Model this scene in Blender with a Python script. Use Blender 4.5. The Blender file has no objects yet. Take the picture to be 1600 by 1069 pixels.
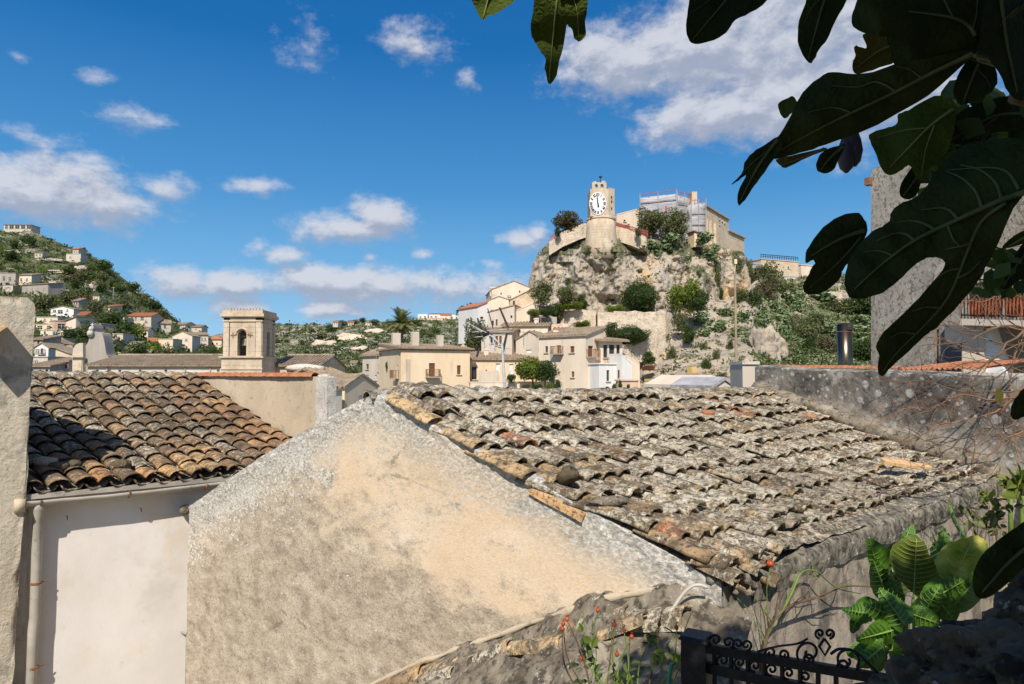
import bpy, bmesh, math, random
from mathutils import Vector, Matrix, noise as mnoise
from mathutils.bvhtree import BVHTree

R_ = math.radians
random.seed(7)
sc = bpy.context.scene
COL = sc.collection

# ------------------------------------------------------------------ camera
F = 1067.0                      # focal length in photograph pixels (1600 wide, about 24 mm)
PITCH = math.atan(50.5 / F)
cam = bpy.data.cameras.new("camera")
cam.sensor_width = 36.0
cam.lens = 36.0 * F / 1600.0
cam.clip_start = 0.05
cam.clip_end = 6000
camo = bpy.data.objects.new("camera", cam)
COL.objects.link(camo)
camo.rotation_euler = (math.pi / 2 + PITCH, 0, 0)
sc.camera = camo

# ------------------------------------------------------------------ sun, exposure
SUN_DIR = Vector((0.085, 0.71, -0.70)).normalized()      # the way the light travels
sun = bpy.data.lights.new("sun", 'SUN')
sun.energy = 4.6
sun.angle = R_(0.53)
sun.color = (1.0, 0.945, 0.86)
suno = bpy.data.objects.new("sun", sun)
COL.objects.link(suno)
suno.rotation_euler = SUN_DIR.to_track_quat('-Z', 'Y').to_euler()
sc.view_settings.view_transform = 'Standard'
sc.view_settings.look = 'None'
sc.view_settings.exposure = 0.20
sc.view_settings.gamma = 1.0
sc.cycles.max_bounces = 6
sc.cycles.transparent_max_bounces = 6

def ray(px, py):
    x = (px - 800.0) / F
    y = -(py - 534.5) / F
    c, s = math.cos(PITCH), math.sin(PITCH)
    return Vector((x, c - y * s, s + y * c))

def P(px, py, Y):
    d = ray(px, py)
    return d * (Y / d.y)

def hit_vplane(px, py, p0, u):
    """ray through a point of the view meets the upright plane through p0 along the level direction u"""
    n = Vector((-u.y, u.x, 0))
    d = ray(px, py)
    return d * (p0.dot(n) / d.dot(n))

# ------------------------------------------------------------------ node helper
class NT:
    def __init__(s, tree):
        s.t = tree
        s.n = tree.nodes
    def node(s, typ, **kw):
        nd = s.n.new(typ)
        for k, v in kw.items():
            setattr(nd, k, v)
        return nd
    def put(s, sock, v):
        if hasattr(v, 'is_output'):
            s.t.links.new(v, sock)
        elif v is not None:
            if isinstance(v, (tuple, list)) and len(v) == 3 and sock.type == 'RGBA':
                v = (*v, 1)
            sock.default_value = v
    def math(s, op, a, b=None, c=None, clamp=False):
        nd = s.node('ShaderNodeMath', operation=op)
        nd.use_clamp = clamp
        s.put(nd.inputs[0], a)
        if b is not None: s.put(nd.inputs[1], b)
        if c is not None: s.put(nd.inputs[2], c)
        return nd.outputs[0]
    def vmath(s, op, a, b=None):
        nd = s.node('ShaderNodeVectorMath', operation=op)
        s.put(nd.inputs[0], a)
        if b is not None: s.put(nd.inputs[1], b)
        return nd.outputs['Value'] if op in ('LENGTH', 'DISTANCE', 'DOT_PRODUCT') else nd.outputs[0]
    def noise(s, vec, scale, detail=5.0, rough=0.6, dist=0.0):
        nd = s.node('ShaderNodeTexNoise')
        s.put(nd.inputs['Vector'], vec)
        nd.inputs['Scale'].default_value = scale
        nd.inputs['Detail'].default_value = detail
        nd.inputs['Roughness'].default_value = rough
        nd.inputs['Distortion'].default_value = dist
        return nd.outputs['Fac']
    def voro(s, vec, scale, feature='F1', out='Distance', rnd=1.0):
        nd = s.node('ShaderNodeTexVoronoi', feature=feature)
        s.put(nd.inputs['Vector'], vec)
        nd.inputs['Scale'].default_value = scale
        nd.inputs['Randomness'].default_value = rnd
        return nd.outputs[out]
    def ramp(s, fac, stops):
        nd = s.node('ShaderNodeValToRGB')
        el = nd.color_ramp.elements
        while len(el) < len(stops):
            el.new(0.5)
        for e, (p, c) in zip(el, stops):
            e.position = p
            e.color = (*c, 1) if isinstance(c, (tuple, list)) else (c, c, c, 1)
        s.put(nd.inputs[0], fac)
        return nd.outputs[0]
    def step(s, v, lo, hi):
        nd = s.node('ShaderNodeMapRange', interpolation_type='SMOOTHSTEP')
        s.put(nd.inputs[0], v)
        nd.inputs[1].default_value = lo
        nd.inputs[2].default_value = hi
        return nd.outputs[0]
    def mix(s, f, a, b, typ='MIX'):
        nd = s.node('ShaderNodeMix', data_type='RGBA', blend_type=typ)
        s.put(nd.inputs[0], f)
        s.put(nd.inputs[6], a)
        s.put(nd.inputs[7], b)
        return nd.outputs[2]
    def attr(s, name, out='Fac'):
        return s.node('ShaderNodeAttribute', attribute_name=name).outputs[out]
    def coord(s, what='Object'):
        return s.node('ShaderNodeTexCoord').outputs[what]
    def scale(s, vec, v):
        nd = s.node('ShaderNodeMapping')
        s.put(nd.inputs[0], vec)
        nd.inputs['Scale'].default_value = v
        return nd.outputs[0]

# ------------------------------------------------------------------ world: sky with clouds
world = bpy.data.worlds.new("World")
sc.world = world
world.use_nodes = True
wt = world.node_tree
wt.nodes.clear()
W = NT(wt)
sky = W.node('ShaderNodeTexSky', sky_type='NISHITA')
sky.sun_disc = False
sky.sun_elevation = math.asin(-SUN_DIR.z)
sky.sun_rotation = math.atan2(-SUN_DIR.x, -SUN_DIR.y)
sky.altitude = 300
sky.air_density = 1.0
sky.dust_density = 0.6
sky.ozone_density = 2.5

CLOUDS = [  # (px, py, half width, half height, weight) of each cloud
    (45, 300, 250, 80, 1.3), (165, 318, 170, 44, 1.05), (262, 295, 75, 34, .85), (55, 212, 90, 30, .55), (218, 182, 130, 30, .62), (150, 120, 60, 22, .5), (30, 90, 36, 16, .5),
    (400, 288, 110, 26, .72), (352, 290, 40, 20, .6), (535, 358, 125, 40, 1.1), (592, 338, 78, 38, 1.15), (438, 398, 84, 26, .75), (405, 385, 36, 22, .7),
    (272, 440, 92, 42, 1.15), (365, 443, 84, 34, 1.15), (600, 448, 280, 48, 1.15), (540, 440, 150, 40, 1.15), (700, 450, 200, 42, .95), (388, 480, 84, 34, 1.0), (510, 482, 120, 30, 1.0),
    (820, 378, 64, 30, .95), (838, 366, 32, 22, .9), (490, 78, 80, 60, .55), (645, 65, 120, 50, .58), (735, 126, 34, 34, .55), (660, 399, 28, 15, .7), (578, 401, 28, 15, .6), (768, 412, 30, 14, .6),
    (985, 100, 190, 78, 1.25), (1090, 70, 210, 110, 1.3), (1230, 60, 260, 130, 1.3), (1110, 185, 165, 66, 1.25), (1250, 165, 260, 105, 1.3), (1400, 120, 260, 150, 1.2), (640, 480, 220, 26, .55),
]
grp = bpy.data.node_groups.new("clouds", 'ShaderNodeTree')
grp.interface.new_socket("Vector", in_out='INPUT', socket_type='NodeSocketVector')
grp.interface.new_socket("Density", in_out='OUTPUT', socket_type='NodeSocketFloat')
G = NT(grp)
gi = G.node('NodeGroupInput'); go = G.node('NodeGroupOutput')
cur = None
for (cx, cy, hw, hh, wt_) in CLOUDS:
    d = ray(cx, cy).normalized()
    az, el = math.atan2(d.x, d.y), math.asin(d.z)
    dv = G.vmath('SUBTRACT', gi.outputs[0], (az, el, 0))
    dv = G.vmath('MULTIPLY', dv, (F / (hw * (0.85 if wt_ < .8 else 1) * math.cos(az) ** 2), F / (hh * (0.85 if wt_ < .8 else 1) * math.cos(az)), 0))
    ln = G.vmath('LENGTH', dv)
    ln = G.math('MULTIPLY_ADD', ln, -wt_, wt_)
    cur = ln if cur is None else G.math('MAXIMUM', cur, ln)
den = cur
sv = G.scale(gi.outputs[0], (1.0, 1.55, 1))
n1 = G.noise(sv, 8.0, 9.0, 0.60, 0.25)
n2 = G.noise(sv, 30.0, 8.0, 0.62, 0.1)
n1 = G.math('MULTIPLY', G.math('SUBTRACT', n1, 0.5), 2.0)
n2 = G.math('MULTIPLY', G.math('SUBTRACT', n2, 0.5), 0.95)
den = G.math('ADD', den, G.math('ADD', n1, n2))
G.put(go.inputs[0], den)

gen = W.coord('Generated')
sep = W.node('ShaderNodeSeparateXYZ'); W.put(sep.inputs[0], gen)
azn = W.math('ARCTAN2', sep.outputs[0], sep.outputs[1])
eln = W.math('ARCSINE', sep.outputs[2])
cmb = W.node('ShaderNodeCombineXYZ'); W.put(cmb.inputs[0], azn); W.put(cmb.inputs[1], eln)
g1 = W.node('ShaderNodeGroup', node_tree=grp); W.put(g1.inputs[0], cmb.outputs[0])
g2 = W.node('ShaderNodeGroup', node_tree=grp)
W.put(g2.inputs[0], W.vmath('ADD', cmb.outputs[0], (-0.006, 0.016, 0)))
mask = W.step(g1.outputs[0], 0.10, 0.86)
mask = W.math('MULTIPLY', mask, 0.93)
lit = W.step(W.math('SUBTRACT', g1.outputs[0], g2.outputs[0]), -0.28, 0.42)
# the deep clear blue of the photograph over the physical sky
grad = W.ramp(W.math('MULTIPLY', eln, 1.0 / 0.9), [(0.0, (3.6, 5.9, 7.8)), (0.14, (1.6, 4.1, 6.9)), (0.29, (0.55, 2.55, 5.6)), (0.5, (0.06, 1.32, 4.0)), (1.0, (0.0, 0.6, 2.5))])
blue = W.mix(0.93, sky.outputs[0], grad)
cloudc = W.mix(lit, (3.3, 3.7, 4.7), (5.8, 6.0, 6.6))
# the sky round the sun, behind the viewer, is brighter and whiter
sd = W.vmath('DOT_PRODUCT', gen, tuple(-SUN_DIR))
glow = W.step(sd, 0.0, 1.0)
blue = W.mix(W.math('MULTIPLY', glow, 0.24), blue, (6.4, 6.5, 6.8))
colr = W.mix(mask, blue, cloudc)
bg = W.node('ShaderNodeBackground'); W.put(bg.inputs[0], colr); bg.inputs[1].default_value = 0.1
wo = W.node('ShaderNodeOutputWorld'); W.put(wo.inputs[0], bg.outputs[0])

# ------------------------------------------------------------------ objects
ORG = {}
def tag(o, label=None, cat=None, group=None, kind=None):
    if label: o['label'] = label
    if cat: o['category'] = cat
    if group: o['group'] = group
    if kind: o['kind'] = kind
    return o
def empty(name, loc, label, cat, group=None):
    o = bpy.data.objects.new(name, None)
    o.empty_display_size = 0.2
    o.location = loc
    COL.objects.link(o)
    ORG[o.name] = Vector(loc)
    return tag(o, label, cat, group)

class MB:
    """collects faces in world coordinates and links them as one mesh object"""
    def __init__(s):
        s.v = []; s.f = []; s.m = []; s.a = {}
    def add(s, vs, fs, mi=0, **att):
        b = len(s.v)
        s.v.extend([Vector(v) for v in vs])
        for f in fs:
            s.f.append([b + i for i in f]); s.m.append(mi)
        for k, val in att.items():
            arr = s.a.setdefault(k, {})
            if isinstance(val, (list, tuple)):
                for i, x in enumerate(val): arr[b + i] = x
            else:
                for i in range(len(vs)): arr[b + i] = val
        return s
    def quad(s, a, b, c, d, mi=0):
        return s.add([a, b, c, d], [(0, 1, 2, 3)], mi)
    def hexa(s, bot, top, mi=0):
        n = len(bot)
        fs = [tuple(range(n - 1, -1, -1)), tuple(range(n, 2 * n))]
        fs += [(i, (i + 1) % n, n + (i + 1) % n, n + i) for i in range(n)]
        return s.add(list(bot) + list(top), fs, mi)
    def box(s, c, size, u=Vector((1, 0, 0)), mi=0):
        """box with centre c, size (along u, along the level normal of u, up)"""
        c = Vector(c); n = Vector((-u.y, u.x, 0)); z = Vector((0, 0, 1))
        a, b, h = size[0] / 2, size[1] / 2, size[2] / 2
        bot = [c - u * a - n * b - z * h, c + u * a - n * b - z * h, c + u * a + n * b - z * h, c - u * a + n * b - z * h]
        return s.hexa(bot, [p + z * 2 * h for p in bot], mi)
    def tube(s, pts, rad, seg=8, mi=0, caps=True, **att):
        pts = [Vector(p) for p in pts]
        if not isinstance(rad, (list, tuple)): rad = [rad] * len(pts)
        vs = []; fs = []
        up = Vector((0.13, 0.21, 1)).normalized()
        prev = None
        for i, p in enumerate(pts):
            t = (pts[min(i + 1, len(pts) - 1)] - pts[max(i - 1, 0)])
            if t.length < 1e-9: t = Vector((0, 0, 1))
            t.normalize()
            if prev is None:
                x = t.cross(up)
                if x.length < 1e-3: x = t.cross(Vector((1, 0, 0)))
                x.normalize()
            else:
                x = (prev - t * prev.dot(t)).normalized()
            prev = x
            y = t.cross(x)
            for k in range(seg):
                an = 2 * math.pi * k / seg
                vs.append(p + (x * math.cos(an) + y * math.sin(an)) * rad[i])
        for i in range(len(pts) - 1):
            for k in range(seg):
                k2 = (k + 1) % seg
                fs.append((i * seg + k, i * seg + k2, (i + 1) * seg + k2, (i + 1) * seg + k))
        if caps:
            fs.append(tuple(range(seg - 1, -1, -1)))
            fs.append(tuple((len(pts) - 1) * seg + k for k in range(seg)))
        return s.add(vs, fs, mi, **att)
    def lathe(s, c, prof, seg=16, mi=0):
        c = Vector(c); vs = []; fs = []
        for (r, z) in prof:
            for k in range(seg):
                an = 2 * math.pi * k / seg
                vs.append(c + Vector((r * math.cos(an), r * math.sin(an), z)))
        for i in range(len(prof) - 1):
            for k in range(seg):
                k2 = (k + 1) % seg
                fs.append((i * seg + k, i * seg + k2, (i + 1) * seg + k2, (i + 1) * seg + k))
        fs.append(tuple(range(seg - 1, -1, -1)))
        fs.append(tuple((len(prof) - 1) * seg + k for k in range(seg)))
        return s.add(vs, fs, mi)
    def build(s, name, mats, parent=None, origin=None, smooth=False):
        me = bpy.data.meshes.new(name)
        if parent is not None:
            o0 = ORG[parent.name]
        elif origin is not None:
            o0 = Vector(origin)
        else:
            xs = [v.x for v in s.v]; ys = [v.y for v in s.v]; zs = [v.z for v in s.v]
            o0 = Vector(((min(xs) + max(xs)) / 2, (min(ys) + max(ys)) / 2, min(zs)))
        me.from_pydata([tuple(v - o0) for v in s.v], [], s.f)
        if not isinstance(mats, (list, tuple)): mats = [mats]
        for m in mats: me.materials.append(m)
        if len(mats) > 1:
            me.polygons.foreach_set('material_index', s.m)
        if smooth:
            me.polygons.foreach_set('use_smooth', [True] * len(s.f))
        for k, arr in s.a.items():
            at = me.attributes.new(k, 'FLOAT', 'POINT')
            at.data.foreach_set('value', [arr.get(i, 0.0) for i in range(len(s.v))])
        me.update()
        o = bpy.data.objects.new(name, me)
        COL.objects.link(o)
        ORG[o.name] = o0
        if parent is not None:
            o.parent = parent
        else:
            o.location = o0
        return o

def copy_thing(o, parent=None):
    c = o.copy()
    COL.objects.link(c)
    if parent is not None: c.parent = parent
    for ch in list(o.children):
        copy_thing(ch, c)
    return c

def nz(p, sc_=1.0, seed=0.0):
    return mnoise.noise(Vector((p[0] * sc_ + seed, p[1] * sc_ + seed * 1.7, p[2] * sc_ - seed)))
def fbm(p, sc_=1.0, oct_=4, seed=0.0):
    return mnoise.fractal(Vector((p[0] * sc_ + seed, p[1] * sc_ + seed * 1.7, p[2] * sc_ - seed)), 1.0, 2.0, oct_)
def lerp(a, b, t): return a + (b - a) * t
def interp(pts, x):
    if x <= pts[0][0]: return pts[0][1]
    for (x0, y0), (x1, y1) in zip(pts, pts[1:]):
        if x <= x1: return y0 + (y1 - y0) * (x - x0) / (x1 - x0)
    return pts[-1][1]
def catmull(pts, n=4, closed=True):
    out = []; m = len(pts)
    rng = range(m) if closed else range(m - 1)
    for i in rng:
        g = (lambda k: pts[k % m]) if closed else (lambda k: pts[min(max(k, 0), m - 1)])
        p0, p1, p2, p3 = g(i - 1), g(i), g(i + 1), g(i + 2)
        for k in range(n):
            t = k / n
            out.append(tuple(0.5 * ((2 * b) + (-a + c) * t + (2 * a - 5 * b + 4 * c - d) * t * t + (-a + 3 * b - 3 * c + d) * t ** 3)
                             for a, b, c, d in zip(p0, p1, p2, p3)))
    if not closed: out.append(tuple(pts[-1]))
    return out
# ------------------------------------------------------------------ materials
MATS = {}
def new_mat(name):
    m = bpy.data.materials.new(name)
    m.use_nodes = True
    N = NT(m.node_tree)
    b = m.node_tree.nodes['Principled BSDF']
    b.inputs['Roughness'].default_value = 0.85
    b.inputs['Specular IOR Level'].default_value = 0.25
    MATS[name] = m
    return m, N, b
def bump(N, b, h, strength=0.4, dist=0.02):
    nd = N.node('ShaderNodeBump')
    nd.inputs['Strength'].default_value = strength
    nd.inputs['Distance'].default_value = dist
    N.put(nd.inputs['Height'], h)
    N.put(b.inputs['Normal'], nd.outputs[0])
def weathered(name, base, scale, spots=(), bumps=(20, 0.4, 0.02), rough=0.88, rnd=None, stretch=(1, 1, 1), bright=None):
    """base: colour stops over a noise; spots: (colour, scale, from, to, amount) patches laid over it"""
    m, N, b = new_mat(name)
    co = N.coord('Object')
    if stretch != (1, 1, 1): co = N.scale(co, stretch)
    c = N.ramp(N.noise(co, scale, 7, 0.62, 0.3), base)
    if rnd:
        c = N.mix(rnd[0], c, N.ramp(N.attr('rnd'), rnd[1]))
    for (col, s_, lo, hi, amt) in spots:
        f = N.step(N.noise(co, s_, 7, 0.66, 0.2), lo, hi)
        f = N.math('MULTIPLY', f, amt)
        c = N.mix(f, c, col)
    N.put(b.inputs['Base Color'], c)
    b.inputs['Roughness'].default_value = rough
    if bumps:
        bump(N, b, N.noise(co, bumps[0], 8, 0.7), bumps[1], bumps[2])
    return m

# --- roof tiles: each tile has its own fired colour, crusted with lichen
def tile_mat(name, cols, lichen, dark):
    m, N, b = new_mat(name)
    co = N.coord('Object')
    c = N.ramp(N.attr('rnd'), cols)
    c = N.mix(0.55, c, N.ramp(N.noise(co, 6, 6, 0.65), [(0.3, (0.5, 0.5, 0.5)), (0.7, (1.35, 1.25, 1.1))]), 'MULTIPLY')
    age = N.attr('age')
    soot = N.step(N.math('ADD', N.noise(co, 8, 9, 0.75, 0.4), N.math('MULTIPLY', age, 0.18)), 0.56 - dark, 0.68 - dark)
    c = N.mix(N.math('MULTIPLY', soot, 0.85), c, N.ramp(N.noise(co, 30, 6, 0.75), [(0.38, (0.045, 0.036, 0.026)), (0.62, (0.17, 0.135, 0.09))]))
    pn = N.math('ADD', N.noise(co, 17, 9, 0.78, 0.5), N.math('MULTIPLY', age, 0.17))
    pale = N.step(pn, 0.64 - lichen, 0.71 - lichen)
    c = N.mix(N.math('MULTIPLY', pale, 0.92), c, N.ramp(N.noise(co, 22, 8, 0.8), [(0.34, (0.20, 0.17, 0.12)), (0.48, (0.46, 0.41, 0.31)), (0.62, (0.76, 0.70, 0.58))]))
    och = N.step(N.noise(co, 6, 7, 0.74, 0.3), 0.55, 0.66)
    c = N.mix(N.math('MULTIPLY', och, 0.65), c, (0.56, 0.39, 0.18))
    black = N.step(N.noise(co, 30, 9, 0.82), 0.52, 0.575)
    c = N.mix(N.math('MULTIPLY', black, 0.85), c, (0.04, 0.034, 0.027))
    big = N.noise(co, 0.9, 5, 0.65)
    c = N.mix(0.6, c, N.ramp(big, [(0.36, (0.5, 0.44, 0.38)), (0.6, (1.2, 1.16, 1.10))]), 'MULTIPLY')
    N.put(b.inputs['Base Color'], c)
    b.inputs['Roughness'].default_value = 0.93
    h = N.math('ADD', N.noise(co, 70, 8, 0.75), N.math('MULTIPLY', pale, 0.6))
    bump(N, b, h, 0.65, 0.012)
    return m
tile_mat('old_tile', [(0.0, (0.26, 0.18, 0.11)), (0.35, (0.46, 0.33, 0.20)), (0.6, (0.58, 0.43, 0.26)), (0.8, (0.70, 0.51, 0.29)), (0.92, (0.70, 0.40, 0.19)), (0.985, (0.65, 0.24, 0.11))], 0.076, 0.078)
tile_mat('left_tile', [(0.0, (0.22, 0.15, 0.10)), (0.3, (0.36, 0.22, 0.13)), (0.6, (0.45, 0.29, 0.16)), (0.85, (0.64, 0.44, 0.22)), (0.97, (0.62, 0.32, 0.15))], 0.03, 0.07)
weathered('red_tile', [(0.3, (0.34, 0.12, 0.06)), (0.7, (0.52, 0.23, 0.11))], 8, [((0.2, 0.11, 0.07), 20, 0.55, 0.7, 0.6)])
weathered('far_tile', [(0.3, (0.24, 0.17, 0.11)), (0.7, (0.42, 0.32, 0.22))], 0.8, [((0.15, 0.12, 0.09), 2.0, 0.5, 0.65, 0.7), ((0.5, 0.42, 0.32), 5.0, 0.55, 0.65, 0.6)], (3, 0.6, 0.15), stretch=(1, 1, 1))

# --- the stained gable plaster: cream in the middle, weather-grey and lichened towards the verges
def gable_mat():
    m, N, b = new_mat('gable_plaster')
    co = N.scale(N.coord('Object'), (0.60, 0.60, 1.15))
    e = N.attr('edge')                       # metres below the verge
    cream = N.ramp(N.noise(co, 1.6, 6, 0.6, 0.4), [(0.3, (0.72, 0.52, 0.33)), (0.55, (0.76, 0.59, 0.41)), (0.75, (0.76, 0.66, 0.52))])
    grey = N.ramp(N.noise(co, 7, 8, 0.72, 0.3), [(0.32, (0.29, 0.23, 0.165)), (0.5, (0.48, 0.39, 0.285)), (0.68, (0.64, 0.54, 0.41))])
    warp = N.math('MULTIPLY', N.math('SUBTRACT', N.noise(co, 1.1, 7, 0.62, 0.5), 0.5), 2.6)
    fine = N.math('MULTIPLY', N.math('SUBTRACT', N.noise(co, 7.0, 10, 0.8, 0.1), 0.5), 1.3)
    clean = N.attr('clean')
    k = N.math('ADD', N.math('ADD', clean, warp), fine)
    k = N.math('SUBTRACT', N.step(k, 0.08, 0.85), N.math('MULTIPLY', N.step(N.noise(co, 3.2, 10, 0.78, 0.2), 0.49, 0.62), 0.62), clamp=True)
    c = N.mix(k, grey, cream)
    c = N.mix(N.math('MULTIPLY', N.step(N.noise(co, 26, 8, 0.75), 0.53, 0.66), N.math('SUBTRACT', 0.58, N.math('MULTIPLY', k, 0.42))), c, (0.14, 0.11, 0.08))
    wl = N.math('SUBTRACT', 1.0, N.step(e, 0.05, 1.1))
    wn = N.math('ADD', N.noise(co, 34, 7, 0.75, 0.2), N.math('MULTIPLY', wl, 0.16))
    wn = N.math('ADD', wn, N.math('MULTIPLY', N.math('SUBTRACT', N.noise(co, 2.2, 4, 0.6), 0.5), 0.25))
    wf = N.step(wn, 0.615, 0.66)
    c = N.mix(N.math('MULTIPLY', wf, N.math('SUBTRACT', 0.95, N.math('MULTIPLY', k, 0.75))), c, (0.72, 0.69, 0.62))
    band = N.math('MULTIPLY', N.step(N.math('ADD', e, N.math('MULTIPLY', fine, 0.25)), 0.5, 0.05), 0.6)
    c = N.mix(band, c, N.ramp(N.noise(co, 45, 6, 0.75), [(0.42, (0.14, 0.125, 0.10)), (0.52, (0.45, 0.43, 0.38)), (0.62, (0.75, 0.73, 0.67))]))
    crk = N.voro(N.vmath('ADD', co, N.vmath('MULTIPLY', N.node('ShaderNodeTexNoise').outputs['Color'], (0.0, 0.0, 0.0))), 1.1, 'DISTANCE_TO_EDGE')
    crk = N.math('MULTIPLY', N.step(N.math('ADD', crk, N.math('MULTIPLY', N.math('SUBTRACT', N.noise(co, 9, 6, 0.7), 0.5), 0.16)), 0.010, 0.0), N.step(N.noise(co, 0.8, 3, 0.5), 0.48, 0.6))
    c = N.mix(N.math('MULTIPLY', crk, 0.55), c, (0.16, 0.12, 0.085))
    b.inputs['Roughness'].default_value = 0.95
    gr = N.ramp(N.noise(co, 75, 6, 0.85), [(0.36, (0.50, 0.47, 0.43)), (0.5, (1.0, 1.0, 1.0)), (0.64, (1.28, 1.28, 1.28))])
    cc = N.mix(N.math('SUBTRACT', 0.95, N.math('MULTIPLY', k, 0.6)), c, gr, 'MULTIPLY')
    N.put(b.inputs['Base Color'], cc)
    h = N.math('ADD', N.noise(co, 60, 8, 0.8), N.math('MULTIPLY', N.noise(co, 9, 5, 0.6), 0.5))
    bump(N, b, h, 0.38, 0.010)
    return m
gable_mat()

# --- lichen wall with round pale rosettes
def lichen_mat():
    m, N, b = new_mat('lichen_wall')
    co = N.coord('Object')
    c = N.ramp(N.noise(co, 2.2, 8, 0.7, 0.4), [(0.36, (0.065, 0.055, 0.045)), (0.48, (0.16, 0.14, 0.115)), (0.60, (0.34, 0.30, 0.24)), (0.7, (0.50, 0.45, 0.36))])
    low = N.step(N.math('ADD', N.attr('edge'), N.math('MULTIPLY', N.math('SUBTRACT', N.noise(co, 2.5, 6, 0.65), 0.5), 0.9)), 0.55, 0.85)
    c = N.mix(N.math('MULTIPLY', low, 0.75), c, N.ramp(N.noise(co, 5, 6, 0.65), [(0.3, (0.42, 0.34, 0.25)), (0.7, (0.62, 0.54, 0.42))]))
    blk = N.step(N.noise(co, 12, 8, 0.75, 0.2), 0.52, 0.64)
    c = N.mix(N.math('MULTIPLY', blk, 0.8), c, (0.055, 0.05, 0.043))
    wob = N.vmath('ADD', co, N.vmath('MULTIPLY', N.node('ShaderNodeTexNoise').outputs['Color'], (0.03, 0.03, 0.03)))
    for s_, t in ((3.4, 0.20), (6.5, 0.27), (11.0, 0.25)):
        d = N.voro(wob, s_)
        f = N.step(d, t, t - 0.05)
        f = N.math('MULTIPLY', f, N.step(N.noise(co, 1.7 + s_ * .1, 4, 0.6), 0.42, 0.52))
        c = N.mix(N.math('MULTIPLY', f, 0.85), c, N.ramp(N.noise(co, 28, 6, 0.75), [(0.4, (0.34, 0.33, 0.30)), (0.6, (0.60, 0.59, 0.55))]))
    sp = N.step(N.noise(co, 40, 6, 0.75), 0.58, 0.66)
    c = N.mix(N.math('MULTIPLY', sp, 0.6), c, (0.55, 0.52, 0.46))
    N.put(b.inputs['Base Color'], c)
    bump(N, b, N.noise(co, 35, 8, 0.75), 0.7, 0.02)
    return m
lichen_mat()

weathered('mortar', [(0.3, (0.12, 0.095, 0.065)), (0.5, (0.26, 0.215, 0.155)), (0.7, (0.44, 0.37, 0.27))], 5, [((0.05, 0.042, 0.03), 14, 0.49, 0.62, 0.85), ((0.62, 0.60, 0.54), 30, 0.60, 0.68, 0.75), ((0.5, 0.32, 0.13), 6, 0.62, 0.72, 0.5)], (40, 0.9, 0.02))
weathered('side_wall', [(0.3, (0.20, 0.165, 0.125)), (0.5, (0.37, 0.305, 0.23)), (0.72, (0.56, 0.46, 0.35))], 2.8, [((0.09, 0.08, 0.065), 5, 0.47, 0.62, 0.8), ((0.66, 0.66, 0.60), 18, 0.62, 0.70, 0.5)], (40, 0.8, 0.015), stretch=(1.1, 1.1, 0.8))
weathered('eave_crust', [(0.35, (0.10, 0.088, 0.066)), (0.55, (0.25, 0.22, 0.165)), (0.7, (0.42, 0.37, 0.29))], 11, [((0.70, 0.70, 0.62), 20, 0.60, 0.67, 0.8), ((0.045, 0.04, 0.03), 24, 0.50, 0.60, 0.85)], (40, 0.9, 0.02))
weathered('white_render', [(0.3, (0.70, 0.62, 0.54)), (0.6, (0.76, 0.71, 0.66)), (0.8, (0.74, 0.64, 0.53))], 1.1, [((0.70, 0.56, 0.41), 1.6, 0.54, 0.72, 0.6), ((0.46, 0.40, 0.33), 9, 0.60, 0.74, 0.35), ((0.52, 0.46, 0.39), 0.9, 0.56, 0.7, 0.45)], (60, 0.4, 0.006))
weathered('grey_render', [(0.3, (0.27, 0.24, 0.20)), (0.55, (0.42, 0.375, 0.31)), (0.8, (0.52, 0.46, 0.38))], 1.8, [((0.16, 0.145, 0.125), 4, 0.54, 0.68, 0.7), ((0.6, 0.52, 0.4), 3, 0.6, 0.72, 0.5)], (45, 0.5, 0.01))
weathered('pillar_render', [(0.3, (0.44, 0.37, 0.265)), (0.55, (0.58, 0.50, 0.38)), (0.8, (0.66, 0.59, 0.47))], 1.3, [((0.27, 0.235, 0.185), 2.6, 0.50, 0.66, 0.75), ((0.50, 0.38, 0.24), 2.2, 0.56, 0.70, 0.6), ((0.15, 0.13, 0.10), 9, 0.55, 0.68, 0.65), ((0.70, 0.65, 0.56), 14, 0.6, 0.7, 0.5)], (22, 0.9, 0.03))
weathered('tan_plaster', [(0.3, (0.44, 0.36, 0.25)), (0.55, (0.58, 0.47, 0.33)), (0.8, (0.64, 0.54, 0.41))], 1.0, [((0.30, 0.245, 0.18), 2.4, 0.53, 0.68, 0.65), ((0.17, 0.14, 0.11), 9, 0.56, 0.7, 0.45), ((0.70, 0.60, 0.47), 5, 0.58, 0.7, 0.4)], (35, 0.5, 0.012))
weathered('pale_rubble', [(0.3, (0.45, 0.40, 0.34)), (0.7, (0.72, 0.68, 0.60))], 6, [((0.25, 0.21, 0.17), 22, 0.55, 0.68, 0.7)], (30, 0.8, 0.02))
weathered('concrete', [(0.3, (0.22, 0.195, 0.16)), (0.7, (0.40, 0.36, 0.30))], 1.6, [((0.08, 0.07, 0.06), 16, 0.51, 0.61, 0.7), ((0.56, 0.53, 0.48), 24, 0.56, 0.66, 0.5), ((0.42, 0.34, 0.22), 2.2, 0.58, 0.72, 0.4)], (30, 0.8, 0.02), stretch=(1, 1, 0.7))
weathered('pipe_grey', [(0.3, (0.36, 0.32, 0.26)), (0.7, (0.50, 0.45, 0.38))], 5, [((0.2, 0.17, 0.13), 12, 0.56, 0.7, 0.6)], (30, 0.2, 0.005), 0.6)
weathered('limestone', [(0.3, (0.50, 0.38, 0.25)), (0.55, (0.64, 0.51, 0.36)), (0.75, (0.70, 0.59, 0.45))], 0.6, [((0.34, 0.27, 0.20), 1.4, 0.54, 0.68, 0.55), ((0.30, 0.26, 0.21), 5, 0.58, 0.7, 0.5)], (4, 0.4, 0.08))
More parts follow.
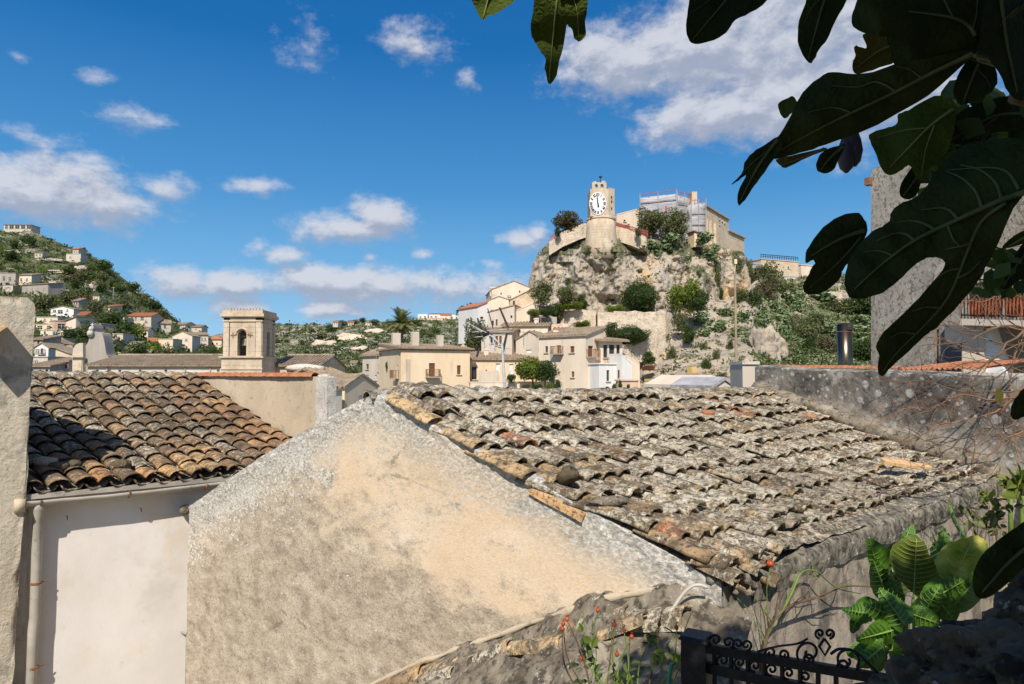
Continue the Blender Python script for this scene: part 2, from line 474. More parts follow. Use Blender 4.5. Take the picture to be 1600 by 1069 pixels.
weathered('tower_stone', [(0.3, (0.47, 0.355, 0.235)), (0.55, (0.60, 0.48, 0.345)), (0.75, (0.68, 0.58, 0.45))], 0.9, [((0.33, 0.265, 0.20), 1.1, 0.53, 0.68, 0.65), ((0.24, 0.205, 0.16), 4, 0.57, 0.68, 0.6), ((0.74, 0.67, 0.56), 2, 0.6, 0.7, 0.4)], (5, 0.5, 0.06), stretch=(1.2, 1.2, 0.5))
def courses(m, h, amt):
    """joints of the stone courses"""
    N = NT(m.node_tree); b = m.node_tree.nodes['Principled BSDF']
    src = b.inputs['Base Color'].links[0].from_socket
    co = N.coord('Object'); sp = N.node('ShaderNodeSeparateXYZ'); N.put(sp.inputs[0], co)
    z = N.math('ADD', sp.outputs[2], N.math('MULTIPLY', N.noise(co, 1.5, 3, 0.5), 0.12))
    j = N.step(N.math('PINGPONG', z, h / 2), 0.035, 0.0)
    j = N.math('MULTIPLY', j, N.step(N.noise(co, 1.1, 4, 0.6), 0.40, 0.56))
    N.put(b.inputs['Base Color'], N.mix(N.math('MULTIPLY', j, amt), src, (0.22, 0.17, 0.12)))
courses(MATS['tower_stone'], 0.42, 0.7)
courses(MATS['limestone'], 0.5, 0.5)
weathered('dry_stone', [(0.3, (0.50, 0.40, 0.28)), (0.5, (0.66, 0.54, 0.40)), (0.7, (0.76, 0.66, 0.52))], 1.2, [((0.24, 0.19, 0.14), 3, 0.54, 0.64, 0.7), ((0.3, 0.27, 0.23), 0.5, 0.55, 0.7, 0.5)], (3.5, 0.9, 0.2))
for nm, a, bb in (('wall_yellow', (0.72, 0.53, 0.33), (0.80, 0.65, 0.45)), ('wall_cream', (0.64, 0.51, 0.38), (0.78, 0.67, 0.53)), ('wall_pale', (0.50, 0.42, 0.33), (0.64, 0.56, 0.46)),
                  ('wall_white', (0.66, 0.63, 0.58), (0.80, 0.78, 0.74)), ('wall_grey', (0.31, 0.27, 0.225), (0.45, 0.40, 0.34)), ('wall_pink', (0.58, 0.38, 0.27), (0.70, 0.50, 0.37)), ('wall_ochre', (0.66, 0.42, 0.12), (0.74, 0.52, 0.20))):
    weathered(nm, [(0.3, a), (0.7, bb)], 0.35, [(tuple(x * 0.62 for x in a), 0.8, 0.56, 0.72, 0.5), (tuple(x * 0.5 for x in a), 3.0, 0.6, 0.72, 0.4), (tuple(min(0.85, x * 1.12) for x in bb), 1.6, 0.56, 0.7, 0.4)], (4, 0.25, 0.05), stretch=(1.5, 1.5, 0.38))
def plain(name, col, rough=0.6, metal=0.0, var=0.25, scale=3.0, bmp=None):
    m, N, b = new_mat(name)
    f = N.noise(N.coord('Object'), scale, 5, 0.6)
    N.put(b.inputs['Base Color'], N.ramp(f, [(0.3, tuple(x * (1 - var) for x in col)), (0.7, tuple(min(1, x * (1 + var)) for x in col))]))
    b.inputs['Roughness'].default_value = rough
    b.inputs['Metallic'].default_value = metal
    if bmp: bump(N, b, N.noise(N.coord('Object'), bmp[0], 6, 0.7), bmp[1], bmp[2])
    return m
plain('window_dark', (0.035, 0.04, 0.045), 0.25)
plain('shutter_brown', (0.16, 0.075, 0.04), 0.7)
plain('shutter_green', (0.05, 0.08, 0.07), 0.7)
plain('door_grey', (0.13, 0.13, 0.13), 0.7)
plain('door_white', (0.7, 0.7, 0.68), 0.7)
plain('iron', (0.022, 0.022, 0.024), 0.45, 0.6, 0.4, 30, (60, 0.5, 0.004))
plain('rust', (0.25, 0.12, 0.06), 0.8, 0.0, 0.4, 20)
plain('rail_grey', (0.30, 0.29, 0.28), 0.6)
plain('bronze', (0.10, 0.11, 0.09), 0.5, 0.7)
plain('clock_white', (0.80, 0.80, 0.79), 0.5, 0, 0.04)
plain('clock_black', (0.015, 0.015, 0.018), 0.5)
plain('wood_pole', (0.36, 0.27, 0.16), 0.8, 0, 0.3, 2)
plain('pole_grey', (0.50, 0.50, 0.50), 0.5, 0, 0.3, 4)
plain('blade_dark', (0.035, 0.035, 0.04), 0.5, 0.0)
plain('bark', (0.16, 0.13, 0.10), 0.9, 0, 0.4, 12, (30, 0.7, 0.01))
plain('twig', (0.15, 0.095, 0.06), 0.85, 0, 0.5, 6)
plain('twig_red', (0.24, 0.12, 0.06), 0.8, 0, 0.4, 4)
plain('hip_red', (0.42, 0.075, 0.02), 0.35, 0, 0.4, 40)
plain('pot_red', (0.55, 0.14, 0.05), 0.75, 0, 0.3, 9)
plain('stem_green', (0.16, 0.24, 0.05), 0.6, 0, 0.3, 8)
plain('fig_fruit', (0.06, 0.05, 0.06), 0.5)
plain('cable_white', (0.55, 0.50, 0.42), 0.5)
plain('cord_green', (0.03, 0.28, 0.16), 0.5)
plain('scaffold_red', (0.42, 0.10, 0.08), 0.6)
plain('scaffold_steel', (0.40, 0.36, 0.35), 0.5)
plain('slab_terracotta', (0.66, 0.42, 0.21), 0.85, 0, 0.2, 12, (40, 0.4, 0.006))
plain('sun_patch_white', (0.78, 0.77, 0.74), 0.7, 0, 0.06)

# brushed steel flue
m, N, b = new_mat('steel')
b.inputs['Metallic'].default_value = 1.0
b.inputs['Roughness'].default_value = 0.28
N.put(b.inputs['Base Color'], N.ramp(N.noise(N.scale(N.coord('Object'), (30, 30, 0.4)), 2, 5, 0.6), [(0.3, (0.12, 0.085, 0.055)), (0.7, (0.27, 0.20, 0.14))]))
# scaffold netting
m, N, b = new_mat('netting')
co = N.coord('Object')
N.put(b.inputs['Base Color'], N.ramp(N.noise(N.scale(co, (0.3, 0.3, 2.6)), 1.0, 6, 0.7), [(0.35, (0.28, 0.265, 0.27)), (0.65, (0.52, 0.50, 0.51))]))
bump(N, b, N.noise(co, 1.2, 5, 0.6), 0.6, 0.3)

# --- rock of the castle cliff
m, N, b = new_mat('cliff_rock')
co = N.coord('Object')
c = N.ramp(N.noise(co, 0.10, 8, 0.70, 0.8), [(0.30, (0.34, 0.285, 0.225)), (0.42, (0.51, 0.42, 0.32)), (0.52, (0.61, 0.51, 0.385)), (0.62, (0.70, 0.48, 0.26)), (0.74, (0.66, 0.40, 0.19))])
c = N.mix(N.math('MULTIPLY', N.step(N.noise(N.scale(co, (1, 1, 0.35)), 0.22, 8, 0.72, 0.5), 0.50, 0.62), 0.7), c, (0.47, 0.435, 0.385))
c = N.mix(N.math('MULTIPLY', N.step(N.noise(N.scale(co, (1, 1, 0.3)), 0.5, 8, 0.74, 0.5), 0.56, 0.66), 0.7), c, (0.20, 0.165, 0.13))
c = N.mix(N.math('MULTIPLY', N.step(N.noise(co, 0.45, 8, 0.74), 0.60, 0.70), 0.6), c, (0.74, 0.69, 0.61))
c = N.mix(N.math('MULTIPLY', N.step(N.noise(N.scale(co, (1, 1, 0.28)), 0.9, 8, 0.75, 0.4), 0.53, 0.66), 0.6), c, (0.27, 0.235, 0.195))
mossy = N.math('MULTIPLY', N.step(N.math('ADD', N.noise(co, 0.3, 7, 0.7, 0.3), N.math('MULTIPLY', N.attr('green'), 0.3)), 0.62, 0.72), 0.85)
c = N.mix(mossy, c, N.ramp(N.noise(co, 2.0, 5, 0.6), [(0.35, (0.06, 0.075, 0.03)), (0.65, (0.17, 0.18, 0.075))]))
N.put(b.inputs['Base Color'], c)
b.inputs['Roughness'].default_value = 0.95
bump(N, b, N.math('ADD', N.noise(co, 0.9, 9, 0.75, 0.3), N.math('MULTIPLY', N.voro(co, 0.5, 'DISTANCE_TO_EDGE'), 0.5)), 0.9, 0.8)
# --- scrubby hillsides
def hill_mat(name, rocky):
    m, N, b = new_mat(name)
    co = N.coord('Object')
    g = N.ramp(N.noise(co, 0.13, 8, 0.7, 0.4), [(0.32, (0.045, 0.06, 0.022)), (0.48, (0.10, 0.12, 0.045)), (0.62, (0.20, 0.19, 0.09)), (0.76, (0.34, 0.28, 0.17))])
    r = N.ramp(N.noise(co, 0.3, 8, 0.7), [(0.35, (0.27, 0.23, 0.18)), (0.65, (0.58, 0.51, 0.42))])
    k = N.step(N.math('ADD', N.noise(co, 0.05, 8, 0.72, 0.6), N.math('MULTIPLY', N.math('SUBTRACT', N.noise(co, 0.4, 6, 0.7), 0.5), 0.35)), 0.54 - rocky, 0.62 - rocky)
    N.put(b.inputs['Base Color'], N.mix(k, g, r))
    b.inputs['Roughness'].default_value = 1.0
    bump(N, b, N.noise(co, 0.45, 9, 0.75), 1.0, 1.5)
hill_mat('hill_scrub', 0.02)
hill_mat('far_hill_scrub', 0.07)
hill_mat('valley_scrub', 0.06)
weathered('ground_earth', [(0.3, (0.14, 0.12, 0.08)), (0.7, (0.30, 0.26, 0.19))], 0.2, [((0.07, 0.09, 0.035), 0.12, 0.5, 0.6, 0.8)], (3, 0.6, 0.1))
# --- foliage: each leaf has its own tint
def leaf_mat(name, stops, trans=0.35, rough=0.6):
    m, N, b = new_mat(name)
    c = N.ramp(N.attr('rnd'), stops)
    N.put(b.inputs['Base Color'], c)
    b.inputs['Roughness'].default_value = rough
    t = N.node('ShaderNodeBsdfTranslucent')
    N.put(t.inputs[0], N.mix(1.0, c, (1.1, 1.25, 0.5), 'MULTIPLY'))
    mx = N.node('ShaderNodeMixShader'); mx.inputs[0].default_value = trans
    N.t.links.new(b.outputs[0], mx.inputs[1]); N.t.links.new(t.outputs[0], mx.inputs[2])
    N.t.links.new(mx.outputs[0], N.n['Material Output'].inputs[0])
    return m
leaf_mat('leaf_dark', [(0, (0.025, 0.044, 0.012)), (0.5, (0.06, 0.095, 0.024)), (1, (0.14, 0.17, 0.05))])
leaf_mat('leaf_olive', [(0, (0.065, 0.072, 0.03)), (0.6, (0.14, 0.15, 0.062)), (1, (0.25, 0.24, 0.115))])
leaf_mat('leaf_bright', [(0, (0.08, 0.12, 0.015)), (0.6, (0.17, 0.22, 0.03)), (1, (0.28, 0.30, 0.06))])
leaf_mat('leaf_brown', [(0, (0.08, 0.06, 0.035)), (0.6, (0.13, 0.11, 0.06)), (1, (0.20, 0.15, 0.08))])
leaf_mat('leaf_cactus', [(0, (0.09, 0.13, 0.05)), (0.6, (0.17, 0.23, 0.10)), (1, (0.30, 0.34, 0.18))], 0.05)
leaf_mat('leaf_palm', [(0, (0.09, 0.11, 0.035)), (0.6, (0.20, 0.21, 0.065)), (1, (0.38, 0.32, 0.13))], 0.25)
leaf_mat('leaf_fig', [(0, (0.018, 0.030, 0.010)), (0.7, (0.035, 0.055, 0.016)), (1, (0.075, 0.075, 0.02))], 0.12, 0.55)
leaf_mat('leaf_flower', [(0, (0.30, 0.07, 0.05)), (0.5, (0.45, 0.14, 0.09)), (1, (0.16, 0.16, 0.06))])
def big_leaf_mat(name, stops, vein, trans):
    m, N, b = new_mat(name)
    co = N.coord('Object')
    c = N.ramp(N.noise(co, 14, 6, 0.6), stops)
    N.put(b.inputs['Base Color'], c)
    b.inputs['Roughness'].default_value = 0.42 if 'taro' in name else 0.75
    b.inputs['Specular IOR Level'].default_value = 0.5 if 'taro' in name else 0.12
    bump(N, b, N.math('ADD', N.noise(co, 70, 5, 0.6), N.math('MULTIPLY', N.voro(co, 130, 'DISTANCE_TO_EDGE'), 1.5)), 0.6, 0.003)
    t = N.node('ShaderNodeBsdfTranslucent'); N.put(t.inputs[0], N.mix(1.0, c, (1.7, 1.7, 0.6), 'MULTIPLY'))
    mx = N.node('ShaderNodeMixShader'); mx.inputs[0].default_value = trans
    N.t.links.new(b.outputs[0], mx.inputs[1]); N.t.links.new(t.outputs[0], mx.inputs[2])
    N.t.links.new(mx.outputs[0], N.n['Material Output'].inputs[0])
    plain(name + '_vein', vein, 0.6, 0, 0.15)
big_leaf_mat('fig_leaf', [(0.3, (0.020, 0.030, 0.007)), (0.7, (0.046, 0.060, 0.013))], (0.085, 0.10, 0.032), 0.2)
big_leaf_mat('fig_leaf_young', [(0.3, (0.055, 0.085, 0.012)), (0.7, (0.10, 0.13, 0.02))], (0.2, 0.22, 0.07), 0.3)
big_leaf_mat('fig_leaf_dry', [(0.3, (0.09, 0.05, 0.015)), (0.5, (0.13, 0.11, 0.02)), (0.7, (0.09, 0.10, 0.02))], (0.15, 0.13, 0.05), 0.3)
big_leaf_mat('taro_leaf', [(0.3, (0.055, 0.15, 0.010)), (0.7, (0.12, 0.26, 0.02))], (0.18, 0.30, 0.06), 0.3)
big_leaf_mat('taro_leaf_olive', [(0.3, (0.12, 0.165, 0.02)), (0.7, (0.19, 0.235, 0.032))], (0.36, 0.40, 0.12), 0.35)
big_leaf_mat('taro_leaf_yellow', [(0.3, (0.16, 0.30, 0.03)), (0.5, (0.42, 0.46, 0.07)), (0.7, (0.68, 0.62, 0.18))], (0.4, 0.42, 0.14), 0.35)
# dark lichen-crusted boulders
weathered('boulder', [(0.3, (0.055, 0.042, 0.026)), (0.55, (0.17, 0.13, 0.08)), (0.75, (0.40, 0.31, 0.20))], 4, [((0.022, 0.018, 0.012), 9, 0.48, 0.58, 0.9), ((0.65, 0.58, 0.47), 16, 0.60, 0.68, 0.7)], (25, 0.9, 0.03))
M = MATS
# ------------------------------------------------------------------ ground sheet (valley floor far below the eye)
def ground_z(x, y):
    r = math.hypot(x, y)
    z = -6.0 - 14.0 * min(1, max(0, (y - 14) / 40.0)) - 10 * min(1, max(0, (r - 80) / 400))
    return z + 0.8 * fbm((x, y, 0), 0.02, 3)
mb = MB()
rad = [0.0, 3, 6, 10, 15, 22, 30, 40, 52, 66, 84, 110, 150, 220, 340, 560, 900, 1600, 3000, 5000]
vs = []; fs = []
NS = 72
for r in rad:
    for k in range(NS):
        a = 2 * math.pi * k / NS
        x, y = r * math.cos(a), r * math.sin(a)
        vs.append((x, y, ground_z(x, y)))
for i in range(len(rad) - 1):
    for k in range(NS):
        fs.append((i * NS + k, i * NS + (k + 1) % NS, (i + 1) * NS + (k + 1) % NS, (i + 1) * NS + k))
mb.add(vs, fs)
tag(mb.build('ground', M['ground_earth'], origin=(0, 0, -6), smooth=True), kind='structure')

# ------------------------------------------------------------------ tiled roofs
def tile_roof(mb, S, ncol, nrow, rnd, rfac=0.44, skip=(), jit=1.0, agef=None, low=None, edge=None):
    low = low or (lambda s: 0.0)
    """S(s, t): s along the ridge, t down the slope. Cover tiles over channel tiles, each tile slightly off."""
    eps = 1e-3
    def frame(s, t):
        p = S(s, t)
        ds = (S(s + eps, t) - S(s - eps, t)); dt = (S(s, t + eps) - S(s, t - eps))
        w = ds.length / (2 * eps) / ncol
        dt.normalize(); x = (ds - dt * ds.dot(dt)).normalized()
        n = x.cross(dt)
        if n.z < 0: n = -n
        return p, x, dt, n, w
    def one(s, t0, t1, cover, tint, age, dyaw, lift0, lift1, seg=8, shrink=1.0):
        L = 4
        vs = []; fs = []
        outer = []; inner = []
        sd = rnd.uniform(0, 100)
        for i in range(L + 1):
            k = i / L
            t = lerp(t0, t1, k)
            p, x, d, n, w = frame(s, t)
            r = w * rfac * (lerp(0.86, 1.06, k) if cover else lerp(1.0, 0.88, k)) * shrink
            th = 0.013
            cx = p + x * (dyaw * (k - 0.5)) + n * lerp(lift0, lift1, k)
            ro = []; ri = []
            for j in range(seg + 1):
                a = R_(lerp(-86, 86, j / seg))
                o = x * math.sin(a) + n * (math.cos(a) * 0.66)
                if not cover: o = x * math.sin(a) - n * (math.cos(a) * 0.7)
                q = cx + o * r
                e = 0.006 * jit * nz(q, 14, sd) + 0.005 * jit * nz(q, 38, sd)
                q = q + n * e
                if i == L: q = q + d * (0.012 * jit * nz(q, 22, sd))
                ro.append(q)
                ri.append(cx + o * (r - th) + n * e if cover else cx + o * (r + th) + n * e)
            outer.append(ro); inner.append(ri)
        m = seg + 1
        for row in outer: vs += row
        for row in inner: vs += row
        off = (L + 1) * m
        for i in range(L):
            for j in range(seg):
                fs.append((i * m + j, i * m + j + 1, (i + 1) * m + j + 1, (i + 1) * m + j))
                fs.append((off + i * m + j, off + (i + 1) * m + j, off + (i + 1) * m + j + 1, off + i * m + j + 1))
        for j in range(seg):                   # lower and upper rims
            fs.append((L * m + j, L * m + j + 1, off + L * m + j + 1, off + L * m + j))
        for i in range(L):                     # side rims
            fs.append((i * m, (i + 1) * m, off + (i + 1) * m, off + i * m))
            fs.append((i * m + seg, off + i * m + seg, off + (i + 1) * m + seg, (i + 1) * m + seg))
        mb.add(vs, fs, 0, rnd=tint, age=age)
    for i in range(ncol):
        cj = rnd.uniform(-0.06, 0.06)
        for j in range(nrow):
            ov = 0.28
            s = (i + 0.5 + cj + rnd.uniform(-0.07, 0.07) * jit) / ncol
            t0, t1 = (j - ov) / nrow, (j + 1 + rnd.uniform(-0.10, 0.10) * jit) / nrow
            if j == nrow - 1: t1 = 1.0 + rnd.uniform(-0.02, 0.05) / nrow + low(s)
            t0 = max(t0, -0.02)
            if (i, j) in skip: continue
            age = agef(s, (t0 + t1) / 2) if agef else 0.5
            tint = rnd.random() ** 1.15
            one(s, t0, t1, True, tint, age + rnd.uniform(-0.35, 0.35), rnd.uniform(-0.03, 0.03) * jit, 0.018, 0.044 + rnd.uniform(0, 0.016) * jit)
    if edge:                                   # a verge column of cover tiles along the gable
        t = edge
        while t < 1.0:
            L_t = rnd.uniform(0.125, 0.165)
            one(rnd.uniform(-0.004, 0.004), t - 0.03, min(1.0, t + L_t), True, rnd.random(), 0.35 + rnd.uniform(-.5, .4), rnd.uniform(-.05, .05), 0.012, 0.05 + rnd.uniform(0, .02))
            t += L_t
    for i in range(1 if edge else 0, ncol + 1):
        for j in range(nrow):
            s = i / ncol
            t0, t1 = max((j - 0.2) / nrow, -0.02), (j + 1) / nrow
            if j == nrow - 1: t1 += 0.03 / nrow + low(s)
            age = agef(s, (t0 + t1) / 2) if agef else 0.5
            one(s, t0, t1, False, rnd.random() * 0.6, age + 0.4, 0, 0.030, 0.045, seg=5)

# ------------------------------------------------------------------ the gabled house in front
A = P(578, 612, 5.7)
Rr = P(1128, 912, 3.72)
UG = Vector((Rr.x - A.x, Rr.y - A.y, 0)).normalized()        # level direction of the gable wall, to the right and nearer
L_ = hit_vplane(296, 789, A, UG)
B = P(1184, 609, 9.3)
C = P(1562, 746, 6.57)
NG = Vector((UG.y, -UG.x, 0))                                 # out of the gable wall, towards the camera
if NG.y > 0: NG = -NG
gh = empty('gabled_house', (A.x, A.y, -6), 'old house with stained plaster gable and lichen covered tile roof in front', 'house')
# gable wall as a fine sheet with thickness; 'edge' = metres below the verge, 'clean' = where the cream plaster survives
mb = MB()
wid_l = (Vector((L_.x, L_.y, 0)) - Vector((A.x, A.y, 0))).length
wid_r = (Vector((Rr.x, Rr.y, 0)) - Vector((A.x, A.y, 0))).length
RAKE = [(-wid_l, L_.z), (0.0, A.z), (wid_r, Rr.z)]
def rake_z(u):
    z = interp(RAKE, u)
    if u < 0:
        z += 0.05 * math.sin(math.pi * (-u) / wid_l) - 0.02
    return z + 0.012 * nz((u * 5, 0, 0), 1.0, 3) - 0.02 * max(0, 1 - abs(u) / 0.15)
CLEAN = [(690, 740, 210, 130, 1.0), (600, 720, 130, 75, 0.75), (770, 850, 200, 95, 0.95), (900, 900, 130, 70, 1.0), (660, 800, 200, 70, 0.55), (560, 690, 70, 50, 0.6), (880, 810, 90, 50, 0.35), (640, 990, 120, 40, -0.1), (820, 930, 160, 40, 0.7), (330, 860, 30, 60, 0.2), (420, 900, 60, 40, 0.1)]
cams_inv = None
def to_px(p):
    c, s = math.cos(PITCH), math.sin(PITCH)
    f = p.y * c + p.z * s; u = -p.y * s + p.z * c
    return 800 + F * p.x / f, 534.5 - F * u / f
NU, NV = 170, 170
vs = []; fs = []; ed = []; cl = []
ZB = -5.0
for i in range(NU + 1):
    u = lerp(-wid_l, wid_r, i / NU)
    zt = rake_z(u)
    for j in range(NV + 1):
        k = (j / NV) ** 1.25
        z = lerp(zt, -4.6, k)
        p = Vector((A.x, A.y, 0)) + UG * u + Vector((0, 0, z))
        edge = max(0.0, zt - z)
        px, py = to_px(p)
        c = -0.35
        for (cx, cy, a, b, w) in CLEAN:
            d = 1 - math.hypot((px - cx) / a, (py - cy) / b)
            if d > -0.5: c = max(c, w * min(1, d * 1.6 + 0.2))
        p = p + NG * (0.012 * fbm(p, 1.1, 3, 2) + 0.0015 * nz(p, 9, 5) + (0.02 * nz(p, 18, 1) if edge < 0.10 else 0))
        vs.append(p); ed.append(edge); cl.append(c)
for i in range(NU):
    for j in range(NV):
        a = i * (NV + 1) + j
        fs.append((a, a + 1, a + NV + 2, a + NV + 1))
mb.add(vs, fs, 0, edge=ed, clean=cl)
# top of the verge and left return
tv = []; tf = []
for i in range(NU + 1):
    q = vs[i * (NV + 1)]
    tv += [q, q - NG * 0.07 + Vector((0, 0, 0.02 + 0.02 * nz(q, 9, 4))), q - NG * 0.16 - Vector((0, 0, 0.14))]
for i in range(NU):
    for k in (0, 1):
        a = i * 3 + k
        tf.append((a, a + 3, a + 4, a + 1))
mb.add(tv, tf, 0, edge=0.0, clean=-0.4)
q = Vector((L_.x, L_.y, 0))
mb.quad(q + Vector((0, 0, L_.z)), q + Vector((0, 0, ZB)), q - NG * 0.5 + Vector((0, 0, ZB)), q - NG * 0.5 + Vector((0, 0, L_.z)))
gw = mb.build('gable_wall', M['gable_plaster'], gh, smooth=True)

# roof deck and tiles: a ruled surface over the four corners, sagging a little
A2 = A - NG * 0.055 + Vector((0, 0, 0.025)); R2 = Rr - NG * 0.05 + Vector((0, 0, 0.06))
def Smain(s, t):
    p = A2.lerp(B, s).lerp(R2.lerp(C, s), t)
    sag = 0.09 * math.sin(math.pi * min(max(t, 0), 1)) + 0.05 * math.sin(math.pi * min(max(s, 0), 1))
    return p - Vector((0, 0, sag + 0.025 * fbm((s * 6, t * 4, 0), 1.0, 3, 9) + 0.02))
mb = MB()
vs = []; fs = []
for i in range(31):
    for j in range(17):
        pass
NA, NB = 150, 110
for i in range(NA + 1):
    for j in range(NB + 1):
        q = Smain(0.006 + 0.994 * i / NA, j / NB)
        if i < 3: q = q - Vector((0, 0, 0.11 - .03 * i))
        vs.append(q + Vector((0, 0, 0.036 + 0.035 * fbm(q, 3.2, 4, 3) + 0.016 * fbm(q, 13, 3, 5))))
for i in range(NA):
    for j in range(NB):
        a = i * (NB + 1) + j
        fs.append((a, a + 1, a + NB + 2, a + NB + 1))
mb.add(vs, fs, 0, rnd=0.35, age=0.75)
mb.build('roof_bedding', M['old_tile'], gh, smooth=True)
mb = MB()
rn = random.Random(11)
def age_main(s, t):
    return 0.55 + 0.5 * (s > 0.0) * (1 - abs(s - 0.45)) * 0.6 - 0.5 * max(0, 0.12 - s) * 6 * (t > 0.5)
tile_roof(mb, Smain, 29, 10, rn, rfac=0.46, skip={(0, 0), (6, 3), (11, 2), (15, 5), (20, 7), (9, 6), (23, 3), (4, 8), (17, 8), (13, 4)}, jit=1.9, agef=age_main, low=lambda s: 0.0 if s < 0.13 else -0.055, edge=0.10)
mb.build('roof', M['old_tile'], gh, smooth=True)
# back slope of the same roof, falling away behind the ridge
back = -UG * 2.6 + Vector((0, 0, -1.0))
mb = MB()
mb.quad(A - NG * 0.3, B, B + back, A - NG * .3 + back)
mb.build('back_slope', M['mortar'], gh)
# ridge: half-round tiles bedded in mortar
def half_tile(mb, a, b, r, rnd, tint, age, up=Vector((0, 0, 1)), seg=8, flare=0.12, th=0.014):
    d = (b - a); L = d.length; d.normalize()
    x = d.cross(up).normalized(); n = x.cross(d)
    vs = []; fs = []; K = 4; m = seg + 1
    sd = rnd.uniform(0, 90)
    for lay in (0, 1):
        for i in range(K + 1):
            k = i / K
            rr = r * (1 - flare + flare * k) - (th if lay else 0)
            c = a + d * (L * k)
            for j in range(m):
                an = R_(lerp(-88, 88, j / seg))
                q = c + x * (rr * math.sin(an)) + n * (rr * 0.85 * math.cos(an))
                q = q + n * (0.006 * nz(q, 18, sd))
                if i == K: q = q + d * 0.01 * nz(q, 25, sd)
                vs.append(q)
    off = (K + 1) * m
    for i in range(K):
        for j in range(seg):
            fs.append((i * m + j, i * m + j + 1, (i + 1) * m + j + 1, (i + 1) * m + j))
            fs.append((off + i * m + j, off + (i + 1) * m + j, off + (i + 1) * m + j + 1, off + i * m + j + 1))
        for e in (0, seg):
            fs.append((i * m + e, (i + 1) * m + e, off + (i + 1) * m + e, off + i * m + e))
    for e in (0, K):
        for j in range(seg):
            fs.append((e * m + j, e * m + j + 1, off + e * m + j + 1, off + e * m + j))
    mb.add(vs, fs, 0, rnd=tint, age=age)
mb = MB()
rv = (B - A); rl = rv.length; rv.normalize()
k = 0.0
while k < rl:
    a = A + rv * (k - 0.03) + Vector((0, 0, -0.055 + 0.02 * nz((k, 0, 0), 1.3, 2)))
    b = A + rv * min(k + 0.40, rl) + Vector((0, 0, -0.045 + 0.02 * nz((k + .4, 0, 0), 1.3, 2)))
    half_tile(mb, a, b, 0.095, rn, rn.random() * 0.75, 0.9)
    k += 0.34
mb.build('ridge_tile_row', M['old_tile'], gh, smooth=True)

# verge tiles laid over the gable edge further down (lighter clay, one of them bright ochre)
def verge(px0, px1, tint, age, name, drop=0.0, off=0.02, r=0.088):
    a = hit_vplane(*px0, A + NG * off, UG); b = hit_vplane(*px1, A + NG * off, UG)
    m_ = MB(); half_tile(m_, a, b, r, rn, tint, age, up=(Vector((0, 0, 1)) + NG * 0.35).normalized(), th=0.016)
    return m_.build(name, M['old_tile'], gh, smooth=True)
v3 = verge((834, 766), (918, 809), 0.86, -0.5, 'verge_tile', off=-0.03, r=0.065); v3['label'] = 'bright ochre verge tile'

# side wall under the eave, with a crusted mortar edge
SV = Vector((C.x - Rr.x, C.y - Rr.y, 0)).normalized()
NS_ = Vector((SV.y, -SV.x, 0))
mb = MB()
vs = []; fs = []
slen = (Vector((C.x, C.y, 0)) - Vector((Rr.x, Rr.y, 0))).length + 1.2
NI, NJ = 90, 46
for i in range(NI + 1):
    k = i / NI
    base = Vector((Rr.x, Rr.y, 0)) + SV * (slen * k)
    zt = lerp(Rr.z, C.z, min(1.0, slen * k / (slen - 1.2))) - 0.02
    for j in range(NJ + 1):
        p = base + Vector((0, 0, lerp(zt, ZB, (j / NJ) ** 1.4)))
        vs.append(p + NS_ * (0.03 * fbm(p, 1.2, 4, 8) + 0.008 * nz(p, 12, 3)))
for i in range(NI):
    for j in range(NJ):
        a = i * (NJ + 1) + j
        fs.append((a, a + NJ + 1, a + NJ + 2, a + 1))
mb.add(vs, fs)
mb.build('side_wall', M['side_wall'], gh, smooth=True)
mb = MB()
vs = []; fs = []
K = 9
for i in range(141):
    k = i / 140
    b0 = Rr + (C - Rr) * (0.06 + 0.98 * k)
    up = Vector((0, 0, 1))
    j_ = lambda q: nz(q, 1.3, 4)
    prof = [(0.012, -0.16), (0.022, -0.10), (0.026, -0.05), (0.012, -0.005), (-0.03, 0.012), (-0.10, 0.022), (-0.18, 0.034), (-0.25, 0.042), (-0.30, 0.0)]
    for (o, h) in prof:
        q = b0 + NS_ * o + up * h
        vs.append(q + NS_ * 0.010 * fbm(q, 11, 4, 1) + up * (0.024 * fbm(q, 8, 4, 6) - 0.02 * max(0, j_(q))))
for i in range(140):
    for j in range(K - 1):
        a = i * K + j
        fs.append((a, a + 1, a + K + 1, a + K))
mb.add(vs, fs)
mb.build('eave_mortar', M['eave_crust'], gh, smooth=True)
# loose rubble in the open ends of the tiles at the corner
mb = MB()
def stone(mb, c, r, seed, sq=(1, 1, 1), sub=2, amp=0.28, **att):
    bm = bmesh.new(); bmesh.ops.create_icosphere(bm, subdivisions=sub, radius=1.0)
    vs = []
    for v in bm.verts:
        d = v.co.normalized()
        k = 1 + amp * fbm(d, 1.1, 4, seed)
        vs.append(Vector(c) + Vector((d.x * sq[0], d.y * sq[1], d.z * sq[2])) * (r * k))
    fs = [[v.index for v in f.verts] for f in bm.faces]
    bm.free()
    mb.add(vs, fs, 0, **att)
for (px, py, r) in ((1132, 900, .03), (1142, 912, .022), (1165, 905, .03), (1180, 915, .02), (1112, 905, .03), (1150, 925, .02)):
    stone(mb, P(px, py, 3.76), r, px)
mb.build('corner_rubble', M['mortar'], gh, smooth=True)
rn2 = random.Random(5)
mb = MB()
for k in range(4):
    a = Rr + SV * (0.02 + 0.12 * k) + NS_ * 0.09 + Vector((0, 0, 0.02 - 0.035 * (k % 2)))
    half_tile(mb, a - NS_ * 0.3 + Vector((0, 0, 0.05)), a, 0.07, rn2, 0.4 + 0.2 * (k % 2), 0.4, up=Vector((0, 0, 1 if k % 2 == 0 else -1)))
mb.build('eave_tile_row', M['old_tile'], gh, smooth=True)

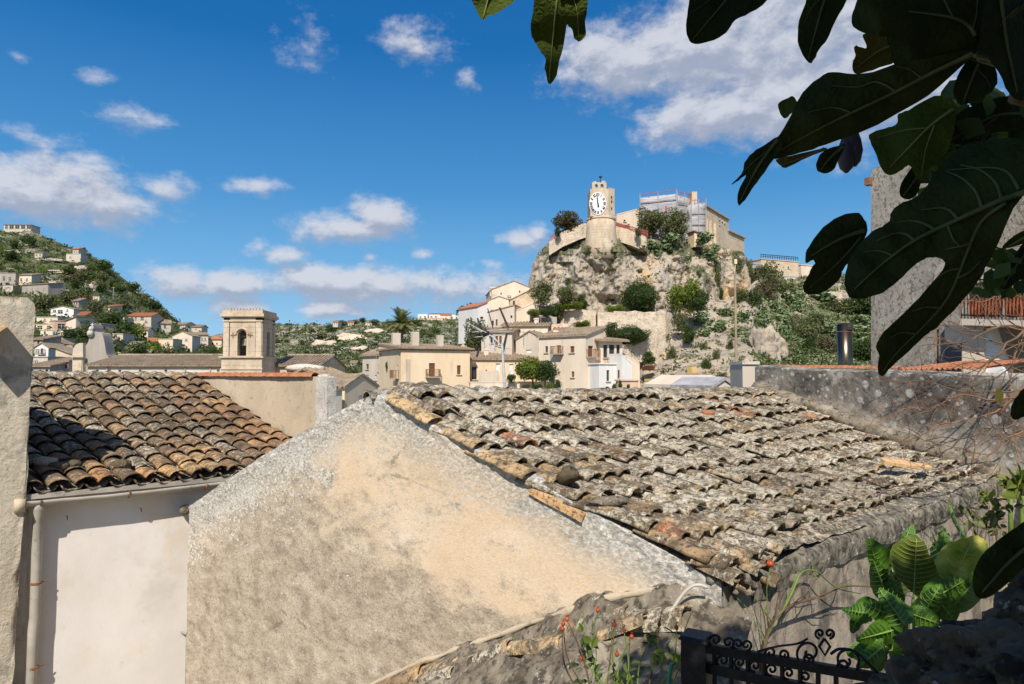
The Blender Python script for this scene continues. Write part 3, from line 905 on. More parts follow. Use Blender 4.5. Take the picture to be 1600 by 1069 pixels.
# broken slabs and stones lying on the roof
def on_main(px, py):
    d = ray(px, py)
    best = None
    n = (A2 - Rr).cross(C - Rr)
    p = d * (Rr.dot(n) / d.dot(n))
    return p
def slab(name, px, size, rz, tilt, mat, label, cat, lift=0.11):
    mb = MB()
    c = on_main(*px)
    a = (C - Rr).normalized(); dn = (R2 - A2).normalized()
    u = (a * math.cos(rz) + dn * math.sin(rz)).normalized(); n = a.cross(dn)
    if n.z < 0: n = -n
    w = n.cross(u)
    c = c + n * lift
    K = 9
    out = []
    for k in range(K):
        an = 2 * math.pi * k / K
        rr = 1 + 0.18 * nz((math.cos(an), math.sin(an), 0), 1.7, px[0])
        e = 2.6
        x = math.copysign(abs(math.cos(an)) ** (2 / e), math.cos(an)); y = math.copysign(abs(math.sin(an)) ** (2 / e), math.sin(an))
        out.append(c + u * (x * size[0] / 2 * rr) + w * (y * size[1] / 2 * rr) + n * (tilt * x * size[0] / 2))
    mb.hexa([q - n * size[2] for q in out], out)
    return tag(mb.build(name, mat), label, cat)
slab('terracotta_slab', (1398, 738), (0.34, 0.15, 0.03), 0.55, 0.0, M['slab_terracotta'], 'pale orange broken terracotta slab lying flat on the lichened roof', 'broken tile')
slab('terracotta_slab', (1425, 744), (0.30, 0.10, 0.022), 0.62, 0.03, M['slab_terracotta'], 'narrow pale terracotta strip overlapping the orange slab on the roof', 'broken tile', 0.115)
slab('white_fragment', (754, 628), (0.10, 0.08, 0.015), 0.3, 0.1, M['pale_rubble'], 'small white tile fragment just below the ridge', 'tile fragment', 0.10)
slab('orange_fragment', (1102, 663), (0.12, 0.10, 0.02), 0.4, 0.1, M['red_tile'], 'bright red-orange tile fragment in the middle of the roof', 'tile fragment', 0.13)
mb = MB(); c = on_main(888, 764); stone(mb, c + Vector((0, 0, .085)), .07, 3, (1, .9, .8), amp=.6)
tag(mb.build('stone', M['boulder'], smooth=True), 'dark grey stone sitting upright among the tiles above the ochre verge tile', 'stone')
mb = MB(); c = on_main(952, 803); stone(mb, c + Vector((0, 0, .075)), .085, 9, (1.5, .7, .45), amp=.6)
tag(mb.build('stone', M['mortar'], smooth=True), 'long lichened stone lying in the tile channel beyond the ochre verge tile', 'stone')

# ------------------------------------------------------------------ low lean-to roof against the foot of the gable
def gpt(px, py, off): return hit_vplane(px, py, A + NG * off, UG)
# its top edge climbs along the gable; the slab falls away towards the camera
edge_px = [(430, 1140), (560, 1084), (640, 1046), (720, 1016), (800, 988), (880, 960), (960, 936), (1030, 925), (1110, 940), (1180, 965)]
lr = empty('lean_to_roof', gpt(900, 1000, 0), 'crumbling mortar lean-to roof with broken tiles at the foot of the gable', 'roof')
mb = MB(); vs = []; fs = []
NI = 130; NJ = 44
for i in range(NI + 1):
    k = i / NI * (len(edge_px) - 1)
    a = min(int(k), len(edge_px) - 2); f = k - a
    px = lerp(edge_px[a][0], edge_px[a + 1][0], f); py = lerp(edge_px[a][1], edge_px[a + 1][1], f)
    p0 = gpt(px, py, 0.0)
    for j in range(NJ + 1):
        t = j / NJ
        q = p0 + NG * (t * 0.95) - Vector((0, 0, 0.02 + t * 0.42 + 0.25 * t * t))
        q = q + Vector((0, 0, 0.06 * fbm(q, 3, 5, 7) + 0.03 * nz(q, 12, 2) + 0.014 * nz(q, 26, 3) + 0.05 * math.exp(-t * 9)))
        vs.append(q)
for i in range(NI):
    for j in range(NJ):
        a = i * (NJ + 1) + j
        fs.append((a, a + NJ + 1, a + NJ + 2, a + 1))
mb.add(vs, fs)
mb.build('mortar_bed', M['mortar'], lr, smooth=True)
fp = [gpt(x, y - 3, .02) for x, y in catmull(edge_px[1:-2], 8, False)]
mb = MB(); mb.tube([p + Vector((0, 0, .012 * nz(p, 6, 3))) for p in fp], [max(.006, .020 + .022 * nz(p, 7, 8)) for p in fp], 8); mb.build('mortar_fillet', M['tan_plaster'], lr, smooth=True)
rn3 = random.Random(21)
for (p0, p1, r, off, tint, age) in (((575, 1090), (665, 1050), .085, .12, .3, 0), ((640, 1060), (720, 1043), .08, .10, .45, .2), ((655, 1064), (710, 1050), .05, .2, .2, .8), ((735, 1038), (800, 1012), .07, .12, .3, .6),
                       ((880, 985), (985, 962), .07, .10, .35, .5), ((985, 975), (1075, 968), .085, .18, .3, .7), ((800, 1015), (880, 1006), .06, .2, .75, .2), ((940, 995), (1010, 966), .045, .3, .55, .3)):
    m_ = MB(); half_tile(m_, gpt(*p0, off), gpt(*p1, off), r, rn3, tint, age, up=(Vector((0, 0, 1)) + NG * 0.5).normalized(), th=0.016)
    m_.build('broken_tile', M['old_tile'], lr, smooth=True)
mb = MB()
mb.tube(catmull([tuple(gpt(1045, 962, .2)), tuple(gpt(1062, 935, .15)), tuple(gpt(1078, 918, .12)), tuple(gpt(1092, 914, .1)), tuple(gpt(1105, 918, .07))], 4, False), 0.009, 8)
tag(mb.build('cable', M['cable_white'], smooth=True), 'dirty white cable curving from the lean-to up to the roof corner', 'cable')

# ------------------------------------------------------------------ white house on the left with its tiled roof
E0 = P(45, 770, 7.0)
V = Vector((0.773, 0.634, 0)).normalized()
D = Vector((0.763, -0.645, 0)).normalized()
WR = 4.08
Z_R, Z_E = -0.04, E0.z
T1 = 3.28
wh = empty('white_house', (E0.x, E0.y, -6), 'white rendered house with sunlit brown tile roof and grey gutter at left', 'house')
def Sleft(s, t):
    e = Vector((E0.x, E0.y, 0)) + V * (s * (T1 + 0.12) - 0.08)
    p = e - D * (WR * (1 - t))
    z = lerp(Z_R, Z_E, t)
    return Vector((p.x, p.y, z - 0.07 * math.sin(math.pi * min(1, max(0, t))) + 0.02 * fbm((s * 5, t * 5, 0), 1, 3, 4)))
mb = MB(); vs = []; fs = []
for i in range(21):
    for j in range(21):
        vs.append(Sleft(i / 20, j / 20 * 0.985) - Vector((0, 0, 0.05)))
for i in range(20):
    for j in range(20):
        a = i * 21 + j; fs.append((a, a + 1, a + 22, a + 21))
mb.add(vs, fs); mb.build('roof_bedding', M['mortar'], wh, smooth=True)
mb = MB(); rn4 = random.Random(3)
def age_left(s, t): return 0.6 - 0.9 * max(0, s - 0.72) * 3.0 * (0.4 + t) - (0.3 if t > .93 else 0)
tile_roof(mb, Sleft, 15, 13, rn4, rfac=0.46, jit=0.8, agef=age_left)
mb.build('roof', M['left_tile'], wh, smooth=True)
mb = MB()
for k in range(12):
    a = Sleft(k / 12, 0) + Vector((0, 0, 0.0)); b = Sleft((k + 1.15) / 12, 0)
    half_tile(mb, a, b, 0.10, rn4, rn4.random() * .7, 1.1)
mb.build('ridge_tile_row', M['old_tile'], wh, smooth=True)
# wall: set back under the eave
WN = Vector((V.y, -V.x, 0))
if WN.y > 0: WN = -WN
mb = MB(); vs = []; fs = []
wb = Vector((E0.x, E0.y, 0)) - WN * 0.20
for i in range(41):
    for j in range(41):
        p = wb + V * lerp(-0.3, 3.2, i / 40) + Vector((0, 0, lerp(Z_E - 0.10, ZB, j / 40)))
        vs.append(p + WN * 0.010 * fbm(p, 1.5, 4, 2))
for i in range(40):
    for j in range(40):
        a = i * 41 + j; fs.append((a, a + 1, a + 42, a + 41))
mb.add(vs, fs); mb.build('wall', M['white_render'], wh, smooth=True)
# soffit
mb = MB()
mb.box(wb + V * 1.45 + WN * 0.09 + Vector((0, 0, Z_E - 0.045)), (3.4, 0.22, 0.05), V)
mb.build('soffit', M['grey_render'], wh)
# gutter (half pipe) and downpipe
mb = MB(); vs = []; fs = []
g0 = Vector((E0.x, E0.y, Z_E - 0.075)) + WN * 0.0 - V * 0.02
NGt = 60; seg = 8
for i in range(NGt + 1):
    c = g0 + V * (2.5 * i / NGt) + Vector((0, 0, -0.010 * math.sin(i * 0.09) - 0.004 * nz((i * .2, 0, 0))))
    for lay in (0, 1):
        for j in range(seg + 1):
            an = math.pi * j / seg
            r = 0.066 - 0.007 * lay
            vs.append(c + WN * (math.cos(an) * r) - Vector((0, 0, math.sin(an) * r)))
m = 2 * (seg + 1)
for i in range(NGt):
    for j in range(seg):
        fs.append((i * m + j, i * m + j + 1, (i + 1) * m + j + 1, (i + 1) * m + j))
        a = i * m + seg + 1 + j; fs.append((a, a + m, a + m + 1, a + 1))
    for e in (0, seg):
        fs.append((i * m + e, (i + 1) * m + e, (i + 1) * m + seg + 1 + e, i * m + seg + 1 + e))
for j in range(seg): fs.append((j, j + 1, seg + 2 + j, seg + 1 + j))
mb.add(vs, fs); gut = mb.build('gutter', M['pipe_grey'], wh, smooth=True)
for k in (0.12, 0.92, 1.72):
    mb = MB(); c = g0 + V * k
    mb.tube([c + WN * .075 * math.cos(a) - Vector((0, 0, .075 * math.sin(a))) for a in [math.pi * i / 8 for i in range(9)]] + [c - WN * .09 + Vector((0, 0, .06))], 0.008, 6)
    bo = mb.build('bracket', M['rust'], gut)
mb = MB()
pp = g0 + V * 0.11
foot = Vector((pp.x, pp.y, 0)) - WN * 0.075 + V * 0.0
mb.tube([pp - Vector((0, 0, .02)), pp - Vector((0, 0, .10)), foot + Vector((0, 0, pp.z - 0.22)), foot + Vector((0, 0, pp.z - 1.2)), foot + Vector((0, 0, -2.6)) - V * 0.01, foot + Vector((0, 0, -5)) - V * 0.02], 0.048, 14)
dp = mb.build('downpipe', M['pipe_grey'], wh, smooth=True)
for z in (-2.15, -3.0):
    mb = MB(); mb.lathe(foot + Vector((0, 0, z)), [(0.050, 0), (0.054, 0.002), (0.054, 0.022), (0.050, 0.024)], 14)
    mb.tube([foot + Vector((0, 0, z + .012)) + V * .05, foot + Vector((0, 0, z + .012)) + V * .10 - WN * 0.02], .006, 6)
    mb.build('clip', M['rust'], dp)
# hooks on the wall, a corbel stone and an iron peg with its rod
hk = hit_vplane(104, 806, wb + WN * .02, V)
for h in (hk, hit_vplane(219, 794, wb + WN * .02, V)):
    mb = MB(); mb.tube([h, h + WN * .05, h + WN * .07 - Vector((0, 0, .02)), h + WN * .05 - Vector((0, 0, .035))], .005, 6); mb.build('wall_hook', M['rust'], wh)

mb = MB(); stone(mb, hit_vplane(290, 797, wb + WN * .08, V), .07, 5, (1, 1.2, .85), amp=.18); mb.build('corbel_stone', M['mortar'], wh, smooth=True)
mb = MB()
pg = hit_vplane(284, 988, wb, V)
mb.tube([pg, pg + WN * .10 + V * .03], .014, 8); mb.tube([pg + WN * .09 + V * .03, pg + WN * .09 + V * .03 - Vector((0, 0, 1.5))], .006, 6)
tag(mb.build('iron_peg', M['rail_grey']), 'thin iron peg with hanging rod on the white wall beside the gable', 'peg')
# pilaster of grey plaster between the pillar and the downpipe, with a corner stone on top
mb = MB()
c = wb + V * (-0.17) + WN * 0.05
mb.box(c + Vector((0, 0, -3.2)), (0.36, 0.14, 3.6), V)
mb.build('pilaster', M['grey_render'], wh)
mb = MB(); mb.box(g0 - V * 0.055 - Vector((0, 0, .04)) - WN * 0.02, (0.09, 0.17, 0.13), V); mb.build('corner_stone', M['limestone'], wh, smooth=True)
# stones set among the tiles near the eave
for (px, py, r, lab) in ((72, 735, .11, 'pale rounded stone by the shaded end of the left tile roof'), (90, 742, .09, 'rough grey stone second from the left pillar on the left tile roof'), (190, 738, .10, 'flat grey stone lying mid-roof above the gutter'), (112, 738, .085, 'speckled stone in the edge of the shadow on the left tile roof')):
    d = ray(px, py); n = D.cross(V) ; sl = (Sleft(0, 1) - Sleft(0, 0)).cross(V)
    p0 = Sleft(0, 1); p = d * (p0.dot(sl) / d.dot(sl))
    mb = MB(); stone(mb, p + Vector((0, 0, .09)), r, px, (1.2, .8, .6)); tag(mb.build('stone', M['dry_stone'] if px == 72 else M['boulder'], smooth=True), lab, 'stone')

# ------------------------------------------------------------------ neighbour's wall end at the far left
mb = MB()
front = [(-130, 395), (-60, 440), (0, 463), (18, 468), (32, 464), (44, 465), (53, 474), (56, 490), (54, 520), (51, 560), (46, 640), (42, 760), (38, 800), (30, 900), (20, 1069), (12, 1240), (-130, 1240)]
f0 = Vector((E0.x, E0.y, 0)) + WN * 0.02
fr = [hit_vplane(px, py, f0, V) for px, py in front]
bk = []
for q in fr:
    z = min(q.z, -0.12) if q.z > -1.0 else q.z
    bk.append(Vector((q.x, q.y, z)) - D * 4.2)
bm = bmesh.new()
vb = [bm.verts.new(q) for q in fr]; face = bm.faces.new(vb)
bmesh.ops.triangulate(bm, faces=[face])
bmesh.ops.subdivide_edges(bm, edges=bm.edges[:], cuts=11, use_grid_fill=True)
vs = [v.co + WN * (0.04 * fbm(v.co, 1.4, 4, 3) + 0.012 * nz(v.co, 9, 1)) + V * (0.015 * nz(v.co, 5, 2)) for v in bm.verts]
bm.verts.index_update()
mb.add(vs, [[v.index for v in f.verts] for f in bm.faces]); bm.free()
n = len(fr)
mb.add([q - D * 0.01 for q in fr] + bk, [(i, (i + 1) % n, n + (i + 1) % n, n + i) for i in range(n - 3)])
nb = empty('neighbour_wall', (f0.x, f0.y, -6), 'weathered plaster wall end rising at the left edge beside the white house', 'wall')
mb.build('wall', M['pillar_render'], nb, smooth=True)
mb = MB()
a = hit_vplane(-40, 545, f0, V); b = hit_vplane(9, 513, f0, V)
mb.hexa([a, b, b + WN * .33, a + WN * .33], [q + Vector((0, 0, .03)) for q in (a, b, b + WN * .33, a + WN * .33)])
mb.build('projecting_tile', M['slab_terracotta'], nb)

# ------------------------------------------------------------------ parapet wall rising beyond the left roof
W0 = Sleft(1.0, 0); W0 = Vector((W0.x, W0.y, 0)) + V * 0.05
we = hit_vplane(514, 600, W0, D); plen = (Vector((we.x, we.y, 0)) - W0).length
pw = empty('parapet_wall', (W0.x, W0.y, -6), 'tan plastered wall with a terracotta coping between the left roof and the gable', 'wall')
mb = MB(); vs = []; fs = []
PN = Vector((D.y, -D.x, 0)); PN = PN if PN.y < 0 else -PN
for i in range(51):
    for j in range(31):
        p = W0 + D * (plen * i / 50 - 0.0) + Vector((0, 0, lerp(-0.03, -3.0, j / 30)))
        vs.append(p + PN * (0.02 * fbm(p, 1.2, 4, 5)))
for i in range(50):
    for j in range(30):
        a = i * 31 + j; fs.append((a, a + 1, a + 32, a + 31))
mb.add(vs, fs); 
mb.build('wall', M['tan_plaster'], pw, smooth=True)
mb = MB()
mb.box(W0 + D * (plen - 0.13) - PN * 0.045 + Vector((0, 0, -1.55)), (0.26, 0.15, 3.02), D)
mb.box(W0 + D * (plen / 2 - .2) - PN * 0.07 + Vector((0, 0, -1.56)), (plen - .4, 0.09, 3.0), D)
mb.build('wall_core', M['pale_rubble'], pw)
mb = MB()
nt = 18
for k in range(nt):
    a = W0 + D * (-0.1 + (plen - 0.28) * k / nt) - PN * 0.02 + Vector((0, 0, -0.035 + 0.008 * nz((k, 0, 0), 1.7)))
    b = W0 + D * (-0.1 + (plen - 0.28) * (k + 1.12) / nt) - PN * 0.02 + Vector((0, 0, -0.03 + 0.008 * nz((k + 1, 0, 0), 1.7)))
    half_tile(mb, a, b, 0.075, rn4, 0.9, -2)
mb.build('coping', M['red_tile'], pw, smooth=True)
mb = MB(); stone(mb, W0 + D * (plen - .18) - PN * .05 + Vector((0, 0, -.03)), .06, 2, (1.6, 1, .6)); stone(mb, W0 + D * (plen - .06) - PN * .05 + Vector((0, 0, -.05)), .05, 6, (1.6, 1, .5))
mb.build('rubble_cap', M['pale_rubble'], pw, smooth=True)
# ------------------------------------------------------------------ hills as sheets; BVH for setting things on them
def sheet(name, px0, px1, nx, top, bot, Ytop, Ybot, nrow, mat, amp=(2, 0.02), power=1.3, back=80, backdrop=30, depth=None, seed=0, green=None, zamp=1.0):
    """hillside: from a foot line up to its skyline, then falling away behind"""
    mb = MB(); vs = []; fs = []; gr = []
    for i in range(nx + 1):
        px = lerp(px0, px1, i / nx)
        yt, yb = interp(top, px), interp(bot, px) if isinstance(bot, list) else bot
        for j in range(nrow + 1):
            k = j / nrow
            py = lerp(yb, yt, k)
            a, b = (interp(Ybot, px) if isinstance(Ybot, list) else Ybot), (interp(Ytop, px) if isinstance(Ytop, list) else Ytop)
            Y = lerp(a, b, k ** power)
            if depth: Y += depth(px, py)
            p = P(px, py, Y)
            e = amp[0] * fbm(p, amp[1], 5, seed)
            p = p + Vector((0, 1, 0)) * e + Vector((0, 0, zamp * 0.35 * e * min(1, (1 - k) * 6)))
            if j == nrow: p.z += zamp * amp[0] * 0.4 * fbm(p, amp[1] * 4, 4, seed + 5)
            vs.append(p); gr.append(green(px, py) if green else 0.5)
        last = vs[-1]
        for t in (0.33, 1.0):
            vs.append(last + Vector((last.x * 0.1 * t, back * t, -backdrop * t * t))); gr.append(0.5)
    m = nrow + 3
    for i in range(nx):
        for j in range(m - 1):
            a = i * m + j
            fs.append((a, a + m, a + m + 1, a + 1))
    mb.add(vs, fs, 0, green=gr)
    o = mb.build(name, mat, origin=(vs[0].x, vs[0].y, 0), smooth=True)
    tag(o, kind='structure')
    return BVHTree.FromPolygons(mb.v, mb.f), o

LTOP = [(-120, 330), (-40, 342), (0, 357), (30, 362), (60, 368), (95, 380), (130, 390), (160, 408), (185, 432), (215, 455), (240, 478), (270, 498), (300, 512), (330, 526), (360, 540), (420, 560), (480, 590)]
bvL, _ = sheet('left_hill', -140, 480, 110, LTOP, 612, [(-140, 420), (0, 400), (200, 370), (480, 250)], 110, 60, M['hill_scrub'], (7, 0.02), 1.25, 120, 60, seed=3)
FTOP = [(300, 530), (380, 515), (420, 509), (470, 506), (520, 505), (560, 503), (600, 501), (640, 497), (700, 498), (740, 500), (800, 505), (900, 520)]
bvF, _ = sheet('far_hill', 300, 900, 90, FTOP, 625, 640, 250, 46, M['far_hill_scrub'], (10, 0.012), 1.1, 150, 50, seed=12)

# castle cliff: a steep rounded rock
CT = [(822, 462), (828, 432), (834, 408), (846, 390), (862, 374), (880, 360), (900, 352), (918, 347), (965, 349), (985, 358), (1005, 372), (1040, 378), (1095, 382), (1112, 383), (1140, 390), (1160, 394), (1172, 408), (1180, 430), (1186, 470)]
def cliff_depth(px, py):
    d = 11 * ((px - 985) / 178) ** 4 + 4 * ((px - 985) / 178) ** 2
    d += max(0, 430 - py) * 0.05
    d += 2.6 * math.exp(-((px - 1068) / 13) ** 2) * min(1, max(0, (py - 400) / 30)) + 2.0 * math.exp(-((px - 1135) / 9) ** 2) * min(1, max(0, (py - 395) / 30))
    d += 1.5 * math.exp(-((px - 955) / 7) ** 2) * (1 if 395 < py < 470 else 0) + 1.6 * math.exp(-((px - 882) / 10) ** 2) * (1 if py > 410 else 0)
    d += 3.5 * math.exp(-((px - 955) / 16) ** 2 - ((py - 474) / 9) ** 2) + 3 * math.exp(-((px - 1150) / 14) ** 2 - ((py - 462) / 10) ** 2)
    q = P(px, py, 110)
    d -= 3.6 * math.exp(-((px - 939) / 34) ** 2 - ((py - 392) / 26) ** 2)
    r = 1 - abs(fbm((q.x, q.z * 0.55, 3.1), 0.16, 5, 4))
    r2 = 1 - abs(fbm((q.x * 1.3, q.z * 0.6, 7.7), 0.5, 5, 14))
    v = mnoise.voronoi(Vector((q.x * .22, q.z * .16, 2)))[0]
    d += 3.2 * (0.75 - r) + 0.9 * (0.75 - r2) + 0.55 * fbm(q, 0.9, 4, 8) + .35 * (v[0] - .4)
    return d
def cliff_green(px, py):
    return (0.9 if py < 400 else 0.45) + (0.08 if px > 1090 else 0) - (0.4 if 900 < px < 1050 and py > 405 else 0) - .15
bvC, _ = sheet('castle_cliff', 822, 1186, 270, CT, 492, 108, 105, 130, M['cliff_rock'], (0.6, 0.3), 1.0, 40, 3, cliff_depth, 6, cliff_green, 0.2)

# the slope below the cliff, running out to the valley on the right
ST = [(560, 585), (700, 560), (740, 520), (770, 490), (800, 480), (832, 470), (900, 474), (1000, 478), (1060, 474), (1150, 468), (1180, 440), (1200, 428), (1230, 436), (1280, 430), (1330, 428), (1370, 432), (1500, 430), (1640, 420)]
def slope_depth(px, py):
    q = P(px, py, 95)
    r = 1 - abs(fbm((q.x, q.z, 1.1), 0.14, 5, 9))
    return 2.6 * (0.75 - r)
def slope_green(px, py):
    return (0.05 if px < 1060 else 0.32) + (0.45 if px > 1225 else 0)
bvS, _ = sheet('castle_slope', 560, 1640, 190, ST, 640, [(560, 108), (900, 108), (1160, 112), (1200, 130), (1300, 150), (1640, 150)], [(560, 102), (950, 99), (1010, 86), (1070, 76), (1180, 66), (1640, 70)], 90, M['cliff_rock'], (1.2, 0.12), 1.0, 40, 12, slope_depth, 15, slope_green, 0.6)

def drop(bv, px, py, default=100.0):
    d = ray(px, py).normalized()
    loc, nrm, idx, dist = bv.ray_cast(Vector((0, 0, 0)), d)
    return loc if loc is not None else P(px, py, default)

# ------------------------------------------------------------------ houses
ZUP = Vector((0, 0, 1))
def facade(mb, p0, u, n, W, H, holes, mi=0, rev=0.22):
    """wall rectangle with real openings: cells between all edges, minus the holes, with reveals"""
    hs = [(max(0, a), max(0, b), min(W, c), min(H, d)) for a, b, c, d in holes]
    hs = [h for h in hs if h[2] - h[0] > 0.05 and h[3] - h[1] > 0.05]
    us = sorted(set([0, W] + [h[0] for h in hs] + [h[2] for h in hs]))
    zs = sorted(set([0, H] + [h[1] for h in hs] + [h[3] for h in hs]))
    at = lambda a, z: p0 + u * a + ZUP * z
    for a, b in zip(us, us[1:]):
        for c, d in zip(zs, zs[1:]):
            m = ((a + b) / 2, (c + d) / 2)
            if any(h[0] < m[0] < h[2] and h[1] < m[1] < h[3] for h in hs): continue
            mb.quad(at(a, c), at(b, c), at(b, d), at(a, d), mi)
    for a, c, b, d in hs:
        i = -n * rev
        mb.quad(at(a, c), at(a, c) + i, at(a, d) + i, at(a, d), mi)
        mb.quad(at(b, c) + i, at(b, c), at(b, d), at(b, d) + i, mi)
        mb.quad(at(a, d), at(a, d) + i, at(b, d) + i, at(b, d), mi)
        mb.quad(at(a, c) + i, at(a, c), at(b, c), at(b, c) + i, mi)
def window(parent, p0, u, n, h, kind):
    a, c, b, d = h
    w, ht = b - a, d - c
    ctr = p0 + u * ((a + b) / 2) + ZUP * ((c + d) / 2)
    rail = kind.startswith('balcony')
    mat = {'dark': 'window_dark', 'brown': 'shutter_brown', 'green': 'shutter_green', 'door': 'door_grey', 'whitedoor': 'door_white', 'balcony': 'window_dark', 'balconybrown': 'shutter_brown', 'open': 'window_dark'}[kind]
    nm = 'door' if 'door' in kind or rail else 'window'
    mb = MB()
    mb.box(ctr - n * 0.17, (w, 0.03, ht), u)
    if kind in ('brown', 'green', 'balconybrown'):
        k = max(4, int(ht / 0.25))
        for i in range(k):
            mb.box(ctr - n * 0.145 + ZUP * (ht * ((i + .5) / k - .5)), (w * .9, .02, ht / k * .6), u)
    o = mb.build(nm, M[mat], parent)
    if kind in ('dark', 'balcony') and w > 0.5:
        f = MB(); t = 0.07
        f.box(ctr - n * 0.13 + u * (-w / 2 + t / 2), (t, .05, ht), u); f.box(ctr - n * 0.13 + u * (w / 2 - t / 2), (t, .05, ht), u)
        f.box(ctr - n * 0.13, (t, .05, ht), u); f.box(ctr - n * 0.13 + ZUP * (ht / 2 - t / 2), (w - 2 * t, .04, t), u); f.box(ctr - n * 0.13 + ZUP * (ht * .1), (w - 2 * t, .04, t), u)
        f.build('frame', M['wood_pole'] if rail else M['door_white'], o)
    s = MB()
    if rail:
        s.box(ctr + n * 0.40 - ZUP * (ht / 2 + .08), (w + 1.0, 0.84, 0.14), u)
        s.build('balcony_slab', M['wall_grey'], parent)
        r = MB()
        zb = ctr - ZUP * (ht / 2)
        W2 = w + 0.9
        for q in range(int(W2 / 0.16) + 1):
            r.box(zb + n * .78 + u * (-W2 / 2 + W2 * q / int(W2 / .16)) + ZUP * .45, (.035, .035, .9), u)
        for sg in (-1, 1):
            for q in range(4): r.box(zb + n * (.1 + .2 * q) + u * (sg * W2 / 2) + ZUP * .45, (.035, .035, .9), u)
            r.box(zb + n * .4 + u * (sg * W2 / 2) + ZUP * .92, (.05, .75, .05), u)
        r.box(zb + n * .78 + ZUP * .92, (W2, .05, .05), u)
        r.build('balcony_railing', M['rust'], parent)
    elif nm == 'window' and w > .35:
        s.box(ctr + n * 0.06 - ZUP * (ht / 2 + .06), (w + .3, .2, .1), u)
        s.build('sill', M['wall_pale'], o)

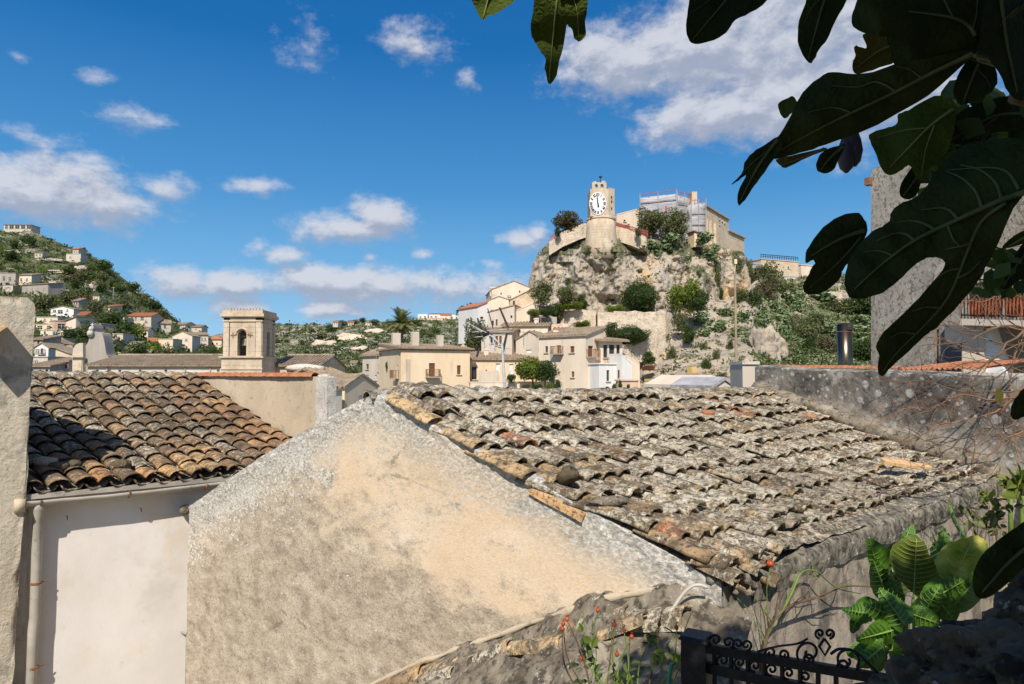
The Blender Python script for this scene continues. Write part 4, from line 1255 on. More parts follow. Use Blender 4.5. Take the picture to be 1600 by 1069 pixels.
def house(name, label, x0, x1, yt, yb, Y0, Y1, D, wall, roof='flat', roofmat='far_tile', wins=(), side=(), rh=1.2, over=0.35, cat='house', group=None, ext=1.5, yt1=None, extra=None):
    """x0..x1, yt, yb: where the facade stands in the photograph; Y0, Y1 the distance of its two ends; D its depth"""
    pl, pr = P(x0, yb, Y0), P(x1, yb, Y1)
    zt = P(x0, yt, Y0).z
    zt1 = P(x1, yt1 if yt1 is not None else yt, Y1).z if yt1 is not None else zt
    zb = min(pl.z, pr.z) - ext
    pl = Vector((pl.x, pl.y, zb)); pr = Vector((pr.x, pr.y, zb))
    u = (pr - pl); Wd = u.length; u.normalize()
    n = Vector((u.y, -u.x, 0))                 # out of the facade
    if n.dot(pl) > 0: n = -n
    H = zt - zb
    root = empty(name, tuple((pl + pr) / 2 - n * (D / 2)), label, cat, group)
    def holes(lst, p0, uu, nn):
        out = []
        for (cx, cy, w, h, kind) in lst:
            d = ray(cx, cy)
            q = d * (p0.dot(nn) / d.dot(nn))
            sc_ = q.y / F
            a = (q - p0).dot(uu); z = q.z - zb
            ww = w * sc_ / max(0.25, abs(uu.dot(Vector((1, 0, 0)))) ) if abs(uu.x) < .9 else w * sc_
            out.append(((a - ww / 2, z - h * sc_ / 2, a + ww / 2, z + h * sc_ / 2), kind))
        return out
    hf = holes(wins, pl, u, n)
    left_seen = (-u).dot(-pl) > 0
    ps, us, ns = (pl - n * D, n, -u) if left_seen else (pr, -n, u)
    hs = holes(side, ps, us, ns) if side else []
    mb = MB()
    facade(mb, pl, u, n, Wd, H, [h for h, k in hf])
    sl, sr = ([h for h, k in hs], []) if left_seen else ([], [h for h, k in hs])
    facade(mb, pl - n * D, n, -u, D, H, sl)
    facade(mb, pr, -n, u, D, H, sr)
    facade(mb, pr - n * D, -u, -n, Wd, H, [])
    T = lambda a, b, z: pl + u * a - n * b + ZUP * z
    if roof in ('gable', 'hip', 'shed'):
        pass
    if roof == 'gable':       # ridge along the facade
        for a in (0, Wd): mb.add([T(a, 0, H), T(a, D, H), T(a, D / 2, H + rh)], [(0, 1, 2)])
    if roof == 'front':       # gable in the facade
        for b in (0, D): mb.add([T(0, b, H), T(Wd, b, H), T(Wd / 2, b, H + rh)], [(0, 1, 2)])
    if roof == 'shed':
        for a in (0, Wd): mb.add([T(a, 0, H), T(a, D, H), T(a, D, H + rh)], [(0, 1, 2)])
        mb.quad(T(0, D, H), T(Wd, D, H), T(Wd, D, H + rh), T(0, D, H + rh))
    if roof == 'side':        # falls to the right (rh > 0) or to the left
        a, b = (0, Wd) if rh > 0 else (Wd, 0); r = abs(rh)
        for q in (0, D): mb.add([T(0, q, H), T(Wd, q, H), T(a, q, H + r)], [(0, 1, 2)])
        mb.quad(T(a, 0, H), T(a, D, H), T(a, D, H + r), T(a, 0, H + r))
    if roof == 'flat':
        mb.quad(T(0, 0, H - .3), T(Wd, 0, H - .3), T(Wd, D, H - .3), T(0, D, H - .3))
    mb.build('wall', M[wall], root)
    r = MB(); o = over; th = 0.16
    def plate(a, b, c, d):
        q = [a, b, c, d]
        r.hexa([x + ZUP * 0.02 for x in q], [x + ZUP * (0.02 + th) for x in q])
    def tiles(a, b, c, d):    # ribs of tile down a slope: a,b eave; c,d ridge (b->c, a->d)
        plate(a, b, c, d)
        L = (b - a).length; k = min(70, max(3, int(L / 0.45)))
        for i in range(k):
            t = (i + .5) / k
            e0, e1 = a.lerp(b, t), d.lerp(c, t)
            r.tube([e0 + ZUP * (.10 + th * .5), e1 + ZUP * (.10 + th * .5)], L / k * 0.36, 6)
    if roof == 'gable':
        sl_ = rh / (D / 2)
        tiles(T(-o, -o, H - o * sl_), T(Wd + o, -o, H - o * sl_), T(Wd + o, D / 2, H + rh), T(-o, D / 2, H + rh))
        plate(T(-o, D / 2 + .02, H + rh), T(Wd + o, D / 2 + .02, H + rh), T(Wd + o, D + o, H - o * sl_), T(-o, D + o, H - o * sl_))
    elif roof == 'front':
        sl_ = rh / (Wd / 2)
        plate(T(-o, -o * .5, H - o * sl_), T(Wd / 2 - .01, -o * .5, H + rh), T(Wd / 2 - .01, D, H + rh), T(-o, D, H - o * sl_))
        plate(T(Wd / 2 + .01, -o * .5, H + rh), T(Wd + o, -o * .5, H - o * sl_), T(Wd + o, D, H - o * sl_), T(Wd / 2 + .01, D, H + rh))
    elif roof == 'shed':
        sl_ = rh / D
        tiles(T(-o, -o, H - o * sl_), T(Wd + o, -o, H - o * sl_), T(Wd + o, D + o, H + rh + o * sl_), T(-o, D + o, H + rh + o * sl_))
    elif roof == 'side':
        za, zb_ = (H + rh, H) if rh > 0 else (H, H - rh)
        plate(T(-o, -o, za), T(Wd + o, -o, zb_), T(Wd + o, D + o, zb_), T(-o, D + o, za))
    elif roof == 'hip':
        c = min(Wd, D) / 2 * .95
        e = [T(-o, -o, H), T(Wd + o, -o, H), T(Wd + o, D + o, H), T(-o, D + o, H)]
        if Wd >= D: rg = [T(c, D / 2, H + rh), T(Wd - c, D / 2, H + rh)]; fc = [(0, 1, 5, 4), (1, 2, 5), (2, 3, 4, 5), (3, 0, 4)]
        else: rg = [T(Wd / 2, c, H + rh), T(Wd / 2, D - c, H + rh)]; fc = [(0, 1, 4), (1, 2, 5, 4), (2, 3, 5), (3, 0, 4, 5)]
        r.add(e + rg, fc + [(3, 2, 1, 0)])
        r.hexa([x - ZUP * .18 for x in e], [x - ZUP * .01 for x in e])
    elif roof == 'flat':
        for (a, b, w, d) in ((Wd / 2, 0, Wd + .24, .3), (Wd / 2, D, Wd + .24, .3)): r.box(T(a, b, H + .06), (w, d, .16), u)
        for a in (0, Wd): r.box(T(a, D / 2, H + .06), (.3, D - .31, .16), u)
    if r.v:
        r.build('roof' if roof != 'flat' else 'parapet', M[roofmat] if roof != 'flat' else M[wall], root)
    for h, k in hf:
        if k != 'hole': window(root, pl, u, n, h, k)
    for h, k in hs:
        if k != 'hole': window(root, ps, us, ns, h, k)
    if extra: extra(root, T, u, n, Wd, H, D)
    return root

# --- big yellow house in the middle, with chimneys and a cornice
def yellow_extra(root, T, u, n, Wd, H, D):
    c = MB()
    c.box(T(Wd / 2, -.15, H + .12), (Wd + 1.0, .55, .22), u); c.box(T(Wd / 2, -.05, H - .08), (Wd + .5, .3, .16), u)
    c.box(T(-.15, D / 2, H + .12), (.55, D - .1, .22), u)
    c.build('cornice', M['far_tile'], root)
    for a, b, w, h in ((-.1 + 1.0, 5.5, 1.7, 2.3), (2.9, 3.5, 1.5, 2.4), (6.2, 3.0, 1.3, 2.0), (10.2, 3.0, 1.3, 1.9), (13.2, 3.5, 1.5, 2.1)):
        if a < Wd:
            c = MB(); c.box(T(a, b, H + h / 2), (w * .62, .8, h), u); c.build('chimney', M['wall_pale'], root)
    s = MB(); s.box(T(.9, -.06, H - 4.6), (.5, .1, 6.6), u); s.build('pilaster', M['wall_pale'], root)
house('yellow_house', 'yellow plastered house with a railed balcony door behind the front roof ridge', 626, 734, 545, 615, 86, 90, 11, 'wall_yellow', 'shed', 'far_tile',
      [(675, 578, 10, 21, 'balconybrown'), (717, 578, 6, 14, 'brown')], [(621, 580, 3, 20, 'balcony')], rh=0.9, over=.15, extra=yellow_extra)
# receding houses on its left
house('terrace_house', 'greyish terrace house with tilted tile roof left of the yellow house', 566, 598, 556, 612, 104, 100, 9, 'wall_pale', 'gable', 'far_tile', [(574, 573, 5, 8, 'green'), (574, 588, 6, 5, 'dark'), (587, 590, 4, 8, 'dark'), (592, 578, 3, 5, 'dark')], rh=1.6)
house('terrace_house', 'narrow white house with creeper on its front left of the yellow house', 598, 614, 556, 615, 95, 93, 6, 'wall_white', 'shed', 'far_tile', [(609, 595, 8, 12, 'dark'), (602, 592, 4, 10, 'brown')], rh=.6)
house('gable_fronted_house', 'small cream gabled house with white window below the parapet wall', 538, 590, 607, 660, 42, 46, 7, 'wall_yellow', 'front', 'far_tile', [(567, 622, 8, 9, 'whitedoor')], rh=.75, over=.12)
house('lean_to_house', 'low cream wall with a small tiled top beside the cream gabled house', 514, 534, 612, 660, 40, 41, 4, 'wall_cream', 'shed', 'far_tile', rh=.4, over=.1)
house('stone_cottage', 'long stone cottage with a mossy roof left of the cream gable', 520, 556, 596, 640, 60, 62, 8, 'wall_pale', 'gable', 'far_tile', rh=1.0)
# low yellow house with the arched white door
house('low_yellow_house', 'low yellow house with arched white door and tiled roof right of the big yellow house', 735, 862, 562, 640, 92, 95, 8, 'wall_yellow', 'shed', 'far_tile',
      [(778, 577, 7, 18, 'whitedoor'), (799, 578, 7, 18, 'whitedoor'), (760, 580, 2, 4, 'dark'), (741, 583, 8, 20, 'open')], rh=1.7, over=.3)
# arched terrace wall under it
mb = MB()
t0, t1 = P(735, 598, 86), P(858, 598, 88)
u = (t1 - t0); u.z = 0; Lw = u.length; u.normalize(); nn = Vector((u.y, -u.x, 0))
def arch_wall(mb, p0, u, n, W, H, a0, a1, z0, zs, th, seg=10, mi=0):
    """wall panel with one round-headed opening from a0 to a1, sill z0, springing zs"""
    at = lambda a, z, b=0: p0 + u * a + ZUP * z - n * b
    r = (a1 - a0) / 2; c = (a0 + a1) / 2
    arc = [(c - r * math.cos(math.pi * i / seg), zs + r * math.sin(math.pi * i / seg)) for i in range(seg + 1)]
    for b, fl in ((0, 1), (th, -1)):
        def Q(*p):
            p = p if fl == 1 else p[::-1]
            mb.quad(*[at(x, z, b) for x, z in p], mi)
        Q((0, 0), (a0, 0), (a0, zs), (0, zs)); Q((a1, 0), (W, 0), (W, zs), (a1, zs))
        if z0 > 0: Q((a0, 0), (a1, 0), (a1, z0), (a0, z0))
        Q((0, zs), (a0, zs), (a0, H), (0, H)); Q((a1, zs), (W, zs), (W, H), (a1, H))
        for (x, z), (x2, z2) in zip(arc, arc[1:]): Q((x, z), (x2, z2), (x2, H), (x, H))
    path = [(a0, z0)] + arc + [(a1, z0)]
    for (x, z), (x2, z2) in zip(path, path[1:]): mb.quad(at(x, z), at(x2, z2), at(x2, z2, th), at(x, z, th), mi)
    mb.quad(at(a0, z0), at(a1, z0), at(a1, z0, th), at(a0, z0, th), mi)
    mb.quad(at(0, H), at(W, H), at(W, H, th), at(0, H, th), mi)
    for x in (0, W): mb.quad(at(x, 0), at(x, 0, th), at(x, H, th), at(x, H), mi)
p = Vector((t0.x, t0.y, -5.0)); Ht = t0.z + 5
for (a, w) in ((0, 3.0), (3.0, 3.2), (6.2, Lw - 6.2)):
    if w < 4: arch_wall(mb, p + u * a, u, nn, w, Ht, w / 2 - .75, w / 2 + .75, 0, Ht - 1.2, 1.2)
    else: facade(mb, p + u * a, u, nn, w, Ht, [])
mb.box(p + u * (Lw / 2) - nn * .6 + ZUP * (Ht + .06), (Lw + .2, 1.3, .12), u)
tw = empty('terrace_wall', tuple(p), 'pale terrace wall with two dark round arches under the low yellow house', 'wall')
mb.build('wall', M['wall_cream'], tw)
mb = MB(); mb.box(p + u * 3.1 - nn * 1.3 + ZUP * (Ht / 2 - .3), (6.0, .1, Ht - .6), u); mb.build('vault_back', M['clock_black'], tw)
mb = MB(); mb.box(P(764, 590, 89), (2.6, .8, 1.7)); tag(mb.build('garden_trough', M['wall_pale']), 'pale square block standing on the terrace before the arched door', 'planter')

# the tall cream house with balcony, the white loggia house beside it
house('cream_house', 'tall cream house with drainpipes and a balcony on its corner below the cliff', 842, 916, 528, 640, 90, 85, 4, 'wall_cream', 'shed', 'far_tile',
      [(854, 546, 4, 10, 'dark'), (873, 546, 6, 13, 'balcony'), (894, 546, 6, 10, 'brown'), (895, 585, 4, 9, 'brown'), (862, 590, 9, 22, 'open')], [(923, 549, 9, 17, 'balconybrown'), (925, 582, 5, 13, 'brown')], rh=1.1, over=.25)
def loggia(root, T, u, n, Wd, H, D):
    s = MB(); s.box(T(Wd / 2, -.5, H - 3.1), (Wd + .1, 1.0, .22), u); s.build('balcony_slab', M['wall_pink'], root)
    r = MB()
    for q in range(15): r.box(T(Wd * q / 14, -.95, H - 2.55), (.04, .04, .9), u)
    r.box(T(Wd / 2, -.95, H - 2.08), (Wd, .06, .05), u); r.build('balcony_railing', M['rust'], root)
house('loggia_house', 'small house with a roofed loggia balcony over a whitewashed wall', 938, 973, 533, 640, 86.5, 88, 8, 'wall_cream', 'shed', 'far_tile',
      [(946, 549, 7, 20, 'open'), (956, 549, 9, 20, 'open'), (966, 549, 6, 20, 'open')], rh=.9, over=.7, extra=loggia)
house('whitewashed_house', 'whitewashed lower house with grey door and stair parapet', 936, 978, 569, 640, 83.5, 85.5, 3, 'wall_white', 'flat', 'far_tile', [(950, 587, 5, 17, 'green'), (975, 586, 3, 10, 'green')])
house('whitewashed_annex', 'small white lean-to with a sloped top right of the whitewashed house', 972, 988, 570, 640, 83.8, 84.6, 2.6, 'wall_white', 'side', 'wall_white', [(968, 584, 3, 12, 'brown')], rh=1.2, over=.02)
house('ramp_wall', 'cream ramp wall falling to the right beside the loggia house', 974, 1000, 570, 640, 89, 89.5, 2, 'wall_cream', 'side', 'wall_cream', rh=1.4, over=.02, cat='wall')
house('pink_wall', 'low pinkish garden wall with small cypress bushes before it', 966, 998, 595, 640, 80, 80.5, .8, 'wall_pink', 'flat', cat='wall')
mb = MB(); a = P(1013, 575, 92); mb.box(a, (1.6, .6, .7)); tag(mb.build('brick_planter', M['red_tile']), 'red brick planter box on the rocky slope', 'planter')

# houses stepping up behind, towards the cliff
house('ridge_house', 'long low house with a bare cream wall under the terraces', 786, 856, 510, 560, 100, 99, 8, 'wall_cream', 'shed', 'far_tile', [(812, 518, 3, 4, 'dark'), (835, 518, 3, 4, 'brown')], rh=1.6)
house('plain_house', 'plain pale house with dark gap windows below the long cream wall', 752, 800, 520, 560, 97, 96, 5, 'wall_pale', 'shed', 'far_tile', [(776, 532, 4, 14, 'brown'), (782, 533, 4, 16, 'brown'), (768, 530, 4, 12, 'dark')], rh=.8)
house('broad_house', 'broad pale house with a brown pitched roof in the middle of the town', 806, 850, 532, 590, 97, 95, 7, 'wall_pale', 'front', 'far_tile', [(826, 549, 8, 5, 'whitedoor'), (843, 547, 3, 8, 'dark')], rh=1.2)
house('white_hut', 'tiny white hut with one window and pink tiles', 866, 887, 515, 540, 100, 100, 4, 'wall_white', 'shed', 'red_tile', [(872, 515.5, 2.4, 4, 'dark')], rh=.5, over=.1)
house('stone_hut', 'stone hut with a pointed roof beside the tiny white hut', 888, 908, 513, 540, 99, 99, 4, 'limestone', 'front', 'far_tile', rh=.7, over=.1)
house('white_terrace_wall', 'whitewashed sloping wall right of the stone hut', 906, 925, 514, 540, 99, 100, 3, 'wall_white', 'side', 'wall_white', rh=.9, over=.02, cat='wall')
house('stone_shed', 'roofless stone shed below the green dome shrub', 925, 950, 512, 560, 97, 98, 4, 'dry_stone', 'flat', cat='shed')
house('big_gable_house', 'large pale house with a broad gable at the top of the town', 768, 838, 453, 510, 112, 113, 9, 'wall_cream', 'front', 'far_tile', [(796, 464, 7, 4, 'dark'), (812, 456, 2.4, 3.4, 'brown'), (783, 459, 2, 3, 'dark')], rh=1.45, over=.15)
house('rubble_house', 'rubble stone house with an arched gap and a roof rising to the right', 797, 842, 470, 510, 106, 106.5, 7, 'limestone', 'side', 'far_tile', [(803, 474, 3, 14, 'open')], rh=-2.4, over=.1)
house('terrace_gable_house', 'cream house with a low gable and a red door above the town', 760, 800, 472, 520, 108, 107, 6, 'wall_cream', 'front', 'far_tile', [(789, 484, 3, 5, 'brown'), (770, 486, 8, 4, 'dark')], rh=.75, over=.1)
house('whitewash_house', 'blotchy whitewashed house standing at the left edge of the hill town', 746, 762, 480, 520, 104, 105, 6, 'wall_white', 'side', 'red_tile', [(753, 497, 5, 4, 'brown'), (751, 508, 4, 6, 'dark')], rh=-.9, over=.15)
house('plain_house', 'plain house with slanting roof line and small windows under the cream gable', 762, 804, 489, 530, 103, 102, 6, 'wall_pale', 'side', 'far_tile', [(776, 504, 3, 10, 'brown'), (770, 505, 3, 8, 'dark'), (799, 495, 3, 4, 'dark')], rh=-1.0, over=.1)
house('blank_house', 'blank plastered house wall below the rubble stone house', 804, 842, 487, 530, 103, 103.5, 6, 'wall_cream', 'side', 'wall_cream', rh=-1.6, over=.05)
# retaining walls under the cliff
def ret_wall(label, pts, Y, h_px, mat='dry_stone', th=.8):
    mb = MB()
    base = [P(x, y, yy) for (x, y), yy in zip(pts, Y)]
    vs = []; fs = []; m = 7; K = 10
    path = []
    for a, b in zip(base, base[1:]):
        for k in range(K): path.append(a.lerp(b, k / K))
    path.append(base[-1])
    for i, q in enumerate(path):
        hh = h_px * q.y / F
        w = 0.25 * fbm(q, .5, 4, 2)
        for (b, z) in ((0, -hh - 1.2), (.02, -hh * .6), (.05, -hh * .3), (.08, 0), (th * .5, .08), (th, 0), (th + .2, -hh - 1.2)):
            vs.append(q + Vector((0, b + .06 * nz(q + ZUP * z, 1.4), z + (w if z > -.1 else 0))))
    for i in range(len(path) - 1):
        for j in range(m - 1):
            a = i * m + j; fs.append((a, a + m, a + m + 1, a + 1))
    fs += [tuple(range(m - 1, -1, -1)), tuple(range((len(path) - 1) * m, len(path) * m))]
    mb.add(vs, fs)
    return tag(mb.build('retaining_wall', M[mat]), label, 'wall')
ret_wall('long curved dry stone retaining wall under the round dark bush', [(934, 488), (1000, 486), (1040, 488), (1060, 492)], [101, 100, 100, 103], 30)
ret_wall('short tan retaining wall left of the long curved one', [(876, 485), (905, 484), (931, 486)], [104, 103, 103], 22)
ret_wall('grey retaining wall at the foot of the cliff on its left', [(828, 492), (850, 493), (870, 494)], [102, 102, 102], 12, 'wall_grey')
ret_wall('rough stone wall strip below the grey retaining wall', [(845, 508), (900, 506), (940, 512)], [101, 101, 101], 10)
ret_wall('stone wall stepping down the slope right of the green dome shrub', [(972, 540), (1010, 530), (1040, 520)], [93, 95, 97], 20)

# ------------------------------------------------------------------ church with bell tower
YB = 60.0
def bell_tower():
    root = empty('bell_tower', tuple(P(385, 600, YB + 1.6)), 'square stone bell tower with arched openings, a bell and a heavy cornice', 'tower')
    s = YB / F
    x0, x1 = P(349, 540, YB).x, P(408.5, 540, YB).x
    zc, zb, z0 = P(380, 497, YB).z, P(380, 557, YB).z, P(380, 640, YB).z
    Wd = x1 - x0; u = Vector((1, 0, 0)); n = Vector((0, -1, 0)); Hh = zc - zb
    aw = 14 * s; th = .55
    mb = MB()
    arch_wall(mb, Vector((x0, YB, zb)), u, n, Wd, Hh, Wd * .48 - aw / 2 + .02, Wd * .48 + aw / 2 + .02, .05, Hh - 1.45, th)
    arch_wall(mb, Vector((x1, YB + Wd, zb)), -u, -n, Wd, Hh, Wd / 2 - aw / 2, Wd / 2 + aw / 2, .05, Hh - 1.45, th)
    arch_wall(mb, Vector((x1, YB, zb)), Vector((0, 1, 0)), Vector((1, 0, 0)), Wd, Hh, Wd / 2 - aw / 2, Wd / 2 + aw / 2, .05, Hh - 1.45, th)
    arch_wall(mb, Vector((x0, YB + Wd, zb)), Vector((0, -1, 0)), Vector((-1, 0, 0)), Wd, Hh, Wd / 2 - aw / 2, Wd / 2 + aw / 2, .05, Hh - 1.45, th)
    mb.build('belfry_wall', M['tower_stone'], root)
    c0 = Vector(((x0 + x1) / 2, YB + Wd / 2, 0))
    mb = MB()
    for (z, h, o) in ((zc - .32, .14, .10), (zc + .0, .12, .12), (zc + .12, .20, .26), (zc + .32, .10, .20), (zc + .42, .30, .10)):
        mb.box(c0 + ZUP * (z + h / 2), (Wd + 2 * o, Wd + 2 * o, h))
    for k in range(13):
        mb.box(c0 + Vector((-Wd / 2 + Wd * k / 12, -Wd / 2 - .02, zc + .76)), (.16, .2, .08 + .05 * (k % 3)))
    mb.build('cornice', M['tower_stone'], root)
    for k in (-1, 1):
        mb = MB(); mb.box(Vector((x0 + Wd / 2 + k * (Wd / 2 - .25), YB - .03, (zb + zc) / 2 - .2)), (.5, .06, Hh - .35)); mb.build('corner_pilaster', M['tower_stone'], root)
    for yy in (YB + .3, YB + Wd - .3):
        mb = MB(); mb.box(Vector((x1 + .03, yy, (zb + zc) / 2 - .2)), (.06, .55, Hh - .35)); mb.build('corner_pilaster', M['tower_stone'], root)
    # moulded arch head
    mb = MB(); r = aw / 2 + .14; ca = Vector((x0 + Wd * .48 + .02, YB - .03, zb + Hh - 1.45))
    mb.tube([ca + Vector((-r * math.cos(math.pi * i / 12), 0, r * math.sin(math.pi * i / 12))) for i in range(13)], .09, 6); mb.build('arch_moulding', M['tower_stone'], root)
    for k in (-1, 1):
        mb = MB(); q = P(377.5 + 13.5 * k, 524, YB - .02); mb.box(q, (.42, .05, .07)); mb.box(q, (.07, .056, .42)); mb.build('wall_cross', M['rust'], root)
    mb = MB()
    for (z, h, o) in ((zb - .12, .12, .28), (zb - .24, .12, .16), (z0, zb - .24 - z0, .10), (zb - 1.15, .1, .17)):
        mb.box(c0 + ZUP * (z + h / 2), (Wd + 2 * o, Wd + 2 * o, h))
    mb.build('base', M['tower_stone'], root)
    mb = MB(); mb.box(c0 + ZUP * (zb + .012), (Wd - 1.12, Wd - 1.12, .02)); mb.build('bell_chamber_floor', M['wall_grey'], root)
    mb = MB(); cb = Vector((ca.x, YB + .9, zb + .95))
    mb.lathe(cb, [(.44, 0), (.40, .06), (.31, .25), (.26, .5), (.21, .66), (.10, .74), (.02, .76)], 18); bl = mb.build('bell', M['bronze'], root, smooth=True)
    mb = MB(); mb.box(cb + ZUP * .86, (aw + .3, .14, .16)); mb.box(cb + ZUP * .80, (.1, .1, .2)); mb.build('bell_yoke', M['pipe_grey'], bl)
bell_tower()
def church():
    Yc = 62.0
    root = empty('church', tuple(P(240, 610, Yc)), 'long church nave with a tiled roof running to the bell tower', 'church')
    xl, xr = P(137, 580, Yc).x, P(352, 580, Yc).x
    ze, zr, z0 = P(240, 571, Yc).z, P(240, 557.5, Yc + 5).z, -9
    mb = MB()
    hl = []
    for px in (152, 171, 187, 219, 259, 341):
        q = P(px, 580, Yc); hl.append((q.x - xl - .12, q.z - z0 - .12, q.x - xl + .12, q.z - z0 + .12))
    facade(mb, Vector((xl, Yc, z0)), Vector((1, 0, 0)), Vector((0, -1, 0)), xr - xl, ze - z0, hl)
    mb.add([(xl, Yc, ze), (xl, Yc + 10, ze), (xl, Yc + 5, zr)], [(0, 1, 2)]); mb.quad(Vector((xl, Yc, z0)), Vector((xl, Yc, ze)), Vector((xl, Yc + 10, ze)), Vector((xl, Yc + 10, z0)))
    mb.box(Vector(((xl + xr) / 2, Yc - .06, ze - .62)), (xr - xl, .1, .08))
    mb.build('nave_wall', M['wall_pale'], root)
    for px in (168, 290, 329):
        m2 = MB(); q = P(px, 580, Yc); m2.box(Vector((q.x, Yc - .07, ze - 1.0)), (.08, .08, 1.9)); m2.build('downpipe', M['pipe_grey'], root)
    def ridge_roof(x0, x1, yf, ze, zr, d, nm):
        mb = MB()
        k = int((x1 - x0) / .3)
        mb.hexa([Vector((x0, yf - .3, ze - .12)), Vector((x1, yf - .3, ze - .12)), Vector((x1, yf + d, zr)), Vector((x0, yf + d, zr))], [Vector((x0, yf - .3, ze)), Vector((x1, yf - .3, ze)), Vector((x1, yf + d, zr + .12)), Vector((x0, yf + d, zr + .12))])
        mb.hexa([Vector((x0, yf + d + .02, zr)), Vector((x1, yf + d + .02, zr)), Vector((x1, yf + 2 * d, ze - .1)), Vector((x0, yf + 2 * d, ze - .1))], [Vector((x0, yf + d + .02, zr + .12)), Vector((x1, yf + d + .02, zr + .12)), Vector((x1, yf + 2 * d, ze)), Vector((x0, yf + 2 * d, ze))])
        for i in range(k):
            x = lerp(x0, x1, (i + .5) / k)
            mb.tube([Vector((x, yf - .34, ze + .02)), Vector((x + .03 * nz((x, 0, 0), 3), yf + d, zr + .14))], .10, 6)
        mb.tube([Vector((x0, yf + d, zr + .14)), Vector((x1, yf + d, zr + .14))], .16, 8)
        mb.build(nm, M['far_tile'], root)
    ridge_roof(xl - .1, xr, Yc, ze + .02, zr, 5.0, 'nave_roof')
    # choir on the right of the tower with its shaded gable end
    x2, x3 = P(424, 580, Yc + 1.5).x, P(500, 580, Yc + 1.5).x
    ze2, zr2 = P(460, 571, Yc + 1.5).z, P(460, 557.5, Yc + 6).z
    mb = MB()
    facade(mb, Vector((x2, Yc + 1.5, z0)), Vector((1, 0, 0)), Vector((0, -1, 0)), x3 - x2, ze2 - z0, [])
    for zz, yy in (((z0, Yc + 1.5), (z0, Yc + 11)),):
        mb.quad(Vector((x3, Yc + 1.5, z0)), Vector((x3, Yc + 11, z0)), Vector((x3, Yc + 11, ze2)), Vector((x3, Yc + 1.5, ze2)))
    mb.add([(x3, Yc + 1.5, ze2), (x3, Yc + 11, ze2), (x3, Yc + 6.2, zr2 + .1)], [(0, 1, 2)])
    mb.build('choir_wall', M['limestone'], root)
    ridge_roof(x2, x3 + .15, Yc + 1.5, ze2, zr2, 4.7, 'choir_roof')
    mb = MB(); stone(mb, Vector((x3 - 1.2, Yc + 1.2, ze2 - .25)), .8, 4, (2.4, .5, .5)); mb.build('rubble_cap', M['pale_rubble'], root, smooth=True)
church()
def church_front():
    Yc = 72.0
    out = [(130, 640), (130, 542), (133, 541), (137, 536), (139.5, 529), (140, 524), (136.5, 522), (138, 517), (141, 514), (142, 510), (144.5, 506), (147, 512), (148, 518), (152, 519), (159, 521), (163, 534), (166, 552), (169, 557), (169, 640)]
    root = empty('baroque_church', tuple(P(150, 600, Yc)), 'grey baroque church front with curling volute seen from behind', 'church front')
    pts = [P(x, y, Yc) for x, y in catmull(out[1:-1], 3, False)]
    pts = [P(130, 640, Yc)] + pts + [P(169, 640, Yc)]
    bm = bmesh.new(); f = bm.faces.new([bm.verts.new(p) for p in pts]); r = bmesh.ops.extrude_face_region(bm, geom=[f])
    for v in r['geom']:
        if isinstance(v, bmesh.types.BMVert): v.co.y += 1.6
    bm.verts.index_update(); mb = MB(); mb.add([v.co.copy() for v in bm.verts], [[v.index for v in fc.verts] for fc in bm.faces]); bm.free()
    mb.build('pediment', M['wall_grey'], root)
    mb = MB(); v_ = [(113, 600), (113, 556), (114, 546), (118, 539), (124, 536), (129.5, 536), (129.5, 600)]
    pts = [P(x, y, Yc - .4) for x, y in v_]
    mb.hexa([p + Vector((0, 2.2, 0)) for p in pts], pts); mb.build('side_volute', M['wall_pale'], root)
    mb = MB(); mb.box(P(122, 557, Yc - .5), (1.3, .4, .2)); mb.box(P(122, 575, Yc - .35), (.9, .3, 1.6)); mb.build('pilaster', M['limestone'], root)
    mb = MB(); stone(mb, P(141.5, 521, Yc - .2), .32, 3, (1, 1, 1.2)); stone(mb, P(142.5, 514, Yc - .2), .24, 4, (1, 1, 1.2)); mb.tube([P(144.5, 511, Yc), P(144.6, 505, Yc)], .07, 6); mb.box(P(144.6, 507, Yc), (.35, .1, .08)); mb.build('finial', M['pale_rubble'], root)
church_front()

